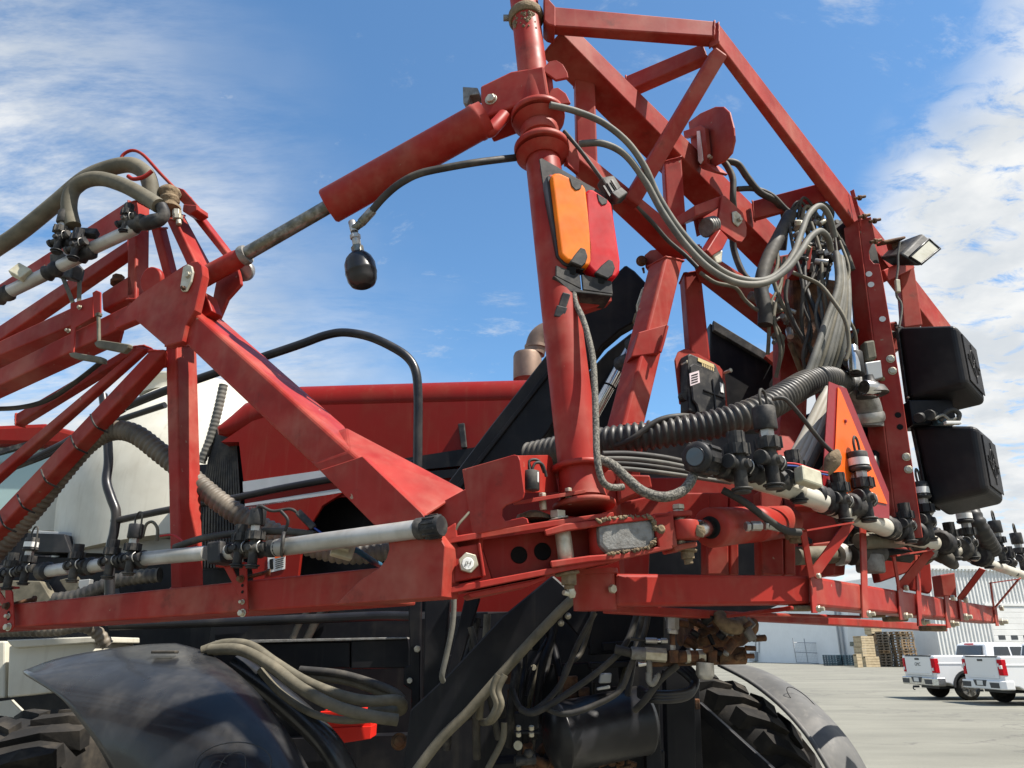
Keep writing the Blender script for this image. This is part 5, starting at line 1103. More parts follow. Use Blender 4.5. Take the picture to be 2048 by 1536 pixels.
mb = MB(); mb.fbox(frontal(3.6), [(1880, 1150), (1910, 1145), (1915, 1195), (1886, 1192)], .08); rpart(mb, 'end_post')
mb = MB(); mb.fbox(frontal(3.1), [(1740, 1085), (1815, 1095), (1830, 1140), (1760, 1165)], .06); rpart(mb, 'pad', 'orange' if 0 else RED)
# upper truss
rbeam('top_beam', [(1092, 51, 2.12), (1430, 73, 2.18)], [(1092, 11), (1431, 42)], [(1092, 70), (1422, 96)])
mb = MB(); mb.plate(frontal(2.1), [(1088, -30), (1100, 0), (1111, 12), (1111, 52), (1096, 48), (1088, 40)], .09, 0, .004); rpart(mb, 'joint_plate')
rbeam('long_diagonal', [(1436, 84, 2.18), (1895, 690, 3.35)], [(1436, 44), (1927, 683)], [(1420, 92), (1868, 690)], 0.06)
rbeam('cross_tube', [(1252, 183, 2.5), (1415, 112, 2.26)], [(1250, 152), (1405, 86)], [(1257, 200), (1418, 130)], .06)
mb = MB(); mb.sq(P(1437, 108, 2.22), P(1259, 408, 2.34), .058, .058, V((1, .2, 0)), .008); rpart(mb, 'brace')
rbeam('inner_diagonal', [(1120, 64, 2.18), (1555, 508, 3.0)], [(1150, 56), (1568, 470)], [(1082, 112), (1518, 540)], .09)
rbeam('upright', [(1189, 140, 2.36), (1199, 430, 2.36)], [(1150, 150), (1156, 400)], [(1213, 160), (1221, 450)], .07)
rbeam('lower_diagonal', [(1140, 303, 2.2), (1384, 517, 2.52)], [(1140, 278), (1400, 492)], [(1128, 330), (1332, 520)], .09)
rbeam('lower_diagonal', [(1384, 517, 2.54), (1640, 700, 3.2)], [(1400, 492), (1640, 650)], [(1400, 565), (1562, 690)], .09)
rbeam('leg', [(1368, 520, 2.50), (1290, 850, 2.34)], [(1332, 512), (1247, 852)], [(1392, 526), (1322, 850)], .09, bevel=.010)
rbeam('upright', [(1402, 540, 2.7), (1426, 760, 2.7)], [(1368, 545), (1385, 760)], [(1420, 552), (1440, 760)], .09, bevel=.008)
rbeam('upright', [(1363, 312, 2.58), (1375, 480, 2.58)], [(1328, 322), (1337, 480)], [(1382, 332), (1393, 480)], .06)
rbeam('cross_tube', [(1506, 437, 2.86), (1668, 398, 2.72)], [(1503, 402), (1640, 366)], [(1508, 444), (1660, 402)], .06)
mb = MB(); mb.fbox(vplane(P(1262, 690, 2.36), P(1332, 670, 2.38)), [(1277, 664), (1334, 648), (1320, 706), (1262, 714)], .09, -.02, .004); sl = rpart(mb, 'sleeve')
mb = MB(); mb.tube([P(1334, 652, 2.345), P(1327, 680, 2.34), P(1320, 704, 2.335)], .006, 8, 4); mb.build('weld_bead', RED, sl)
mb = MB(); mb.plate(vplane(P(1290, 560, 2.72), P(1345, 560, 2.62)), [(1288, 510), (1300, 500), (1340, 495), (1350, 560), (1322, 570), (1300, 548), (1290, 535)], .02, 0, .003); lg = rpart(mb, 'pin_lug')
mb = MB(); mb.cyl(P(1283, 522, 2.66), P(1283, 522, 2.72), m_px(11, P(1283, 522, 2.66)), 18); mb.hexa(P(1283, 522, 2.655), TOCAM, m_px(8, P(1283, 522, 2.66)), .012); mb.lathe(P(1286, 536, 2.66), P(1288, 546, 2.66), [(0, .006), (1, .004)], 8); mb.build('pin', 'rusty', lg)
# pulley hanger
pp2 = vplane(P(1440, 440, 2.52), P(1490, 450, 2.60))
mb = MB(); mb.plate(pp2, [(1444, 391), (1450, 391), (1486, 425), (1494, 455), (1493, 472), (1484, 484), (1474, 482), (1440, 458), (1437, 440)], .014, 0, .002); hg = rpart(mb, 'pulley_hanger')
mb = MB(); mb.fbox(pp2, [(1389, 411), (1444, 391), (1444, 412), (1390, 432)], .10, .012, .003); mb.build('hanger_roof', RED, hg)
mb = MB(); mb.fbox(pp2, [(1392, 430), (1444, 412), (1442, 450), (1400, 470)], .02, .11, .003); mb.build('hanger_back', RED, hg)
mb = MB(); mb.plate(pp2, [(1462, 425), (1470, 423), (1480, 432), (1482, 446), (1474, 455), (1464, 446)], -.008, 0, .003); kp = mb.build('pin_keeper', 'zinc', hg); mb = MB(); mb.hexa(on(pp2, 1478, 440, -.01), -pp2[1], .010, .012); mb.build('keeper_bolt', 'zinc', kp) if 0 else mb.build('keeper_bolt', 'zinc', hg)
mb = MB()
for i in range(4): mb.lathe(on(pp2, 1412 + i * 4, 455 - i, .03), on(pp2, 1415 + i * 4, 455 - i, .03), [(0, .035), (.5, .04), (1, .035)], 18)
mb.build('spring_washers', 'bare_steel', hg)
mb = MB(); mb.fbox(pp2, [(1440, 458), (1457, 476), (1446, 498), (1424, 512), (1414, 500)], .05, -.02, .004); mb.build('hanger_link', RED, hg)
mb = MB(); mb.fbox(pp2, [(1424, 505), (1446, 500), (1444, 525), (1434, 526)], .03, -.01, .004); mb.build('latch_tip', 'zinc', hg)
# D shaped guard on the top
gp3 = vplane(P(1380, 270, 2.72), P(1468, 270, 2.46))
mb = MB(); mb.plate(gp3, [(1376, 244), (1400, 226), (1430, 213), (1446, 213), (1458, 224), (1466, 255), (1468, 280), (1462, 306), (1448, 322), (1424, 334), (1400, 330), (1384, 310)], .012, 0, .003); gd3 = rpart(mb, 'hose_guard')
mb = MB(); mb.plate(gp3, [(1366, 262), (1402, 250), (1410, 256), (1414, 300), (1412, 330), (1404, 334), (1400, 300), (1398, 268), (1368, 276)], .02, -.03, .002); mb.build('angle_bracket', RED, gd3)
mb = MB(); mb.plate(gp3, [(1393, 262), (1399, 261), (1406, 320), (1401, 328), (1396, 322)], .004, -.034, .001); mb.build('lit_edge_strip', 'label_and_highlight_white', gd3)  # white strip paints the sunlit edge onto the angle bracket
mb = MB(); mb.hexa(on(gp3, 1422, 316, -.02), -gp3[1] + V((.6, 0, 0)), .009, .02); mb.build('bolt', 'zinc', gd3)
mb = MB(); mb.plate(gp3, [(1396, 330), (1414, 326), (1432, 342), (1428, 346), (1404, 338)], .06, -.03, .002); mb.build('foot_plate', RED, gd3)
# right post, a folded channel with slots painted on as discs
PP = vplane(P(1716, 700, 2.82), P(1800, 700, 2.76))
mb = MB(); mb.plate(PP, [(1717, 440), (1742, 433), (1752, 481), (1743, 489), (1738, 502), (1740, 518), (1748, 527), (1759, 527), (1766, 560), (1800, 760), (1846, 1075), (1797, 1075), (1758, 760)], .006, 0, .002); po = rpart(mb, 'channel_post')
PF = vplane(P(1716, 700, 2.82), P(1722, 700, 2.95))
mb = MB(); mb.prism([on(PP, 1717, 440, 0), on(PP, 1758, 760, 0), on(PP, 1797, 1075, 0), on(PP, 1797, 1075, 0) + V((-.03, .07, 0)), on(PP, 1758, 760, 0) + V((-.03, .07, 0)), on(PP, 1717, 440, 0) + V((-.03, .07, 0))], V((-.006, -.002, 0)), .001, 1); mb.build('flange', RED, po)
for x, y in ((1781, 718), (1785, 742), (1813, 914), (1817, 939)): bolt(x, y, PP, -.001, 13, po, .008, 'zinc')
for x, y in ((1796, 830), (1800, 854), (1738, 548), (1742, 569), (1765, 638)):
    mb = MB(); c = on(PP, x, y, -.001); mb.lathe(c, c - PP[1] * .001, [(0, m_px(6, c)), (1, m_px(6, c))], 12); mb.build('painted_slot', 'ink_and_hole_shade' if y > 800 else 'label_and_highlight_white', po)  # flat discs: shade of slots painted dark below, plain white above
mb = MB(); mb.plate(PP, [(1700, 382), (1708, 378), (1722, 432), (1722, 455), (1716, 440)], .006, -.004, .001); tp = rpart(mb, 'top_tab')
for x, y in ((1722, 395), (1731, 432), (1752, 441), (1754, 482)):
    mb = MB(); c = on(PP, x, y, -.02); mb.cyl(c + V((-.03, 0, -.006)), c + V((.02, 0, .006)), .007, 8); mb.hexa(c + V((-.012, 0, -.003)), V((1, 0, .2)), .013, .012); mb.build('u_bolt_end', 'rusty', tp)
mb = MB(); mb.fbox(frontal(2.98), [(1797, 520), (1826, 515), (1846, 650), (1808, 655)], .04); rpart(mb, 'rear_post')
mb = MB(); mb.plate(frontal(3.05), [(1800, 580), (1815, 576), (1823, 590), (1835, 650), (1800, 652)], .006, 0, .002); rpart(mb, 'tab')
mb = MB(); mb.sq(P(1762, 555, 2.86), P(1815, 530, 2.98), .05, .05); rpart(mb, 'short_stay')
mb = MB(); mb.fbox(frontal(3.1), [(1755, 640), (1790, 645), (1800, 700), (1770, 700)], .05); rpart(mb, 'tab')
# more rack steel deep behind the hoses
for a_, b_, w_ in (((1555, 520, 3.05), (1640, 760, 3.05), .09), ((1600, 560, 3.2), (1700, 760, 3.2), .07), ((1640, 690, 3.1), (1790, 660, 3.1), .07), ((1590, 700, 3.15), (1560, 960, 2.9), .09), ((1690, 1000, 3.0), (1640, 700, 3.15), .08)):
    mb = MB(); mb.sq(P(*a_), P(*b_), w_, w_, V((0, 1, .2)), .006); rpart(mb, 'rack_member')
mb = MB(); mb.fbox(frontal(3.0), [(1560, 660), (1620, 690), (1610, 900), (1560, 930)], .1); rpart(mb, 'rack_panel')
mb = MB(); mb.plate(frontal(2.95), [(1745, 820), (1790, 830), (1812, 850), (1815, 890), (1740, 880)], .03, 0, .004); rpart(mb, 'shelf')

# spray-pipe brackets clamped round the lower beam
def strap(pl, x0, y0, x1, y1, w_, name='strap', off=-.02, parent=None):
    mb = MB(); mb.plate(pl, [(x0 - w_ / 2, y0), (x0 + w_ / 2, y0), (x1 + w_ / 2, y1), (x1 - w_ / 2, y1)], .006, off, .001); return mb.build(name, RED, parent or rk)
SPP = shift(RB2, -.16)
def bracket(xb, yb, yt, leg=None, diag=None, w_=10, both=True):
    o = strap(RB2, xb, yt, xb + 5, yb, w_, 'pipe_bracket', -.012)
    c = on(RB2, xb + 8, yb - 8, -.03); k = m_px(1, c)
    mb = MB(); mb.hexa(c, V((.7, -.7, 0)), 7 * k, 7 * k); mb.cyl(c, c + V((.7, -.7, 0)) * (15 * k), 4 * k, 8); mb.build('clamp_bolt', 'zinc', o)
    c = on(RB2, xb + 8, yt + 4, -.03)
    mb = MB(); mb.hexa(c, V((.7, -.7, 0)), 6 * k, 7 * k); mb.build('clamp_bolt', 'zinc', o)
    if diag:
        (dx, dy, dY), ww = diag; a_ = P(dx, dy, dY); b2 = on(RB2, xb, yt + 2, -.018)
        mb = MB(); mb.sq(a_, b2, m_px(ww, a_), .006, V((.3, -1, 0)), 0); mb.build('stay', RED, o)
    if leg:
        (lx, ly, lY), ww = leg; a_ = P(lx, ly, lY); b2 = on(RB2, xb - 3, yt + 6, -.02)
        mb = MB(); mb.sq(a_, b2, m_px(ww, a_), .005, V((.3, -1, 0)), 0)
        if diag: mb.sq(a_, P(*diag[0]), .03, .005, UPV, 0)
        mb.build('leg', RED, o)
bracket(1626, 1226, 1148, ((1606, 1062, 2.2), 14), ((1700, 1046, 2.3), 20))
bracket(1727, 1236, 1050, None, None, 11)
bracket(1801, 1240, 1172, ((1787, 1112, 2.75), 8), ((1862, 1100, 2.85), 18))
bracket(1836, 1252, 1110, None, None, 8)
bracket(1894, 1256, 1192, None, None, 8)
bracket(1920, 1242, 1196, None, ((1965, 1138, 3.4), 14), 6)
bracket(1991, 1252, 1212, ((1981, 1166, 3.8), 6), ((2038, 1158, 3.8), 12), 5)

# ---------------------------------------------------------------- lower fold cylinder
lc = thing('hydraulic_cylinder', 'short fat red hydraulic cylinder beside the muddy hinge lug', 'cylinder', P(1490, 1090, 2.15))
a, c = P(1420, 1055, 2.02), P(1580, 1043, 2.45); R = m_px(40, a)
mb = MB(); mb.lathe(a, c, [(0, R * .60), (0.0, R * .92), (.015, R), (.12, R), (.125, R * .975), (.45, R * .975), (.45, R * 1.0), (.62, R * 1.0), (.62, R * .96), (.95, R * .96), (1, R * .8)], 40); mb.build('barrel', RED, lc)
mb = MB(); d_ = (c - a).normalized(); mb.lathe(a - d_ * .002, a + d_ * .004, [(0, R * .45), (.5, R * .62), (1, R * .62)], 30); mb.build('wiper', 'ink_and_hole_shade', lc)
mb = MB(); mb.cyl(P(1372, 1060, 1.93), a + d_ * .02, m_px(17, a), 24); mb.build('rod', 'chrome', lc)
mb = MB(); q = P(1371, 1060, 1.94); mb.cyl(q - UPV * m_px(19, q), q + UPV * m_px(18, q), m_px(27, q), 28); mb.build('rod_eye', RED, lc)
mb = MB(); mb.lathe(q + V((.028, -.02, -.02)), q + V((.034, -.024, .008)), [(0, .012), (.5, .016), (1, .01)], 8); mb.build('mud_smear', 'mud', lc)
mb = MB(); mb.hexa(P(1491, 1053, 2.03), V((1, .2, .02)), .014, .012); mb.hexa(P(1502, 1052, 2.03), V((1, .2, .02)), .014, .03); mb.hexa(P(1528, 1051, 2.06), V((1, .2, .02)), .013, .01); mb.cyl(P(1534, 1051, 2.07), P(1568, 1058, 2.12), .011, 12); mb.build('port_fitting', 'steel', lc)
mb = MB(); q = P(1591, 1078, 2.3); mb.cyl(q, q + V((0, 0, .03)), .03, 16); mb.hexa(q - UPV * .012, UPV, .02, .02); mb.build('anchor_bolt', 'mud', lc)

# ---------------------------------------------------------------- chrome lift cylinder behind the mast
lf = thing('hydraulic_cylinder', 'bright chrome hydraulic rod slanting between the mast and the red leg', 'cylinder', P(1185, 850, 2.78))
a, c = P(1170, 862, 2.80), P(1288, 648, 2.76)
mb = MB(); mb.cyl(a, a.lerp(c, .98), m_px(12, a), 20); mb.build('rod', 'chrome', lf)
for f, r_ in ((.60, 19), (.78, 18)):
    q = a.lerp(c, f); d_ = (c - a).normalized(); mb = MB(); s_ = V((.55, -.5, .1)).normalized(); mb.cyl(q - s_ * .01, q + s_ * .045, m_px(r_, q), 20); mb.cyl(q + s_ * .045, q + s_ * .058, m_px(r_ * .8, q), 20); mb.build('line_clamp', 'black_plastic', lf)
mb = MB(); q = P(1240, 770, 2.79); mb.lathe(a.lerp(c, .40), a.lerp(c, .415), [(0, m_px(12.6, q)), (1, m_px(12.6, q))], 20); mb.build('scribe_ring', 'ink_and_hole_shade', lf)
mb = MB(); mb.plate(frontal(2.74), [(1283, 578), (1288, 572), (1294, 573), (1299, 580), (1303, 600), (1300, 618), (1292, 630), (1282, 632), (1274, 622), (1273, 608)], .02, 0, .004); kl = mb.build('pin_link', 'zinc', lf)
mb = MB(); mb.cyl(P(1287, 611, 2.73), P(1287, 611, 2.745), m_px(10, P(1287, 611, 2.73)), 20); mb.build('pin_head', 'zinc', lf)
mb = MB(); q = P(1288, 640, 2.75); mb.lathe(q + V((-.035, 0, -.02)), q + V((.035, 0, .03)), [(0, .02), (.3, .04), (.7, .045), (1, .02)], 12); mb.build('mud_cake', 'mud', lf)

# ---------------------------------------------------------------- tail lamp pair
TL = vplane(P(1100, 440, 1.97), P(1240, 470, 2.03))
tlm = thing('tail_lamp', 'amber and red tail lamp pair on a black bracket bolted to the mast', 'tail lamp', on(TL, 1160, 600))
mb = MB(); mb.plate(TL, [(1079, 318), (1084, 316), (1205, 385), (1226, 400), (1226, 560), (1110, 540)], .006, .052, .001); mb.build('back_plate', 'black_plastic', tlm)
mb = MB(); mb.plate(TL, [(1093, 352), (1102, 350), (1122, 512), (1140, 524), (1170, 536), (1170, 540), (1128, 530), (1114, 512)], .045, .004, .004); mb.build('housing', 'black_gloss', tlm)
def lens(poly, mt, notch, label):
    mb = MB(); mb.prism([on(TL, x, y, -.012) for x, y in poly], TL[1] * .05, .010, 4); o = mb.build('lens', mt, tlm); o['label'] = label
    for n_ in notch:
        mb = MB(); mb.plate(TL, n_, .02, -.0145, .003); mb.build('corner_cap', 'black_plastic', o)
lens([(1102, 352), (1108, 345), (1120, 345), (1164, 366), (1172, 376), (1188, 495), (1188, 522), (1180, 532), (1164, 531), (1134, 520), (1121, 508)], 'amber', [[(1138, 354), (1165, 366), (1162, 378), (1152, 381), (1143, 372)], [(1140, 523), (1150, 508), (1162, 494), (1171, 497), (1176, 512), (1172, 526), (1164, 533)]], 'ribbed amber lens')
lens([(1171, 386), (1176, 378), (1186, 378), (1216, 398), (1224, 408), (1241, 522), (1240, 544), (1232, 555), (1216, 555), (1188, 544), (1176, 532)], 'lens_red', [[(1193, 385), (1216, 399), (1214, 408), (1204, 411), (1197, 402)], [(1190, 545), (1203, 530), (1218, 518), (1226, 521), (1231, 535), (1226, 550), (1216, 557)]], 'ribbed red lens')
for b_ in ([(1112, 530), (1160, 548), (1163, 578), (1112, 552)], [(1163, 548), (1224, 562), (1226, 588), (1166, 579)]):
    mb = MB(); mb.plate(TL, b_, .008, .0, .002); mb.build('bracket_lip', 'black_plastic', tlm)
mb = MB(); mb.prism([on(TL, x, y, .0) for x, y in [(1106, 551), (1140, 583), (1224, 592), (1226, 588), (1166, 580), (1112, 552)]], TL[1] * .07 + V((0, 0, -.012)), .002, 1); mb.build('bracket_tray', 'black_plastic', tlm)
for x, y in ((1143, 541), (1200, 559)):
    c = on(TL, x, y, -.001); mb = MB(); mb.box(c, (V((m_px(9, c), 0, 0)), V((0, .0006, 0)), V((0, 0, m_px(8, c)))), .0); mb.build('cable_slot_shade', 'ink_and_hole_shade', tlm)  # dark patch painted in for the shade of a cable slot
mb = MB(); mb.plate(TL, [(1156, 605), (1222, 588), (1224, 602), (1158, 624)], .05, .05, .002); mb.build('mast_bracket', RED, tlm)
mb = MB(); c = P(1132, 590, 1.98); mb.sq(P(1133, 588, 1.98), P(1123, 620, 1.98), .024, .016, V((0, 1, 0)), .003); mb.sq(P(1124, 615, 1.98), P(1118, 637, 1.98), .032, .02, V((0, 1, 0)), .003); mb.build('loose_plug', 'black_plastic', tlm)

# ---------------------------------------------------------------- slow-vehicle triangle
TR_ = vplane(P(1658, 900, 2.34), P(1779, 1000, 2.58))
sm = thing('warning_triangle', 'orange slow-vehicle triangle with dark red reflective border behind the nozzles', 'sign', on(TR_, 1710, 1036))
mb = MB(); mb.plate(TR_, [(1658, 763), (1693, 777), (1778, 985), (1779, 1037), (1740, 1034), (1640, 1010), (1646, 955)], .003, 0, .0); mb.build('border', 'border_red', sm)
mb = MB(); mb.plate(TR_, [(1676, 774), (1681, 780), (1775, 1008), (1664, 984), (1671, 889)], .002, -.004, .0); mb.build('centre_panel', 'orange', sm)
mb = MB(); c = on(TR_, 1691, 842, -.006); mb.lathe(c, c - TR_[1] * .004, [(0, .007), (1, .005)], 10); mb.build('rivet', 'border_red', sm)

# ---------------------------------------------------------------- control module
CM = vplane(P(1378, 770, 2.50), P(1452, 780, 2.58))
cm = thing('control_module', 'black finned electronic control module on a rounded red plate', 'module', on(CM, 1410, 828))
mb = MB(); mb.plate(CM, [(1350, 720), (1357, 703), (1370, 697), (1384, 700), (1440, 732), (1450, 745), (1458, 832), (1360, 808)], .008, .05, .003); mb.build('mount_plate', RED, cm)
mb = MB(); mb.fbox(CM, [(1376, 710), (1380, 706), (1432, 728), (1438, 742), (1452, 770), (1453, 826), (1394, 829), (1378, 822)], .05, 0, .008); md_ = mb.build('housing', 'black_plastic', cm)
mb = MB(); mb.plate(CM, [(1380, 732), (1388, 726), (1434, 745), (1450, 770), (1451, 824), (1398, 826), (1394, 810), (1386, 800)], .01, -.012, .004); mb.build('lid', 'black_plastic', md_)
mb = MB(); mb.sq(on(CM, 1425, 758, -.014), on(CM, 1432, 820, -.014), .004, .008, V((0, 1, 0)), 0); mb.build('rib', 'black_gloss', md_)
mb = MB(); mb.sq(on(CM, 1407, 780, -.014), on(CM, 1448, 796, -.014), .004, .008, V((0, 1, 0)), 0); mb.build('rib', 'black_gloss', md_)
mb = MB(); mb.plate(CM, [(1379, 747), (1398, 741), (1400, 765), (1381, 772)], .002, -.013, .0); mb.build('label', 'label_pink', md_)
mb = MB()
for i in range(4): mb.plate(CM, [(1383, 750 + i * 5), (1396, 746 + i * 5), (1396, 748 + i * 5), (1383, 752 + i * 5)], .001, -.0145, 0)
mb.build('print', 'ink_and_hole_shade', md_)
mb = MB(); mb.plate(CM, [(1396, 715), (1428, 729), (1429, 736), (1396, 722)], .002, -.003, .0); mb.build('nameplate', 'label_amber', md_)
mb = MB()
for i in range(7): mb.plate(CM, [(1404 + i * 3.6, 726 + i * 1.6), (1406 + i * 3.6, 727 + i * 1.6), (1406.5 + i * 3.6, 733 + i * 1.6), (1404.5 + i * 3.6, 732 + i * 1.6)], .001, -.0145, 0)
mb.build('print', 'label_amber', md_)
mb = MB(); mb.plate(CM, [(1440, 764), (1446, 768), (1448, 786), (1442, 784)], .002, -.015, .0); mb.build('label', 'label_and_highlight_white', md_)
for x, y in ((1364, 730), (1370, 794), (1449, 746)):
    c = on(CM, x, y, .04); mb = MB(); mb.cyl(c, c - CM[1] * .03, .006, 10); mb.hexa(c - CM[1] * .03, -CM[1], .009, .006); mb.build('stud', 'zinc', cm)
mb = MB(); c = on(CM, 1366, 794, .03); mb.cyl(c + V((0, .01, 0)), c - CM[1] * .02, m_px(11, c), 14); mb.build('rubber_mount', 'black_plastic', cm)

# ---------------------------------------------------------------- black housings on the post
def housing(tl_, tr_, br_, bl_, rt, rb, label):
    pl = vplane(P(*tl_, 2.90), P(*tr_, 2.72))
    t_ = thing('sensor_housing', label, 'housing', on(pl, *bl_))
    a_, b2 = on(pl, *tr_), on(pl, *br_); n2 = (b2 - a_).normalized().cross(pl[1]).normalized()
    oa, ob = hit(a_, n2, *rt), hit(b2, n2, *rb)
    dep = ((oa - a_) + (ob - b2)) / 2
    if dep.length > .6 or dep.dot(pl[1]) < 0: dep = pl[1] * .24 + V((.05, 0, 0))
    mb = MB(); mb.prism([on(pl, *tl_), a_, b2, on(pl, *bl_)], dep, .024, 4); o = mb.build('shell', 'moulded_box', t_)
    u = (b2 - a_); dn = dep.normalized(); out = dn.cross(u.normalized()).normalized()
    if out.x < 0: out = -out
    q = [a_ + dep * .18 + u * .10, a_ + dep * .92 + u * .10, a_ + dep * .92 + u * .88, a_ + dep * .18 + u * .88]
    mb = MB(); mb.prism([p + out * .001 for p in q], out * .004, .002, 1); mb.build('door_panel', 'moulded_box', t_)
    cc = a_ + dep * .55 + u * .48 + out * .006; r_ = dep.normalized(); uu = -u.normalized(); L_ = dep.length
    mb = oval(cc, r_, uu, L_ * .13, u.length * .22, .0022); 
    mb.tube([cc - r_ * L_ * .28, cc + r_ * L_ * .3], .003, 6, 1); mb.tube([cc - uu * u.length * .32, cc + uu * u.length * .32], .0025, 6, 1); mb.tube([cc - r_ * L_ * .25 + uu * .02, cc - r_ * L_ * .1 - uu * .03, cc + r_ * L_ * .05 + uu * .02, cc + r_ * L_ * .2 - uu * .03], .003, 6, 4)
    e_ = mb.build('emblem', 'moulded_box', t_)
    mb = MB(); mb.prism([on(pl, tl_[0] - 5, tl_[1] - 3, .004), on(pl, tl_[0] + 2, tl_[1] - 3, .004), on(pl, bl_[0] + 2, bl_[1] + 6, .004), on(pl, bl_[0] - 5, bl_[1] + 6, .004)], pl[1] * .1, .002, 1); mb.build('mount_flange', 'black_plastic', t_)
    for p_ in (tl_, bl_):
        mb = MB(); c = on(pl, p_[0] + 2, p_[1] + (4 if p_ is tl_ else -4), -.004); mb.hexa(c, -pl[1], .006, .006); mb.build('screw', 'zinc', t_)
    return t_
housing((1793, 651), (1912, 646.5), (1935, 768), (1815, 799), (1955, 703), (1971, 800), 'upper black moulded plastic housing on the right red post')
housing((1823, 848), (1953, 849), (1976, 982), (1858, 1010), (1991, 888), (2009, 1001), 'lower black moulded plastic housing on the right red post')
wr = thing('wiring_cluster', 'tangle of connectors squeezed between the two black housings', 'wiring', P(1860, 845, 2.8))
mb = MB(); mb.cyl(P(1837, 836, 2.78), P(1845, 834, 2.82), .02, 12); mb.build('connector', 'black_plastic', wr)
mb = MB(); mb.cyl(P(1858, 830, 2.78), P(1866, 832, 2.82), .022, 12); mb.build('connector', 'black_plastic', wr)
mb = MB(); mb.tube(P3([(1880, 842, 2.8), (1890, 826, 2.8), (1905, 820, 2.8), (1918, 828, 2.8), (1915, 842, 2.8)]), .010, 8, 5); mb.build('cable', 'dark_rubber', wr)
mb = MB(); mb.tube(P3([(1870, 838, 2.78), (1885, 830, 2.78), (1900, 840, 2.78), (1912, 836, 2.78)]), .006, 8, 5); mb.build('cable', 'grey_hose', wr)
mb = MB(); mb.fbox(frontal(2.8), [(1872, 832), (1894, 828), (1900, 845), (1876, 847)], .04); mb.build('circuit_box', 'teal_paint', wr)
mb = MB(); mb.fbox(frontal(2.85), [(1818, 800), (1905, 798), (1915, 848), (1826, 850)], .1); mb.build('support', 'navy_black', wr)
mb = MB(); mb.box(P(1905, 846, 2.76), (V((.03, 0, 0)), V((0, .01, 0)), V((0, 0, .006))), .002); mb.build('tag', 'label_and_highlight_white', wr)

# ---------------------------------------------------------------- work light
wl_p = vplane(P(1803, 500, 2.80), P(1876, 505, 2.84))
wk = thing('work_light', 'square black work light aimed down on a bracket at the post top', 'work light', P(1835, 540, 2.85))
fq = [(1802, 509), (1846, 465), (1876, 506), (1834, 540)]
tiltn = V((-.05, .13, .05))
mb = MB(); f3 = [on(wl_p, *q) for q in fq]; f3[2] += V((0, -.03, -.0)); f3[3] += V((0, -.03, -.0)); cen = sum(f3, V((0, 0, 0))) / 4
bk_ = [cen + (p - cen) * .72 + tiltn for p in f3]
mb.add(f3 + bk_, [(0, 1, 2, 3), (7, 6, 5, 4), (0, 4, 5, 1), (1, 5, 6, 2), (2, 6, 7, 3), (3, 7, 4, 0)], bevel=.012, seg=3); mb.build('housing', 'black_plastic', wk)
nn = (f3[1] - f3[0]).cross(f3[3] - f3[0]).normalized()
if nn.y > 0: nn = -nn
def fpt(u, v): return f3[0] * (1 - u) * (1 - v) + f3[1] * u * (1 - v) + f3[2] * u * v + f3[3] * (1 - u) * v
mb = MB(); mb.prism([fpt(.10, .40) + nn * .002, fpt(.90, .40) + nn * .002, fpt(.90, .90) + nn * .002, fpt(.10, .90) + nn * .002], nn * .003, .0, 1); mb.build('lens', 'lamp_glass', wk)
mb = MB(); rim = [fpt(.06, .36), fpt(.94, .36), fpt(.94, .94), fpt(.06, .94)]; mb.tube([p + nn * .004 for p in rim], .006, 6, 1, closed=True); mb.build('rim', 'black_gloss', wk)
mb = MB(); mb.sq(P(1760, 487, 2.84), P(1804, 478, 2.9), .04, .012); mb.fbox(frontal(2.9), [(1780, 480), (1800, 478), (1806, 505), (1786, 500)], .04, 0, .004); mb.build('bracket', 'rusty', wk)
mb = MB(); mb.tube(P3([(1800, 484, 2.8), (1796, 510, 2.8), (1796, 535, 2.8), (1793, 560, 2.8), (1793, 590, 2.8), (1802, 606, 2.8), (1803, 625, 2.8), (1798, 655, 2.8)]), .005, 8, 5); mb.build('cable', 'grey_hose', wk)
mb = MB(); mb.sq(P(1794, 560, 2.79), P(1796, 585, 2.79), .018, .016, V((0, 1, 0)), .003); mb.build('inline_plug', 'plug_cream', wk)
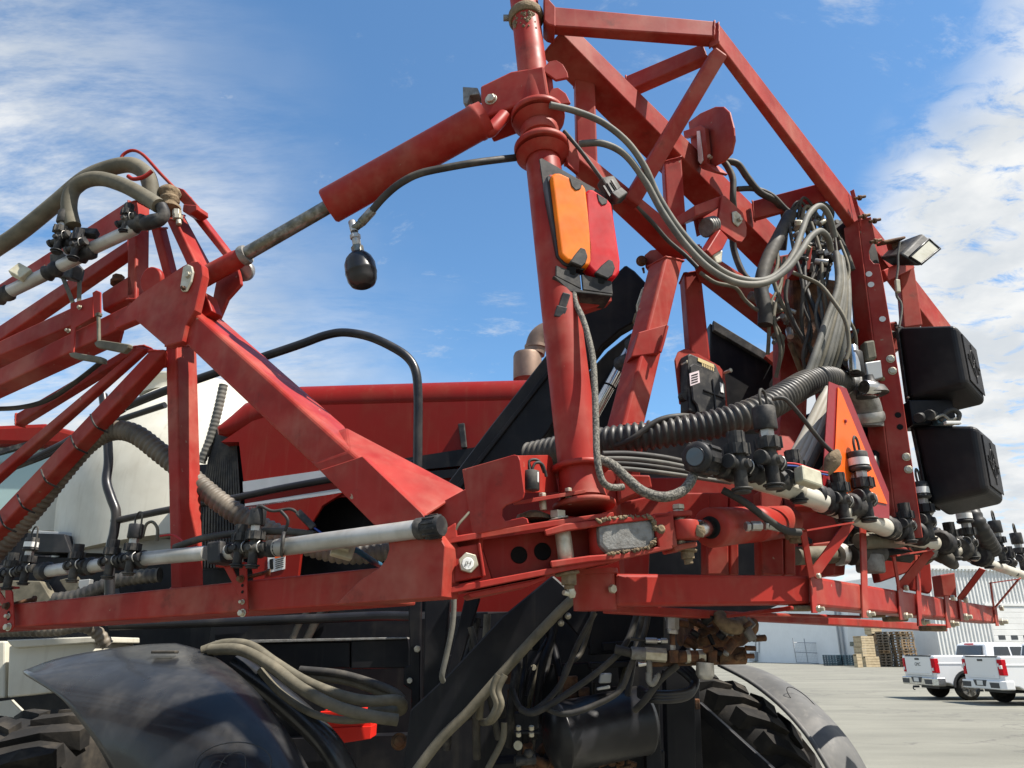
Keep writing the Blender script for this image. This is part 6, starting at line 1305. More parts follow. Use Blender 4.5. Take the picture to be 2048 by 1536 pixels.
# ================================================================ spray lines with nozzle bodies
def nozzle(parent, x, y, Y, s, kind, pdir, lean=0.0, loop=None, mt='black_plastic'):
    # (x, y): where the body crosses the pipe; s: size, 1 = pixels as measured on the nearest nozzle
    c = P(x, y, Y); k = m_px(1, c) * s; u = V((lean, 0, 1)).normalized(); p = pdir.normalized()
    f = p.cross(u).normalized()
    if f.y > 0: f = -f
    mb = MB()
    mb.cyl(c + u * 24 * k, c - u * 50 * k, 13.5 * k, 16); mb.lathe(c + u * 16 * k, c - u * 12 * k, [(0, 15 * k), (.4, 18 * k), (.7, 18 * k), (1, 14 * k)], 16)
    mb.cyl(c - p * 42 * k, c + p * 42 * k, 11 * k, 12)
    mb.cyl(c + f * 4 * k, c + f * 24 * k, 9 * k, 10); mb.cyl(c - p * 44 * k, c - p * 34 * k, 15 * k, 14); mb.cyl(c + p * 34 * k, c + p * 44 * k, 15 * k, 14)
    o = mb.build('nozzle_body', mt, parent)
    mb = MB(); mb.cyl(c - u * 47 * k, c - u * 51 * k, 21 * k, 20); mb.cyl(c - u * 51 * k, c - u * 57 * k, 17 * k, 18); mb.build('spray_tip', 'black_plastic', o)
    if kind == 'plain':
        mb = MB(); mb.gear(c + u * 20 * k, c + u * 42 * k, 22 * k, 26 * k, 8); mb.gear(c + u * 42 * k, c + u * 68 * k, 17 * k, 18.5 * k, 7); mb.build('cap', mt, o)
    else:
        mb = MB(); mb.gear(c + u * 24 * k, c + u * 47 * k, 24 * k, 28 * k, 8); mb.build('cap', mt, o)
        mb = MB(); mb.hexa(c + u * 46 * k, u, 15 * k, 20 * k, .0005); mb.build('ferrule', 'steel', o)
        mb = MB(); mb.cyl(c + u * 64 * k, c + u * 112 * k, 23.5 * k, 24)
        if kind == 'banded': mb.cyl(c + u * 66 * k, c + u * 74 * k, 26 * k, 24)
        mb.build('solenoid', 'black_plastic', o)
        if kind == 'banded':
            mb = MB(); mb.lathe(c + u * 78 * k, c + u * 96 * k, [(0, 24 * k), (1, 24 * k)], 24); mb.build('label_band', 'label_and_highlight_white', o)
    mb = MB(); r_ = .0016 if s < .7 else .0022
    q = c + p * 26 * k
    mb.tube([q + u * 16 * k + f * 8 * k, q + u * 8 * k + f * 17 * k, q - u * 4 * k + f * 17 * k, q - u * 14 * k + f * 8 * k], r_, 6, 5); mb.build('wire_clip', 'steel', o)
    if loop and kind != 'plain':
        t0 = c + u * 112 * k; mb = MB()
        mb.tube([t0 - p * 8 * k, t0 + u * 22 * k - p * 10 * k, t0 + u * 40 * k + p * 2 * k, t0 + u * 34 * k + p * 18 * k, t0 + u * 5 * k + p * 22 * k, t0 - u * 40 * k + p * 27 * k], 3.2 * k, 7, 6); mb.build('wire_loop', 'dark_rubber', o)
    return o
# right line
sr = thing('spray_line', 'cream spray pipe with black nozzle bodies along the right rack beam', 'spray line', P(1600, 1060, 2.1))
pdR = (P(1990, 1120, 3.7) - P(1480, 925, 1.95))
def pipe(parent, a_, b_, d, mt):
    A, B = P(*a_), P(*b_); mb = MB(); mb.cyl(A, B, m_px(d / 2, A), 24); return mb.build('pipe', mt, parent)
RN = [(1478, 930, 1.95, 1.0, 'plain', 0, 0), (1541, 922, 1.99, 1.0, 'solenoid', 1, 0), (1592, 958, 2.12, .85, 'plain', 0, 0), (1683, 1000, 2.30, .80, 'plain', 0, 0), (1730, 996, 2.40, .84, 'banded', 1, 1),
      (1815, 1050, 2.75, .64, 'plain', 0, 0), (1853, 1042, 2.86, .70, 'banded', 1, 1), (1905, 1086, 3.15, .60, 'plain', 0, 0), (1940, 1085, 3.3, .60, 'banded', 1, 1), (1972, 1108, 3.6, .50, 'plain', 0, 0),
      (2001, 1098, 3.8, .50, 'solenoid', 1, 1), (2022, 1125, 4.05, .46, 'plain', 0, 0), (2043, 1118, 4.2, .46, 'solenoid', 1, 1)]
for x, y, Y, s, kd, lp, _ in RN: nozzle(sr, x, y, Y, s, kd, pdR, -.02, lp)
for a_, b_, d in (((1440, 938, 2.02), (1600, 984, 2.14), 44), ((1590, 985, 2.16), (1645, 1003, 2.25), 40), ((1635, 1005, 2.27), (1700, 1028, 2.40), 36), ((1705, 1028, 2.42), (1786, 1062, 2.75), 40), ((1790, 1070, 2.8), (1868, 1086, 3.05), 32), ((1868, 1088, 3.1), (1950, 1112, 3.45), 24), ((1940, 1115, 3.5), (2060, 1155, 4.3), 20)):
    pipe(sr, a_, b_, d, 'pipe_cream')
mb = MB()                                       # end cap with a dished face turned to the camera
ca, cb = P(1390, 913, 1.90), P(1432, 925, 2.00); k = m_px(1, ca)
mb.gear(ca + (cb - ca) * .12, ca + (cb - ca) * .6, 33 * k, 37 * k, 8); mb.lathe(ca, cb, [(0, 20 * k), (.02, 30 * k), (.08, 32 * k), (.5, 32 * k), (.9, 24 * k), (1, 20 * k)], 28); ecap = mb.build('end_cap', 'black_plastic', sr)
mb = MB(); dd = (cb - ca).normalized(); mb.lathe(ca - dd * .002, ca - dd * .0005, [(0, 18.5 * k), (1, 18.5 * k)], 28); mb.build('cap_face', 'dark_glass', ecap)
mb = MB(); mb.tube([ca - dd * .001 + (dd.cross(UPV) * math.cos(a_) + dd.cross(UPV).cross(dd) * math.sin(a_)) * 19.5 * k for a_ in [i * math.pi / 12 for i in range(24)]], 1.6 * k, 6, 1, closed=True); mb.build('cap_rim', 'black_gloss', ecap)
for x, y, Y, w_ in ((1452, 938, 1.98, 26), (1505, 945, 2.03, 26), (1566, 965, 2.1, 28), (1640, 992, 2.25, 26), (1655, 1008, 2.3, 20), (1707, 1012, 2.38, 20), (1775, 1055, 2.7, 20), (1798, 1060, 2.78, 18), (1835, 1068, 2.85, 16), (1885, 1085, 3.1, 18), (1925, 1098, 3.3, 16), (1960, 1110, 3.5, 16)):
    c = P(x, y, Y); k = m_px(1, c); mb = MB(); p = pdR.normalized(); mb.lathe(c - p * w_ * k, c + p * w_ * k, [(0, 18 * k), (.1, 24 * k), (.35, 19 * k), (.5, 22 * k), (.65, 18 * k), (.9, 23 * k), (1, 17 * k)], 14); mb.build('clamp_collar', 'black_plastic', sr)
mb = MB(); mb.sq(P(1596, 948, 2.05), P(1636, 962, 2.08), .05, .035, V((0, -1, .2)), .006); mb.build('data_tag', 'plug_cream', sr)
# left lower line
sl_ = thing('spray_line', 'aluminium spray pipe with black nozzles above the lower left beam', 'spray line', P(500, 1130, 2.1))
pdL = P(860, 1055, 1.80) - P(10, 1142, 2.48)
YL = lambda x: 2.48 - .68 * (x / 860.0) * (1.30 - .30 * x / 860.0)
for xa, ya, xb, yb, d, mt in ((552, 1096, 845, 1057, 35, 'pipe_metal'), (440, 1107, 470, 1103, 30, 'pipe_metal'), (282, 1118, 412, 1106, 28, 'pipe_metal'), (178, 1134, 210, 1128, 26, 'pipe_metal'), (84, 1144, 140, 1136, 24, 'pipe_metal'), (-250, 1180, 15, 1148, 24, 'pipe_metal')):
    pipe(sl_, (xa, ya, YL(xa)), (xb, yb, YL(xb)), d, mt)
for x, y, s, kd, lp in ((478, 1096, .68, 'plain', 0), (508, 1096, .70, 'solenoid', 0), (262, 1116, .60, 'solenoid', 1), (221, 1122, .62, 'plain', 0), (150, 1130, .60, 'plain', 0), (52, 1138, .55, 'banded', 1), (20, 1146, .58, 'plain', 0)):
    nozzle(sl_, x, y, YL(x) - .03, s, kd, pdL, 0, lp)
for x, y, w_ in ((533, 1098, 22), (552, 1096, 10), (250, 1122, 18), (282, 1119, 12), (176, 1133, 14), (90, 1142, 14), (495, 1100, 16), (8, 1148, 14)):
    c = P(x, y, YL(x)); k = m_px(1, c); p = pdL.normalized(); mb = MB(); mb.lathe(c - p * w_ * k, c + p * w_ * k, [(0, 14 * k), (.15, 18 * k), (.4, 14 * k), (.6, 17 * k), (.85, 18 * k), (1, 13 * k)], 14); mb.build('clamp_collar', 'black_plastic', sl_)
mb = MB(); mb.fbox(LB, [(412, 1084), (440, 1080), (440, 1124), (412, 1128)], .07, -.10, .006); mb.build('pipe_saddle', 'black_plastic', sl_)
ca, cb = P(884, 1051, 1.775), P(836, 1058, 1.81); k = m_px(1, ca); mb = MB(); mb.gear(ca.lerp(cb, .1), ca.lerp(cb, .62), 22 * k, 25 * k, 12); mb.lathe(ca, cb, [(0, 20 * k), (.1, 23 * k), (.6, 22 * k), (.65, 19 * k), (.72, 19 * k), (.74, 22 * k), (1, 22 * k)], 24); mb.build('end_cap', 'black_plastic', sl_)
mb = MB(); c = P(566, 1088, 1.97); ring_ = [c + V((0, 0, 1)) * (m_px(22, c) * math.sin(a_)) + V((.25, -1, 0)).normalized() * (m_px(22, c) * math.cos(a_)) for a_ in [i * math.pi / 8 for i in range(16)]]; mb.tube(ring_, m_px(4, c), 6, 1, closed=True); mb.tube([c + V((0, 0, .03)), c + V((.01, -.01, .06)), c + V((-.012, -.01, .085))], m_px(3.5, c), 6, 4); mb.build('cable_tie', 'black_plastic', sl_)
# left upper line
su = thing('spray_line', 'grey spray pipe with black valves on the upper left boom chord', 'spray line', P(150, 560, 2.35))
YU = lambda x: 2.46 - .00055 * x
for xa, ya, xb, yb, d in ((-200, 690, 98, 545, 25), (120, 533, 168, 510, 25), (178, 500, 270, 457, 26), (276, 450, 296, 440, 20)):
    pipe(su, (xa, ya, YU(xa)), (xb, yb, YU(xb)), d, 'pipe_metal')
pdU = P(290, 445, YU(290)) - P(8, 588, YU(8))
nozzle(su, 253, 440, YU(250) - .02, .52, 'plain', pdU); nozzle(su, 119, 478, YU(120) - .04, .56, 'solenoid', pdU, 0, 0, 'black_plastic'); nozzle(su, 152, 492, YU(150) - .05, .55, 'plain', pdU)
for x, y, w_ in ((278, 448, 18), (172, 507, 18), (105, 542, 18), (8, 590, 18), (140, 488, 12)):
    c = P(x, y, YU(x)); k = m_px(1, c); p = pdU.normalized(); mb = MB(); mb.lathe(c - p * w_ * k, c + p * w_ * k, [(0, 12 * k), (.15, 17 * k), (.4, 13 * k), (.6, 16 * k), (.85, 17 * k), (1, 12 * k)], 14); mb.build('clamp_collar', 'black_plastic', su)
mb = MB(); mb.fbox(LB, [(98, 508), (122, 500), (148, 530), (142, 556), (100, 548)], .05, -.02, .006); mb.build('pipe_saddle', 'black_plastic', su)
mb = MB(); mb.sq(P(30, 538, 2.4), P(55, 552, 2.4), .05, .03, V((0, -1, .3)), .004); mb.build('data_tag', 'plug_cream', su)
mb = MB(); mb.sq(P(150, 465, 2.36), P(195, 468, 2.36), .03, .03, V((0, -1, .3)), .004); mb.build('connector', 'black_plastic', su)
mb = MB(); mb.lathe(P(284, 450, 2.30), P(322, 437, 2.28), [(0, .020), (.2, .026), (.6, .026), (1, .022)], 16); mb.tube(P3([(300, 445, 2.29), (318, 442, 2.28), (328, 428, 2.28), (322, 412, 2.28)]), .021, 14, 6); mb.build('elbow', 'black_plastic', su)

# ================================================================ hoses
hose('feed_hose', [(146, 452, 2.36), (138, 415, 2.36), (145, 382, 2.36), (170, 362, 2.35), (205, 358, 2.34), (250, 372, 2.32), (290, 394, 2.30), (318, 412, 2.28)], 30, 'khaki_hose', 'thick khaki rubber hose arching over the upper left spray pipe')
hose('feed_hose', [(-200, 640, 2.7), (-40, 520, 2.55), (40, 465, 2.5), (110, 408, 2.46), (170, 358, 2.44), (220, 336, 2.43), (262, 330, 2.42), (290, 346, 2.42), (300, 368, 2.42), (304, 400, 2.42)], 31, 'khaki_hose', 'thick dusty hose rising from the left edge through the red wire guide')
hose('drain_hose', [(-150, 1265, 2.8), (-30, 1130, 2.72), (30, 1062, 2.68), (80, 1004, 2.64), (130, 940, 2.6), (180, 885, 2.56), (225, 862, 2.53), (270, 868, 2.5), (320, 905, 2.49), (370, 945, 2.48), (420, 988, 2.46), (470, 1025, 2.45), (530, 1058, 2.45), (600, 1085, 2.45), (680, 1106, 2.45), (760, 1104, 2.45), (800, 1095, 2.45)], 40, 'corrugated_dusty', 'dusty ribbed hose looping behind the left red boom upright', ribs=(.021, .2), seg=18, n=10)
hose('suction_hose', [(1060, 912, 2.50), (1140, 895, 2.40), (1230, 880, 2.30), (1330, 866, 2.26), (1430, 848, 2.24), (1510, 824, 2.25), (1565, 795, 2.34), (1610, 768, 2.46), (1650, 757, 2.58), (1690, 768, 2.72)], 60, 'corrugated_black', 'fat black ribbed suction hose crossing from mast to pump elbow', ribs=(.0225, .24), seg=24, n=10, kd=.049)
hose('drain_hose', [(-30, 1262, 4.15), (40, 1260, 4.1), (110, 1260, 4.1), (160, 1252, 4.1), (190, 1262, 4.15), (215, 1290, 4.2)], 26, 'corrugated_dusty', 'pale ribbed hose lying on the cream storage box', ribs=(.03, .15), seg=14)
hose('return_hose', [(1930, 1000, 3.5), (1945, 1030, 3.4), (1965, 1065, 3.4), (1985, 1100, 3.5)], 34, 'corrugated_black', 'dark ribbed hose under the lower black housing', ribs=(.03, .15), seg=14)
for i, (l, d, lab) in enumerate((
    ([(1100, 210, 2.02), (1150, 222, 2.05), (1205, 245, 2.1), (1255, 285, 2.14), (1290, 335, 2.17), (1318, 395, 2.2), (1360, 460, 2.22), (1410, 515, 2.24), (1460, 550, 2.27), (1515, 562, 2.3), (1555, 548, 2.33), (1585, 512, 2.36), (1603, 465, 2.40), (1618, 428, 2.44), (1640, 412, 2.48), (1658, 432, 2.52), (1670, 475, 2.56)], 14, 'outer grey hydraulic hose of the pair drooping from the mast top'),
    ([(1158, 288, 2.12), (1205, 287, 2.12), (1250, 310, 2.15), (1290, 362, 2.18), (1325, 425, 2.2), (1370, 488, 2.22), (1420, 538, 2.24), (1475, 566, 2.27), (1530, 566, 2.3), (1572, 540, 2.33), (1600, 505, 2.36), (1620, 475, 2.4), (1640, 462, 2.45), (1655, 475, 2.5), (1662, 500, 2.55)], 14, 'inner grey hydraulic hose of the drooping pair'))):
    hose('hydraulic_hose', l, d, 'grey_hose', lab, group='drooping hydraulic hoses')
hose('sensor_cable', [(1128, 262, 2.06), (1160, 300, 2.06), (1190, 340, 2.07), (1215, 375, 2.08)], 8, 'dark_rubber', 'thin black sensor cable ending in a multi-pin plug', 'cable')
pg = thing('cable_plug', 'dirty black multi-pin plug on the red diagonal beside the lamps', 'plug', P(1230, 410, 2.07))
mb = MB(); mb.sq(P(1210, 360, 2.08), P(1236, 402, 2.08), .055, .04, V((.4, -1, 0)), .006); mb.build('shell', 'dark_rubber', pg)
mb = MB(); mb.sq(P(1229, 385, 2.06), P(1244, 398, 2.06), .05, .03, V((.4, -1, 0)), .004); mb.build('socket', 'black_plastic', pg)
for i in range(3):
    mb = MB(); a_ = P(1207 + i * 8, 372 - i * 6, 2.055); mb.sq(a_, a_ + (P(1236, 402, 2.055) - P(1214, 366, 2.055)) * .7, .007, .006, V((.4, -1, 0)), 0); mb.build('rib', 'black_plastic', pg)
hose('lamp_cable', [(1146, 578, 2.0), (1151, 606, 1.99), (1164, 634, 1.97), (1176, 672, 1.95), (1186, 720, 1.93), (1190, 790, 1.90), (1192, 860, 1.88), (1194, 915, 1.86), (1203, 958, 1.86), (1220, 974, 1.87), (1245, 974, 1.9)], 12, 'braided', 'thin braided cable hanging from the tail lamps along the mast', 'cable')
hose('braided_hose', [(1196, 918, 1.93), (1225, 930, 1.92), (1252, 955, 1.91), (1285, 982, 1.90), (1325, 994, 1.90), (1360, 985, 1.91), (1380, 965, 1.92), (1389, 940, 1.95)], 20, 'braided', 'thick braided sleeve sagging in front of the lower red cylinder')
hose('braided_hose', [(1195, 900, 2.32), (1260, 880, 2.24), (1315, 842, 2.23), (1365, 832, 2.25), (1400, 838, 2.3)], 12, 'dark_rubber', 'dark braided cable looping under the control module', 'cable')
for i in range(4):
    hose('grey_hose', [(1205, 908 + i * 9, 2.12), (1260, 908 + i * 10, 2.14), (1330, 916 + i * 10, 2.17), (1400, 932 + i * 8, 2.2), (1460, 944 + i * 7, 2.26)], 13 - i, 'grey_hose' if i % 2 else 'dark_rubber', '%s of the four stacked hoses behind the round end cap' % ('topmost', 'second from top', 'third from top', 'lowest')[i], group='hoses behind the end cap')
# bundle down the post
for i in range(7):
    x = 1680 + i * 3.2; xm = 1655 + i * 7; xb = 1607 + i * 9
    hose('hydraulic_hose', [(1672 + i * 3, 505 + i * 3, 2.60 + i * .02), (x - 4, 570, 2.56 + i * .015), (xm - 2, 640, 2.52 + i * .015), (xm - 22 + i * 1.5, 700, 2.48 + i * .02), (xb, 770, 2.46 + i * .03)], 13 - (i % 3) * 2, ('grey_hose', 'grey_hose', 'khaki_hose')[i % 3], '%s hose of the bundle running down inside the right post' % ('leftmost', 'second from left', 'third from left', 'middle', 'third from right', 'second from right', 'rightmost')[i], group='hose bundle inside the right post')
for i in range(4):
    hose('water_hose', [(1655 + i * 9, 778, 2.5), (1630 + i * 10, 830, 2.47), (1600 + i * 12, 890, 2.45), (1565 + i * 14, 950, 2.45)], 20, 'pipe_cream' if i < 3 else 'grey_hose', '%s of the cream hoses fanning out under the ribbed suction hose' % ('leftmost', 'second from left', 'third from left', 'rightmost')[i], group='cream hoses under the suction hose')
LC = [([(1445, 320, 2.7), (1456, 335, 2.7), (1466, 360, 2.7), (1466, 400, 2.7), (1470, 440, 2.75), (1466, 490, 2.8), (1485, 545, 2.8), (1510, 570, 2.8)], 13, 'dark hose curving down behind the pulley hanger'),
      ([(1450, 322, 2.7), (1475, 328, 2.72), (1495, 355, 2.74), (1520, 385, 2.76), (1555, 405, 2.8), (1570, 440, 2.85), (1566, 500, 2.9)], 14, 'dark hose running behind the short red cross tube'),
      ([(1475, 378, 2.75), (1510, 378, 2.76), (1545, 392, 2.78), (1580, 425, 2.8), (1620, 435, 2.8), (1665, 460, 2.8), (1690, 500, 2.8), (1705, 540, 2.8)], 11, 'long dark cable crossing above the valve block'),
      ([(1580, 430, 2.75), (1560, 470, 2.7), (1535, 520, 2.65), (1522, 570, 2.62), (1530, 620, 2.6), (1530, 650, 2.6)], 26, 'very thick dark muddy hose beside the drooping grey hoses'),
      ([(1400, 545, 2.5), (1430, 565, 2.5), (1470, 575, 2.55), (1490, 600, 2.6), (1515, 620, 2.6), (1545, 628, 2.6)], 8, 'thin khaki cable tied along the lower red diagonal'),
      ([(1585, 545, 2.5), (1610, 555, 2.5), (1640, 570, 2.5), (1665, 600, 2.48), (1690, 640, 2.46), (1698, 690, 2.46), (1692, 720, 2.46)], 8, 'thin khaki cable looping over the hose bundle'),
      ([(1575, 560, 2.62), (1572, 600, 2.62), (1590, 650, 2.62), (1620, 700, 2.64), (1640, 740, 2.66)], 8, 'thin dark cable left of the hose bundle'),
      ([(1545, 555, 2.64), (1560, 600, 2.64), (1575, 625, 2.64), (1600, 670, 2.66), (1628, 705, 2.66)], 9, 'khaki cable falling from the drooping hoses'),
      ([(1260, 402, 2.36), (1300, 440, 2.4), (1335, 480, 2.44), (1370, 510, 2.46), (1395, 535, 2.46)], 9, 'thin dark cable tied along the upper red diagonal'),
      ([(1545, 798, 2.18), (1570, 798, 2.18), (1600, 830, 2.2), (1640, 880, 2.24), (1665, 905, 2.26)], 9, 'black cable from the tall solenoid to a muddy splice'),
      ([(1445, 980, 2.02), (1490, 1005, 2.02), (1530, 1035, 2.05), (1570, 1060, 2.1), (1600, 1065, 2.12)], 15, 'muddy black hose sloping across the short red cylinder')]
for l, d, lab in LC: hose('hose' if d > 9 else 'cable', l, d, 'khaki_hose' if 'khaki' in lab else 'dark_rubber', lab, 'hose' if d > 9 else 'cable')
sp_ = P(1668, 925, 2.25); mb = MB(); mb.lathe(P(1676, 900, 2.26), P(1652, 950, 2.26), [(0, .006), (.2, .02), (.45, .026), (.7, .02), (1, .008)], 12); tag(mb.build('cable_splice', 'mud'), 'lumpy taped cable splice before the orange triangle', 'splice')
for mt, dy, nm in (('wire_red', 0, 'red'), ('wire_blue', 5, 'blue')):
    hose('signal_wire', [(1560, 926 + dy, 2.02), (1595, 928 + dy, 2.06), (1630, 940 + dy, 2.15), (1655, 945 + dy, 2.22)], 3.5, mt, 'thin %s wire between the tall solenoid and the splice' % nm, 'wire')
# hoses by the left fender
HL = [([(405, 1302, 3.3), (450, 1288, 3.3), (500, 1292, 3.27), (550, 1325, 3.22), (610, 1362, 3.18), (680, 1390, 3.15), (740, 1402, 3.15), (790, 1400, 3.15), (805, 1410, 3.2), (796, 1422, 3.25), (740, 1420, 3.3)], 20, 'khaki_hose', 'upper thick dusty hose bending beside the left fender'),
      ([(420, 1300, 3.28), (480, 1300, 3.24), (540, 1330, 3.19), (600, 1375, 3.12), (670, 1412, 3.09), (740, 1432, 3.09), (795, 1440, 3.12)], 22, 'khaki_hose', 'front thick dusty hose above the red bracket'),
      ([(520, 1340, 3.28), (560, 1385, 3.24), (620, 1425, 3.2), (680, 1440, 3.18), (740, 1438, 3.2)], 14, 'khaki_hose', 'thinner dusty hose sagging below the others by the fender'),
      ([(600, 1340, 3.35), (680, 1348, 3.33), (750, 1368, 3.3), (790, 1385, 3.28), (806, 1400, 3.28)], 16, 'dark_rubber', 'dark hose under the black frame rail'),
      ([(600, 1352, 3.36), (690, 1362, 3.34), (760, 1385, 3.32), (800, 1405, 3.3)], 15, 'khaki_hose', 'dusty hose just below the dark one under the frame rail')]
for l, d, mt, lab in HL: hose('hydraulic_hose', l, d, mt, lab, group='hoses by the left fender')
# loops in the dark below the rack
HU = [([(1190, 1225, 2.9), (1155, 1290, 2.9), (1120, 1370, 2.85), (1070, 1420, 2.82), (1040, 1415, 2.85), (1025, 1380, 2.9)], 'first', 11), ([(1275, 1225, 2.85), (1250, 1290, 2.82), (1200, 1340, 2.8), (1130, 1390, 2.78), (1070, 1425, 2.78), (1040, 1418, 2.8)], 'second', 12),
      ([(1298, 1225, 2.8), (1285, 1280, 2.78), (1262, 1330, 2.76), (1240, 1380, 2.74), (1190, 1410, 2.74), (1130, 1428, 2.74), (1090, 1415, 2.8)], 'third', 11), ([(1355, 1330, 2.78), (1320, 1360, 2.78), (1290, 1400, 2.8), (1270, 1420, 2.85)], 'fourth', 14)]
for l, nm, d in HU: hose('hydraulic_hose', l, d, 'dark_rubber', '%s black hose from the left among those sagging above the air reservoir' % nm, group='hoses above the air reservoir')
for i in range(3):
    hose('hydraulic_hose', [(1340 + i * 6, 1328, 2.95), (1366 + i * 8, 1345 - i * 2, 2.92), (1386 + i * 3, 1366, 2.9), (1376, 1382 + i * 5, 2.86), (1340, 1388 + i * 6, 2.84), (1300, 1386 + i * 6, 2.86), (1280, 1378 + i * 6, 2.95)], 14, 'black_gloss', '%s glossy black hose loop right of the air reservoir' % ('upper', 'middle', 'lower')[i], group='glossy hose loops')
for i in range(2):
    hose('coolant_line', [(1010 - i * 14, 1350, 2.72), (996 - i * 10, 1380, 2.72), (1002 - i * 8, 1410, 2.72), (985 - i * 6, 1440, 2.75), (965, 1445, 2.9)], 14, 'khaki_hose', '%s tan hose strapped at the foot of the black lift arm' % ('right', 'left')[i], group='tan hoses at the lift arm')
hose('vent_line', [(908, 1196, 2.4), (905, 1250, 2.4), (893, 1310, 2.4), (884, 1350, 2.4), (886, 1362, 2.42)], 11, 'grey_hose', 'single grey tube hanging below the hinge bracket')
hose('vent_line', [(1008, 1445, 2.85), (1005, 1480, 2.85), (980, 1530, 2.85), (960, 1570, 2.85)], 13, 'khaki_hose', 'tan tube dropping left of the air reservoir bracket')
# left line wiring
for l, d, mt, lab in (([(510, 1022, 1.98), (520, 1012, 1.98), (545, 1022, 1.98), (580, 1018, 1.98), (598, 1028, 1.98)], 6, 'dark_rubber', 'thin black lead from the front left solenoid'),
    ([(350, 1095, 2.2), (400, 1078, 2.15), (460, 1068, 2.1), (520, 1063, 2.05), (580, 1064, 2.02), (630, 1070, 1.98)], 14, 'dark_rubber', 'black wiring loom lying along the aluminium spray pipe'),
    ([(690, 1094, 1.98), (715, 1102, 2.0), (745, 1122, 2.05), (760, 1130, 2.1)], 12, 'wire_teal', 'teal wire bundle entering the cream plug'),
    ([(320, 1072, 2.28), (345, 1070, 2.28), (362, 1080, 2.28), (372, 1092, 2.28)], 4, 'wire_red', 'thin red wire beside the left boom upright'),
    ([(285, 1075, 2.3), (292, 1050, 2.3), (305, 1044, 2.3), (315, 1058, 2.3), (314, 1082, 2.3)], 6, 'khaki_hose', 'small tan wire loop left of the boom upright'),
    ([(250, 820, 2.6), (190, 856, 2.62), (110, 905, 2.66), (20, 940, 2.7)], 8, 'dark_rubber', 'black cable tied along the rear lacing bar'),
    ([(205, 722, 2.7), (150, 765, 2.72), (95, 800, 2.75), (40, 815, 2.78), (-20, 818, 2.8)], 10, 'dark_rubber', 'dark cable along the hidden rear chord')):
    hose('cable', l, d, mt, lab, 'cable')
pl2 = thing('wire_plug', 'cream multi-way wire plug under the aluminium spray pipe', 'plug', P(680, 1112, 1.98))
mb = MB(); mb.sq(P(664, 1096, 1.97), P(706, 1108, 1.99), .036, .03, V((0, -1, .2)), .003); mb.build('shell', 'plug_cream', pl2)
mb = MB(); mb.sq(P(678, 1090, 1.955), P(700, 1096, 1.96), .02, .02, V((0, -1, .2)), .002); mb.build('latch', 'plug_cream', pl2)
pl3 = thing('wire_plug', 'slim black inline plug above the aluminium spray pipe', 'plug', P(615, 1060, 1.97))
mb = MB(); mb.sq(P(596, 1024, 1.97), P(628, 1056, 1.97), .018, .018, V((0, -1, .2)), .003); mb.build('shell', 'black_plastic', pl3)
mb = MB(); mb.tube(P3([(626, 1054, 1.97), (640, 1064, 1.97), (650, 1072, 1.97)]), .003, 6, 4); mb.build('wire', 'wire_blue', pl3)

# ================================================================ plumbing behind the post
pm = thing('pump_plumbing', 'dark muddy pump, valves and elbows packed behind the right post', 'plumbing', P(1680, 1000, 2.9))
def pz(mb, name, mt): return mb.build(name, mt, pm)
mb = MB(); mb.tube(P3([(1664, 478, 2.95), (1690, 466, 2.95), (1712, 480, 2.95), (1726, 520, 2.95), (1732, 580, 2.95), (1738, 660, 2.95)]), m_px(27, P(1690, 470, 2.95)), 20, 7); pz(mb, 'air_duct', 'dark_rubber')
mb = MB(); mb.fbox(frontal(2.72), [(1590, 488), (1612, 478), (1626, 492), (1620, 540), (1588, 542)], .09, 0, .006); pz(mb, 'valve_block', 'red_paint')
mb = MB(); mb.fbox(frontal(2.76), [(1612, 470), (1660, 474), (1664, 540), (1620, 560)], .08, 0, .006); pz(mb, 'valve_bank', 'black_plastic')
rnd = random.Random(21)
for i in range(46):
    x, y = rnd.uniform(1588, 1668), rnd.uniform(440, 545); q = P(x, y, rnd.uniform(2.66, 2.78)); d_ = V((rnd.uniform(-1, 1), rnd.uniform(-.8, 0), rnd.uniform(-.6, 1))).normalized(); mb = MB()
    if i % 2: mb.cyl(q, q + d_ * rnd.uniform(.02, .06), rnd.uniform(.005, .014), 8)
    else: mb.hexa(q, d_, rnd.uniform(.007, .018), rnd.uniform(.015, .05))
    pz(mb, 'fitting', rnd.choice(['steel', 'black_plastic', 'bare_steel', 'dark_rubber', 'zinc']))
for i in range(9):
    x = rnd.uniform(1560, 1650); mb = MB(); y = rnd.uniform(395, 440)
    mb.tube(P3([(x, y + 60, 2.75), (x + rnd.uniform(-8, 8), y + 25, 2.74), (x + rnd.uniform(0, 20), y, 2.74), (x + rnd.uniform(20, 40), y + 20, 2.75), (x + rnd.uniform(20, 45), y + 60, 2.76)]), rnd.uniform(.005, .009), 8, 5); pz(mb, 'line', rnd.choice(['dark_rubber', 'khaki_hose', 'black_plastic']))
mb = MB(); mb.fbox(frontal(2.85), [(1582, 545), (1690, 560), (1700, 700), (1640, 730), (1590, 660)], .12, 0, .02); pz(mb, 'pump_casting', 'rusty')
mb = MB(); mb.lathe(P(1560, 620, 2.75), P(1500, 590, 2.7), [(0, .02), (.5, .026), (1, .018)], 12); pz(mb, 'coupler', 'bare_steel')
for i in range(10):
    x, y = rnd.uniform(1545, 1590), rnd.uniform(615, 690); q = P(x, y, 2.7); d_ = V((rnd.uniform(-1, 1), -.4, rnd.uniform(-1, .4))).normalized(); mb = MB(); mb.cyl(q, q + d_ * .05, rnd.uniform(.007, .015), 8); pz(mb, 'fitting', rnd.choice(['bare_steel', 'khaki_hose', 'dark_rubber', 'steel']))
ea, ebb = P(1692, 770, 2.74), P(1716, 790, 2.74); k = m_px(.82, ea)
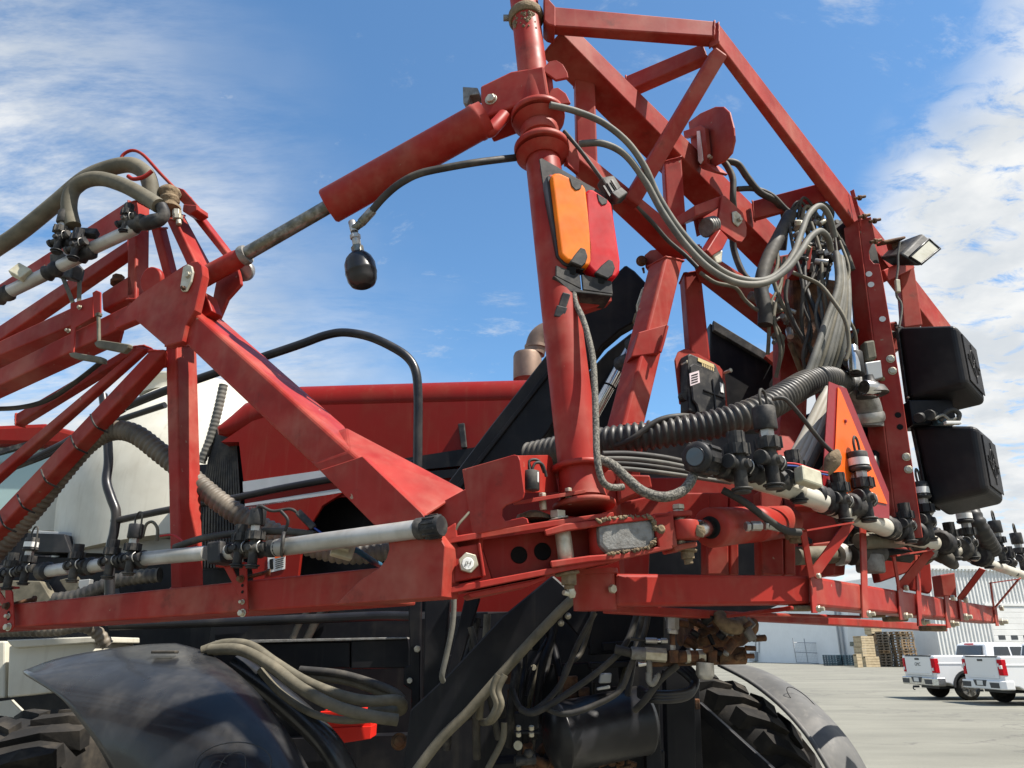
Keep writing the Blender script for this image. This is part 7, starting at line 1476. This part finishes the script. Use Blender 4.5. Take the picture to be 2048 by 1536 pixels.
mb = MB(); mb.lathe(P(1684, 762, 2.73), P(1700, 776, 2.74), [(0, 33 * k), (.2, 36 * k), (.8, 36 * k), (1, 33 * k)], 24); mb.cyl(P(1668, 740, 2.66), P(1704, 748, 2.66), 4 * k, 8); pz(mb, 'hose_clamp', 'steel')
mb = MB(); mb.tube(P3([(1692, 768, 2.73), (1714, 782, 2.75), (1730, 805, 2.77), (1737, 830, 2.79), (1738, 852, 2.8)]), m_px(27, ea), 22, 6); pz(mb, 'cast_elbow', 'bare_steel')
mb = MB(); mb.lathe(P(1735, 826, 2.785), P(1738, 845, 2.795), [(0, 36 * k), (.3, 38 * k), (.7, 38 * k), (1, 35 * k)], 24); pz(mb, 'coupling_ring', 'steel')
mb = MB(); mb.lathe(P(1745, 790, 2.66), P(1735, 752, 2.66), [(0, .06), (.35, .05), (.5, .025), (1, .02)], 18); pz(mb, 'shut_off', 'black_plastic')
mb = MB(); mb.cyl(P(1710, 745, 2.6), P(1704, 694, 2.62), .022, 16); pz(mb, 'solenoid_barrel', 'chrome')
mb = MB(); mb.cyl(P(1686, 712, 2.64), P(1684, 692, 2.64), .02, 16); pz(mb, 'solenoid_barrel', 'chrome')
mb = MB(); mb.cyl(P(1714, 750, 2.62), P(1708, 705, 2.62), .03, 14); pz(mb, 'valve_stem', 'black_plastic')
mb = MB(); mb.fbox(frontal(2.75), [(1728, 682), (1750, 678), (1756, 716), (1734, 722)], .05, 0, .01); pz(mb, 'gauge_body', 'khaki_hose')
mb = MB(); mb.fbox(frontal(2.75), [(1730, 725), (1762, 720), (1766, 755), (1738, 762)], .05, 0, .004); pz(mb, 'junction_box', 'panel_grey')
mb = MB(); mb.cyl(P(1728, 775, 2.62), P(1752, 778, 2.64), .03, 14); pz(mb, 'union', 'chrome')
mb = MB(); mb.fbox(frontal(3.0), [(1690, 700), (1790, 690), (1800, 1080), (1700, 1080)], .3, 0, .02); pz(mb, 'pump_body', 'navy_black')
mb = MB(); mb.fbox(frontal(3.1), [(1570, 840), (1700, 800), (1710, 1120), (1560, 1120)], .2, 0, .02); pz(mb, 'tank_sump', 'navy_black')
mb = MB(); mb.cyl(P(1590, 1112, 2.65), P(1700, 1108, 2.8), .032, 18); pz(mb, 'manifold_pipe', 'khaki_hose')
mb = MB(); mb.lathe(P(1672, 1109, 2.74), P(1684, 1108, 2.76), [(0, .040), (.5, .042), (1, .04)], 20); pz(mb, 'pipe_clamp', 'steel')
mb = MB(); mb.cyl(P(1700, 1110, 2.75), P(1760, 1105, 2.85), .038, 18); pz(mb, 'pump_inlet', 'dark_rubber')
mb = MB(); mb.cyl(P(1742, 1145, 2.8), P(1738, 1110, 2.8), .05, 16); pz(mb, 'strainer', 'bare_steel')
mb = MB(); mb.tube(P3([(1850, 1085, 3.3), (1872, 1102, 3.2), (1895, 1118, 3.15), (1908, 1130, 3.2)]), lambda t: .05 - .03 * t, 14, 5); pz(mb, 'muddy_boot', 'dark_rubber')
mb = MB(); mb.cyl(P(1720, 1082, 2.7), P(1800, 1080, 2.9), .03, 14); pz(mb, 'transfer_pipe', 'pipe_cream' if 0 else 'khaki_hose')
for i in range(70):
    x, y = rnd.uniform(1610, 1880), rnd.uniform(1040, 1160)
    if y > 1100 + (x - 1620) * .10: continue
    q = P(x, y, rnd.uniform(2.75, 3.1) + (x - 1610) * .001); d_ = V((rnd.uniform(-1, 1), rnd.uniform(-.6, .2), rnd.uniform(-.7, .7))).normalized(); mb = MB()
    if i % 3: mb.cyl(q, q + d_ * rnd.uniform(.03, .12), rnd.uniform(.008, .028), 8)
    else: mb.hexa(q, d_, rnd.uniform(.012, .03), rnd.uniform(.02, .07))
    pz(mb, 'fitting', rnd.choice(['black_plastic', 'dark_rubber', 'bare_steel', 'khaki_hose', 'navy_black', 'mud']))
for i in range(26):
    x, y = rnd.uniform(1600, 1780), rnd.uniform(660, 1020); q = P(x, y, rnd.uniform(2.8, 2.98)); d_ = V((rnd.uniform(-1, 1), rnd.uniform(-.6, .2), rnd.uniform(-1, 1))).normalized(); mb = MB(); mb.cyl(q, q + d_ * rnd.uniform(.05, .16), rnd.uniform(.008, .024), 8); pz(mb, 'fitting', rnd.choice(['black_plastic', 'dark_rubber', 'bare_steel', 'khaki_hose', 'navy_black', 'mud']))

# loose wiring across the upper right
rn = random.Random(77); NM = ['first', 'second', 'third', 'fourth', 'fifth', 'sixth', 'seventh', 'eighth', 'ninth', 'tenth', 'eleventh', 'twelfth']
for i in range(12):
    x = 1545 + i * 12 + rn.uniform(-6, 6); y = 440 + rn.uniform(0, 90); d_ = rn.uniform(-30, 40)
    l = [(x, y, 2.7), (x + d_ * .2 + rn.uniform(-14, 14), y + 60, 2.66), (x + d_ * .5 + rn.uniform(-16, 16), y + 120, 2.62), (x + d_ * .8 + rn.uniform(-10, 10), y + 185, 2.62), (x + d_, y + 240, 2.66)]
    mb = MB(); mb.tube(P3(l), rn.uniform(.005, .010), 8, 6); pz(mb, 'loose_cable', rn.choice(['dark_rubber', 'khaki_hose', 'black_plastic', 'grey_hose']))
for o in bpy.data.objects:
    if '_b' in o: del o['_b']
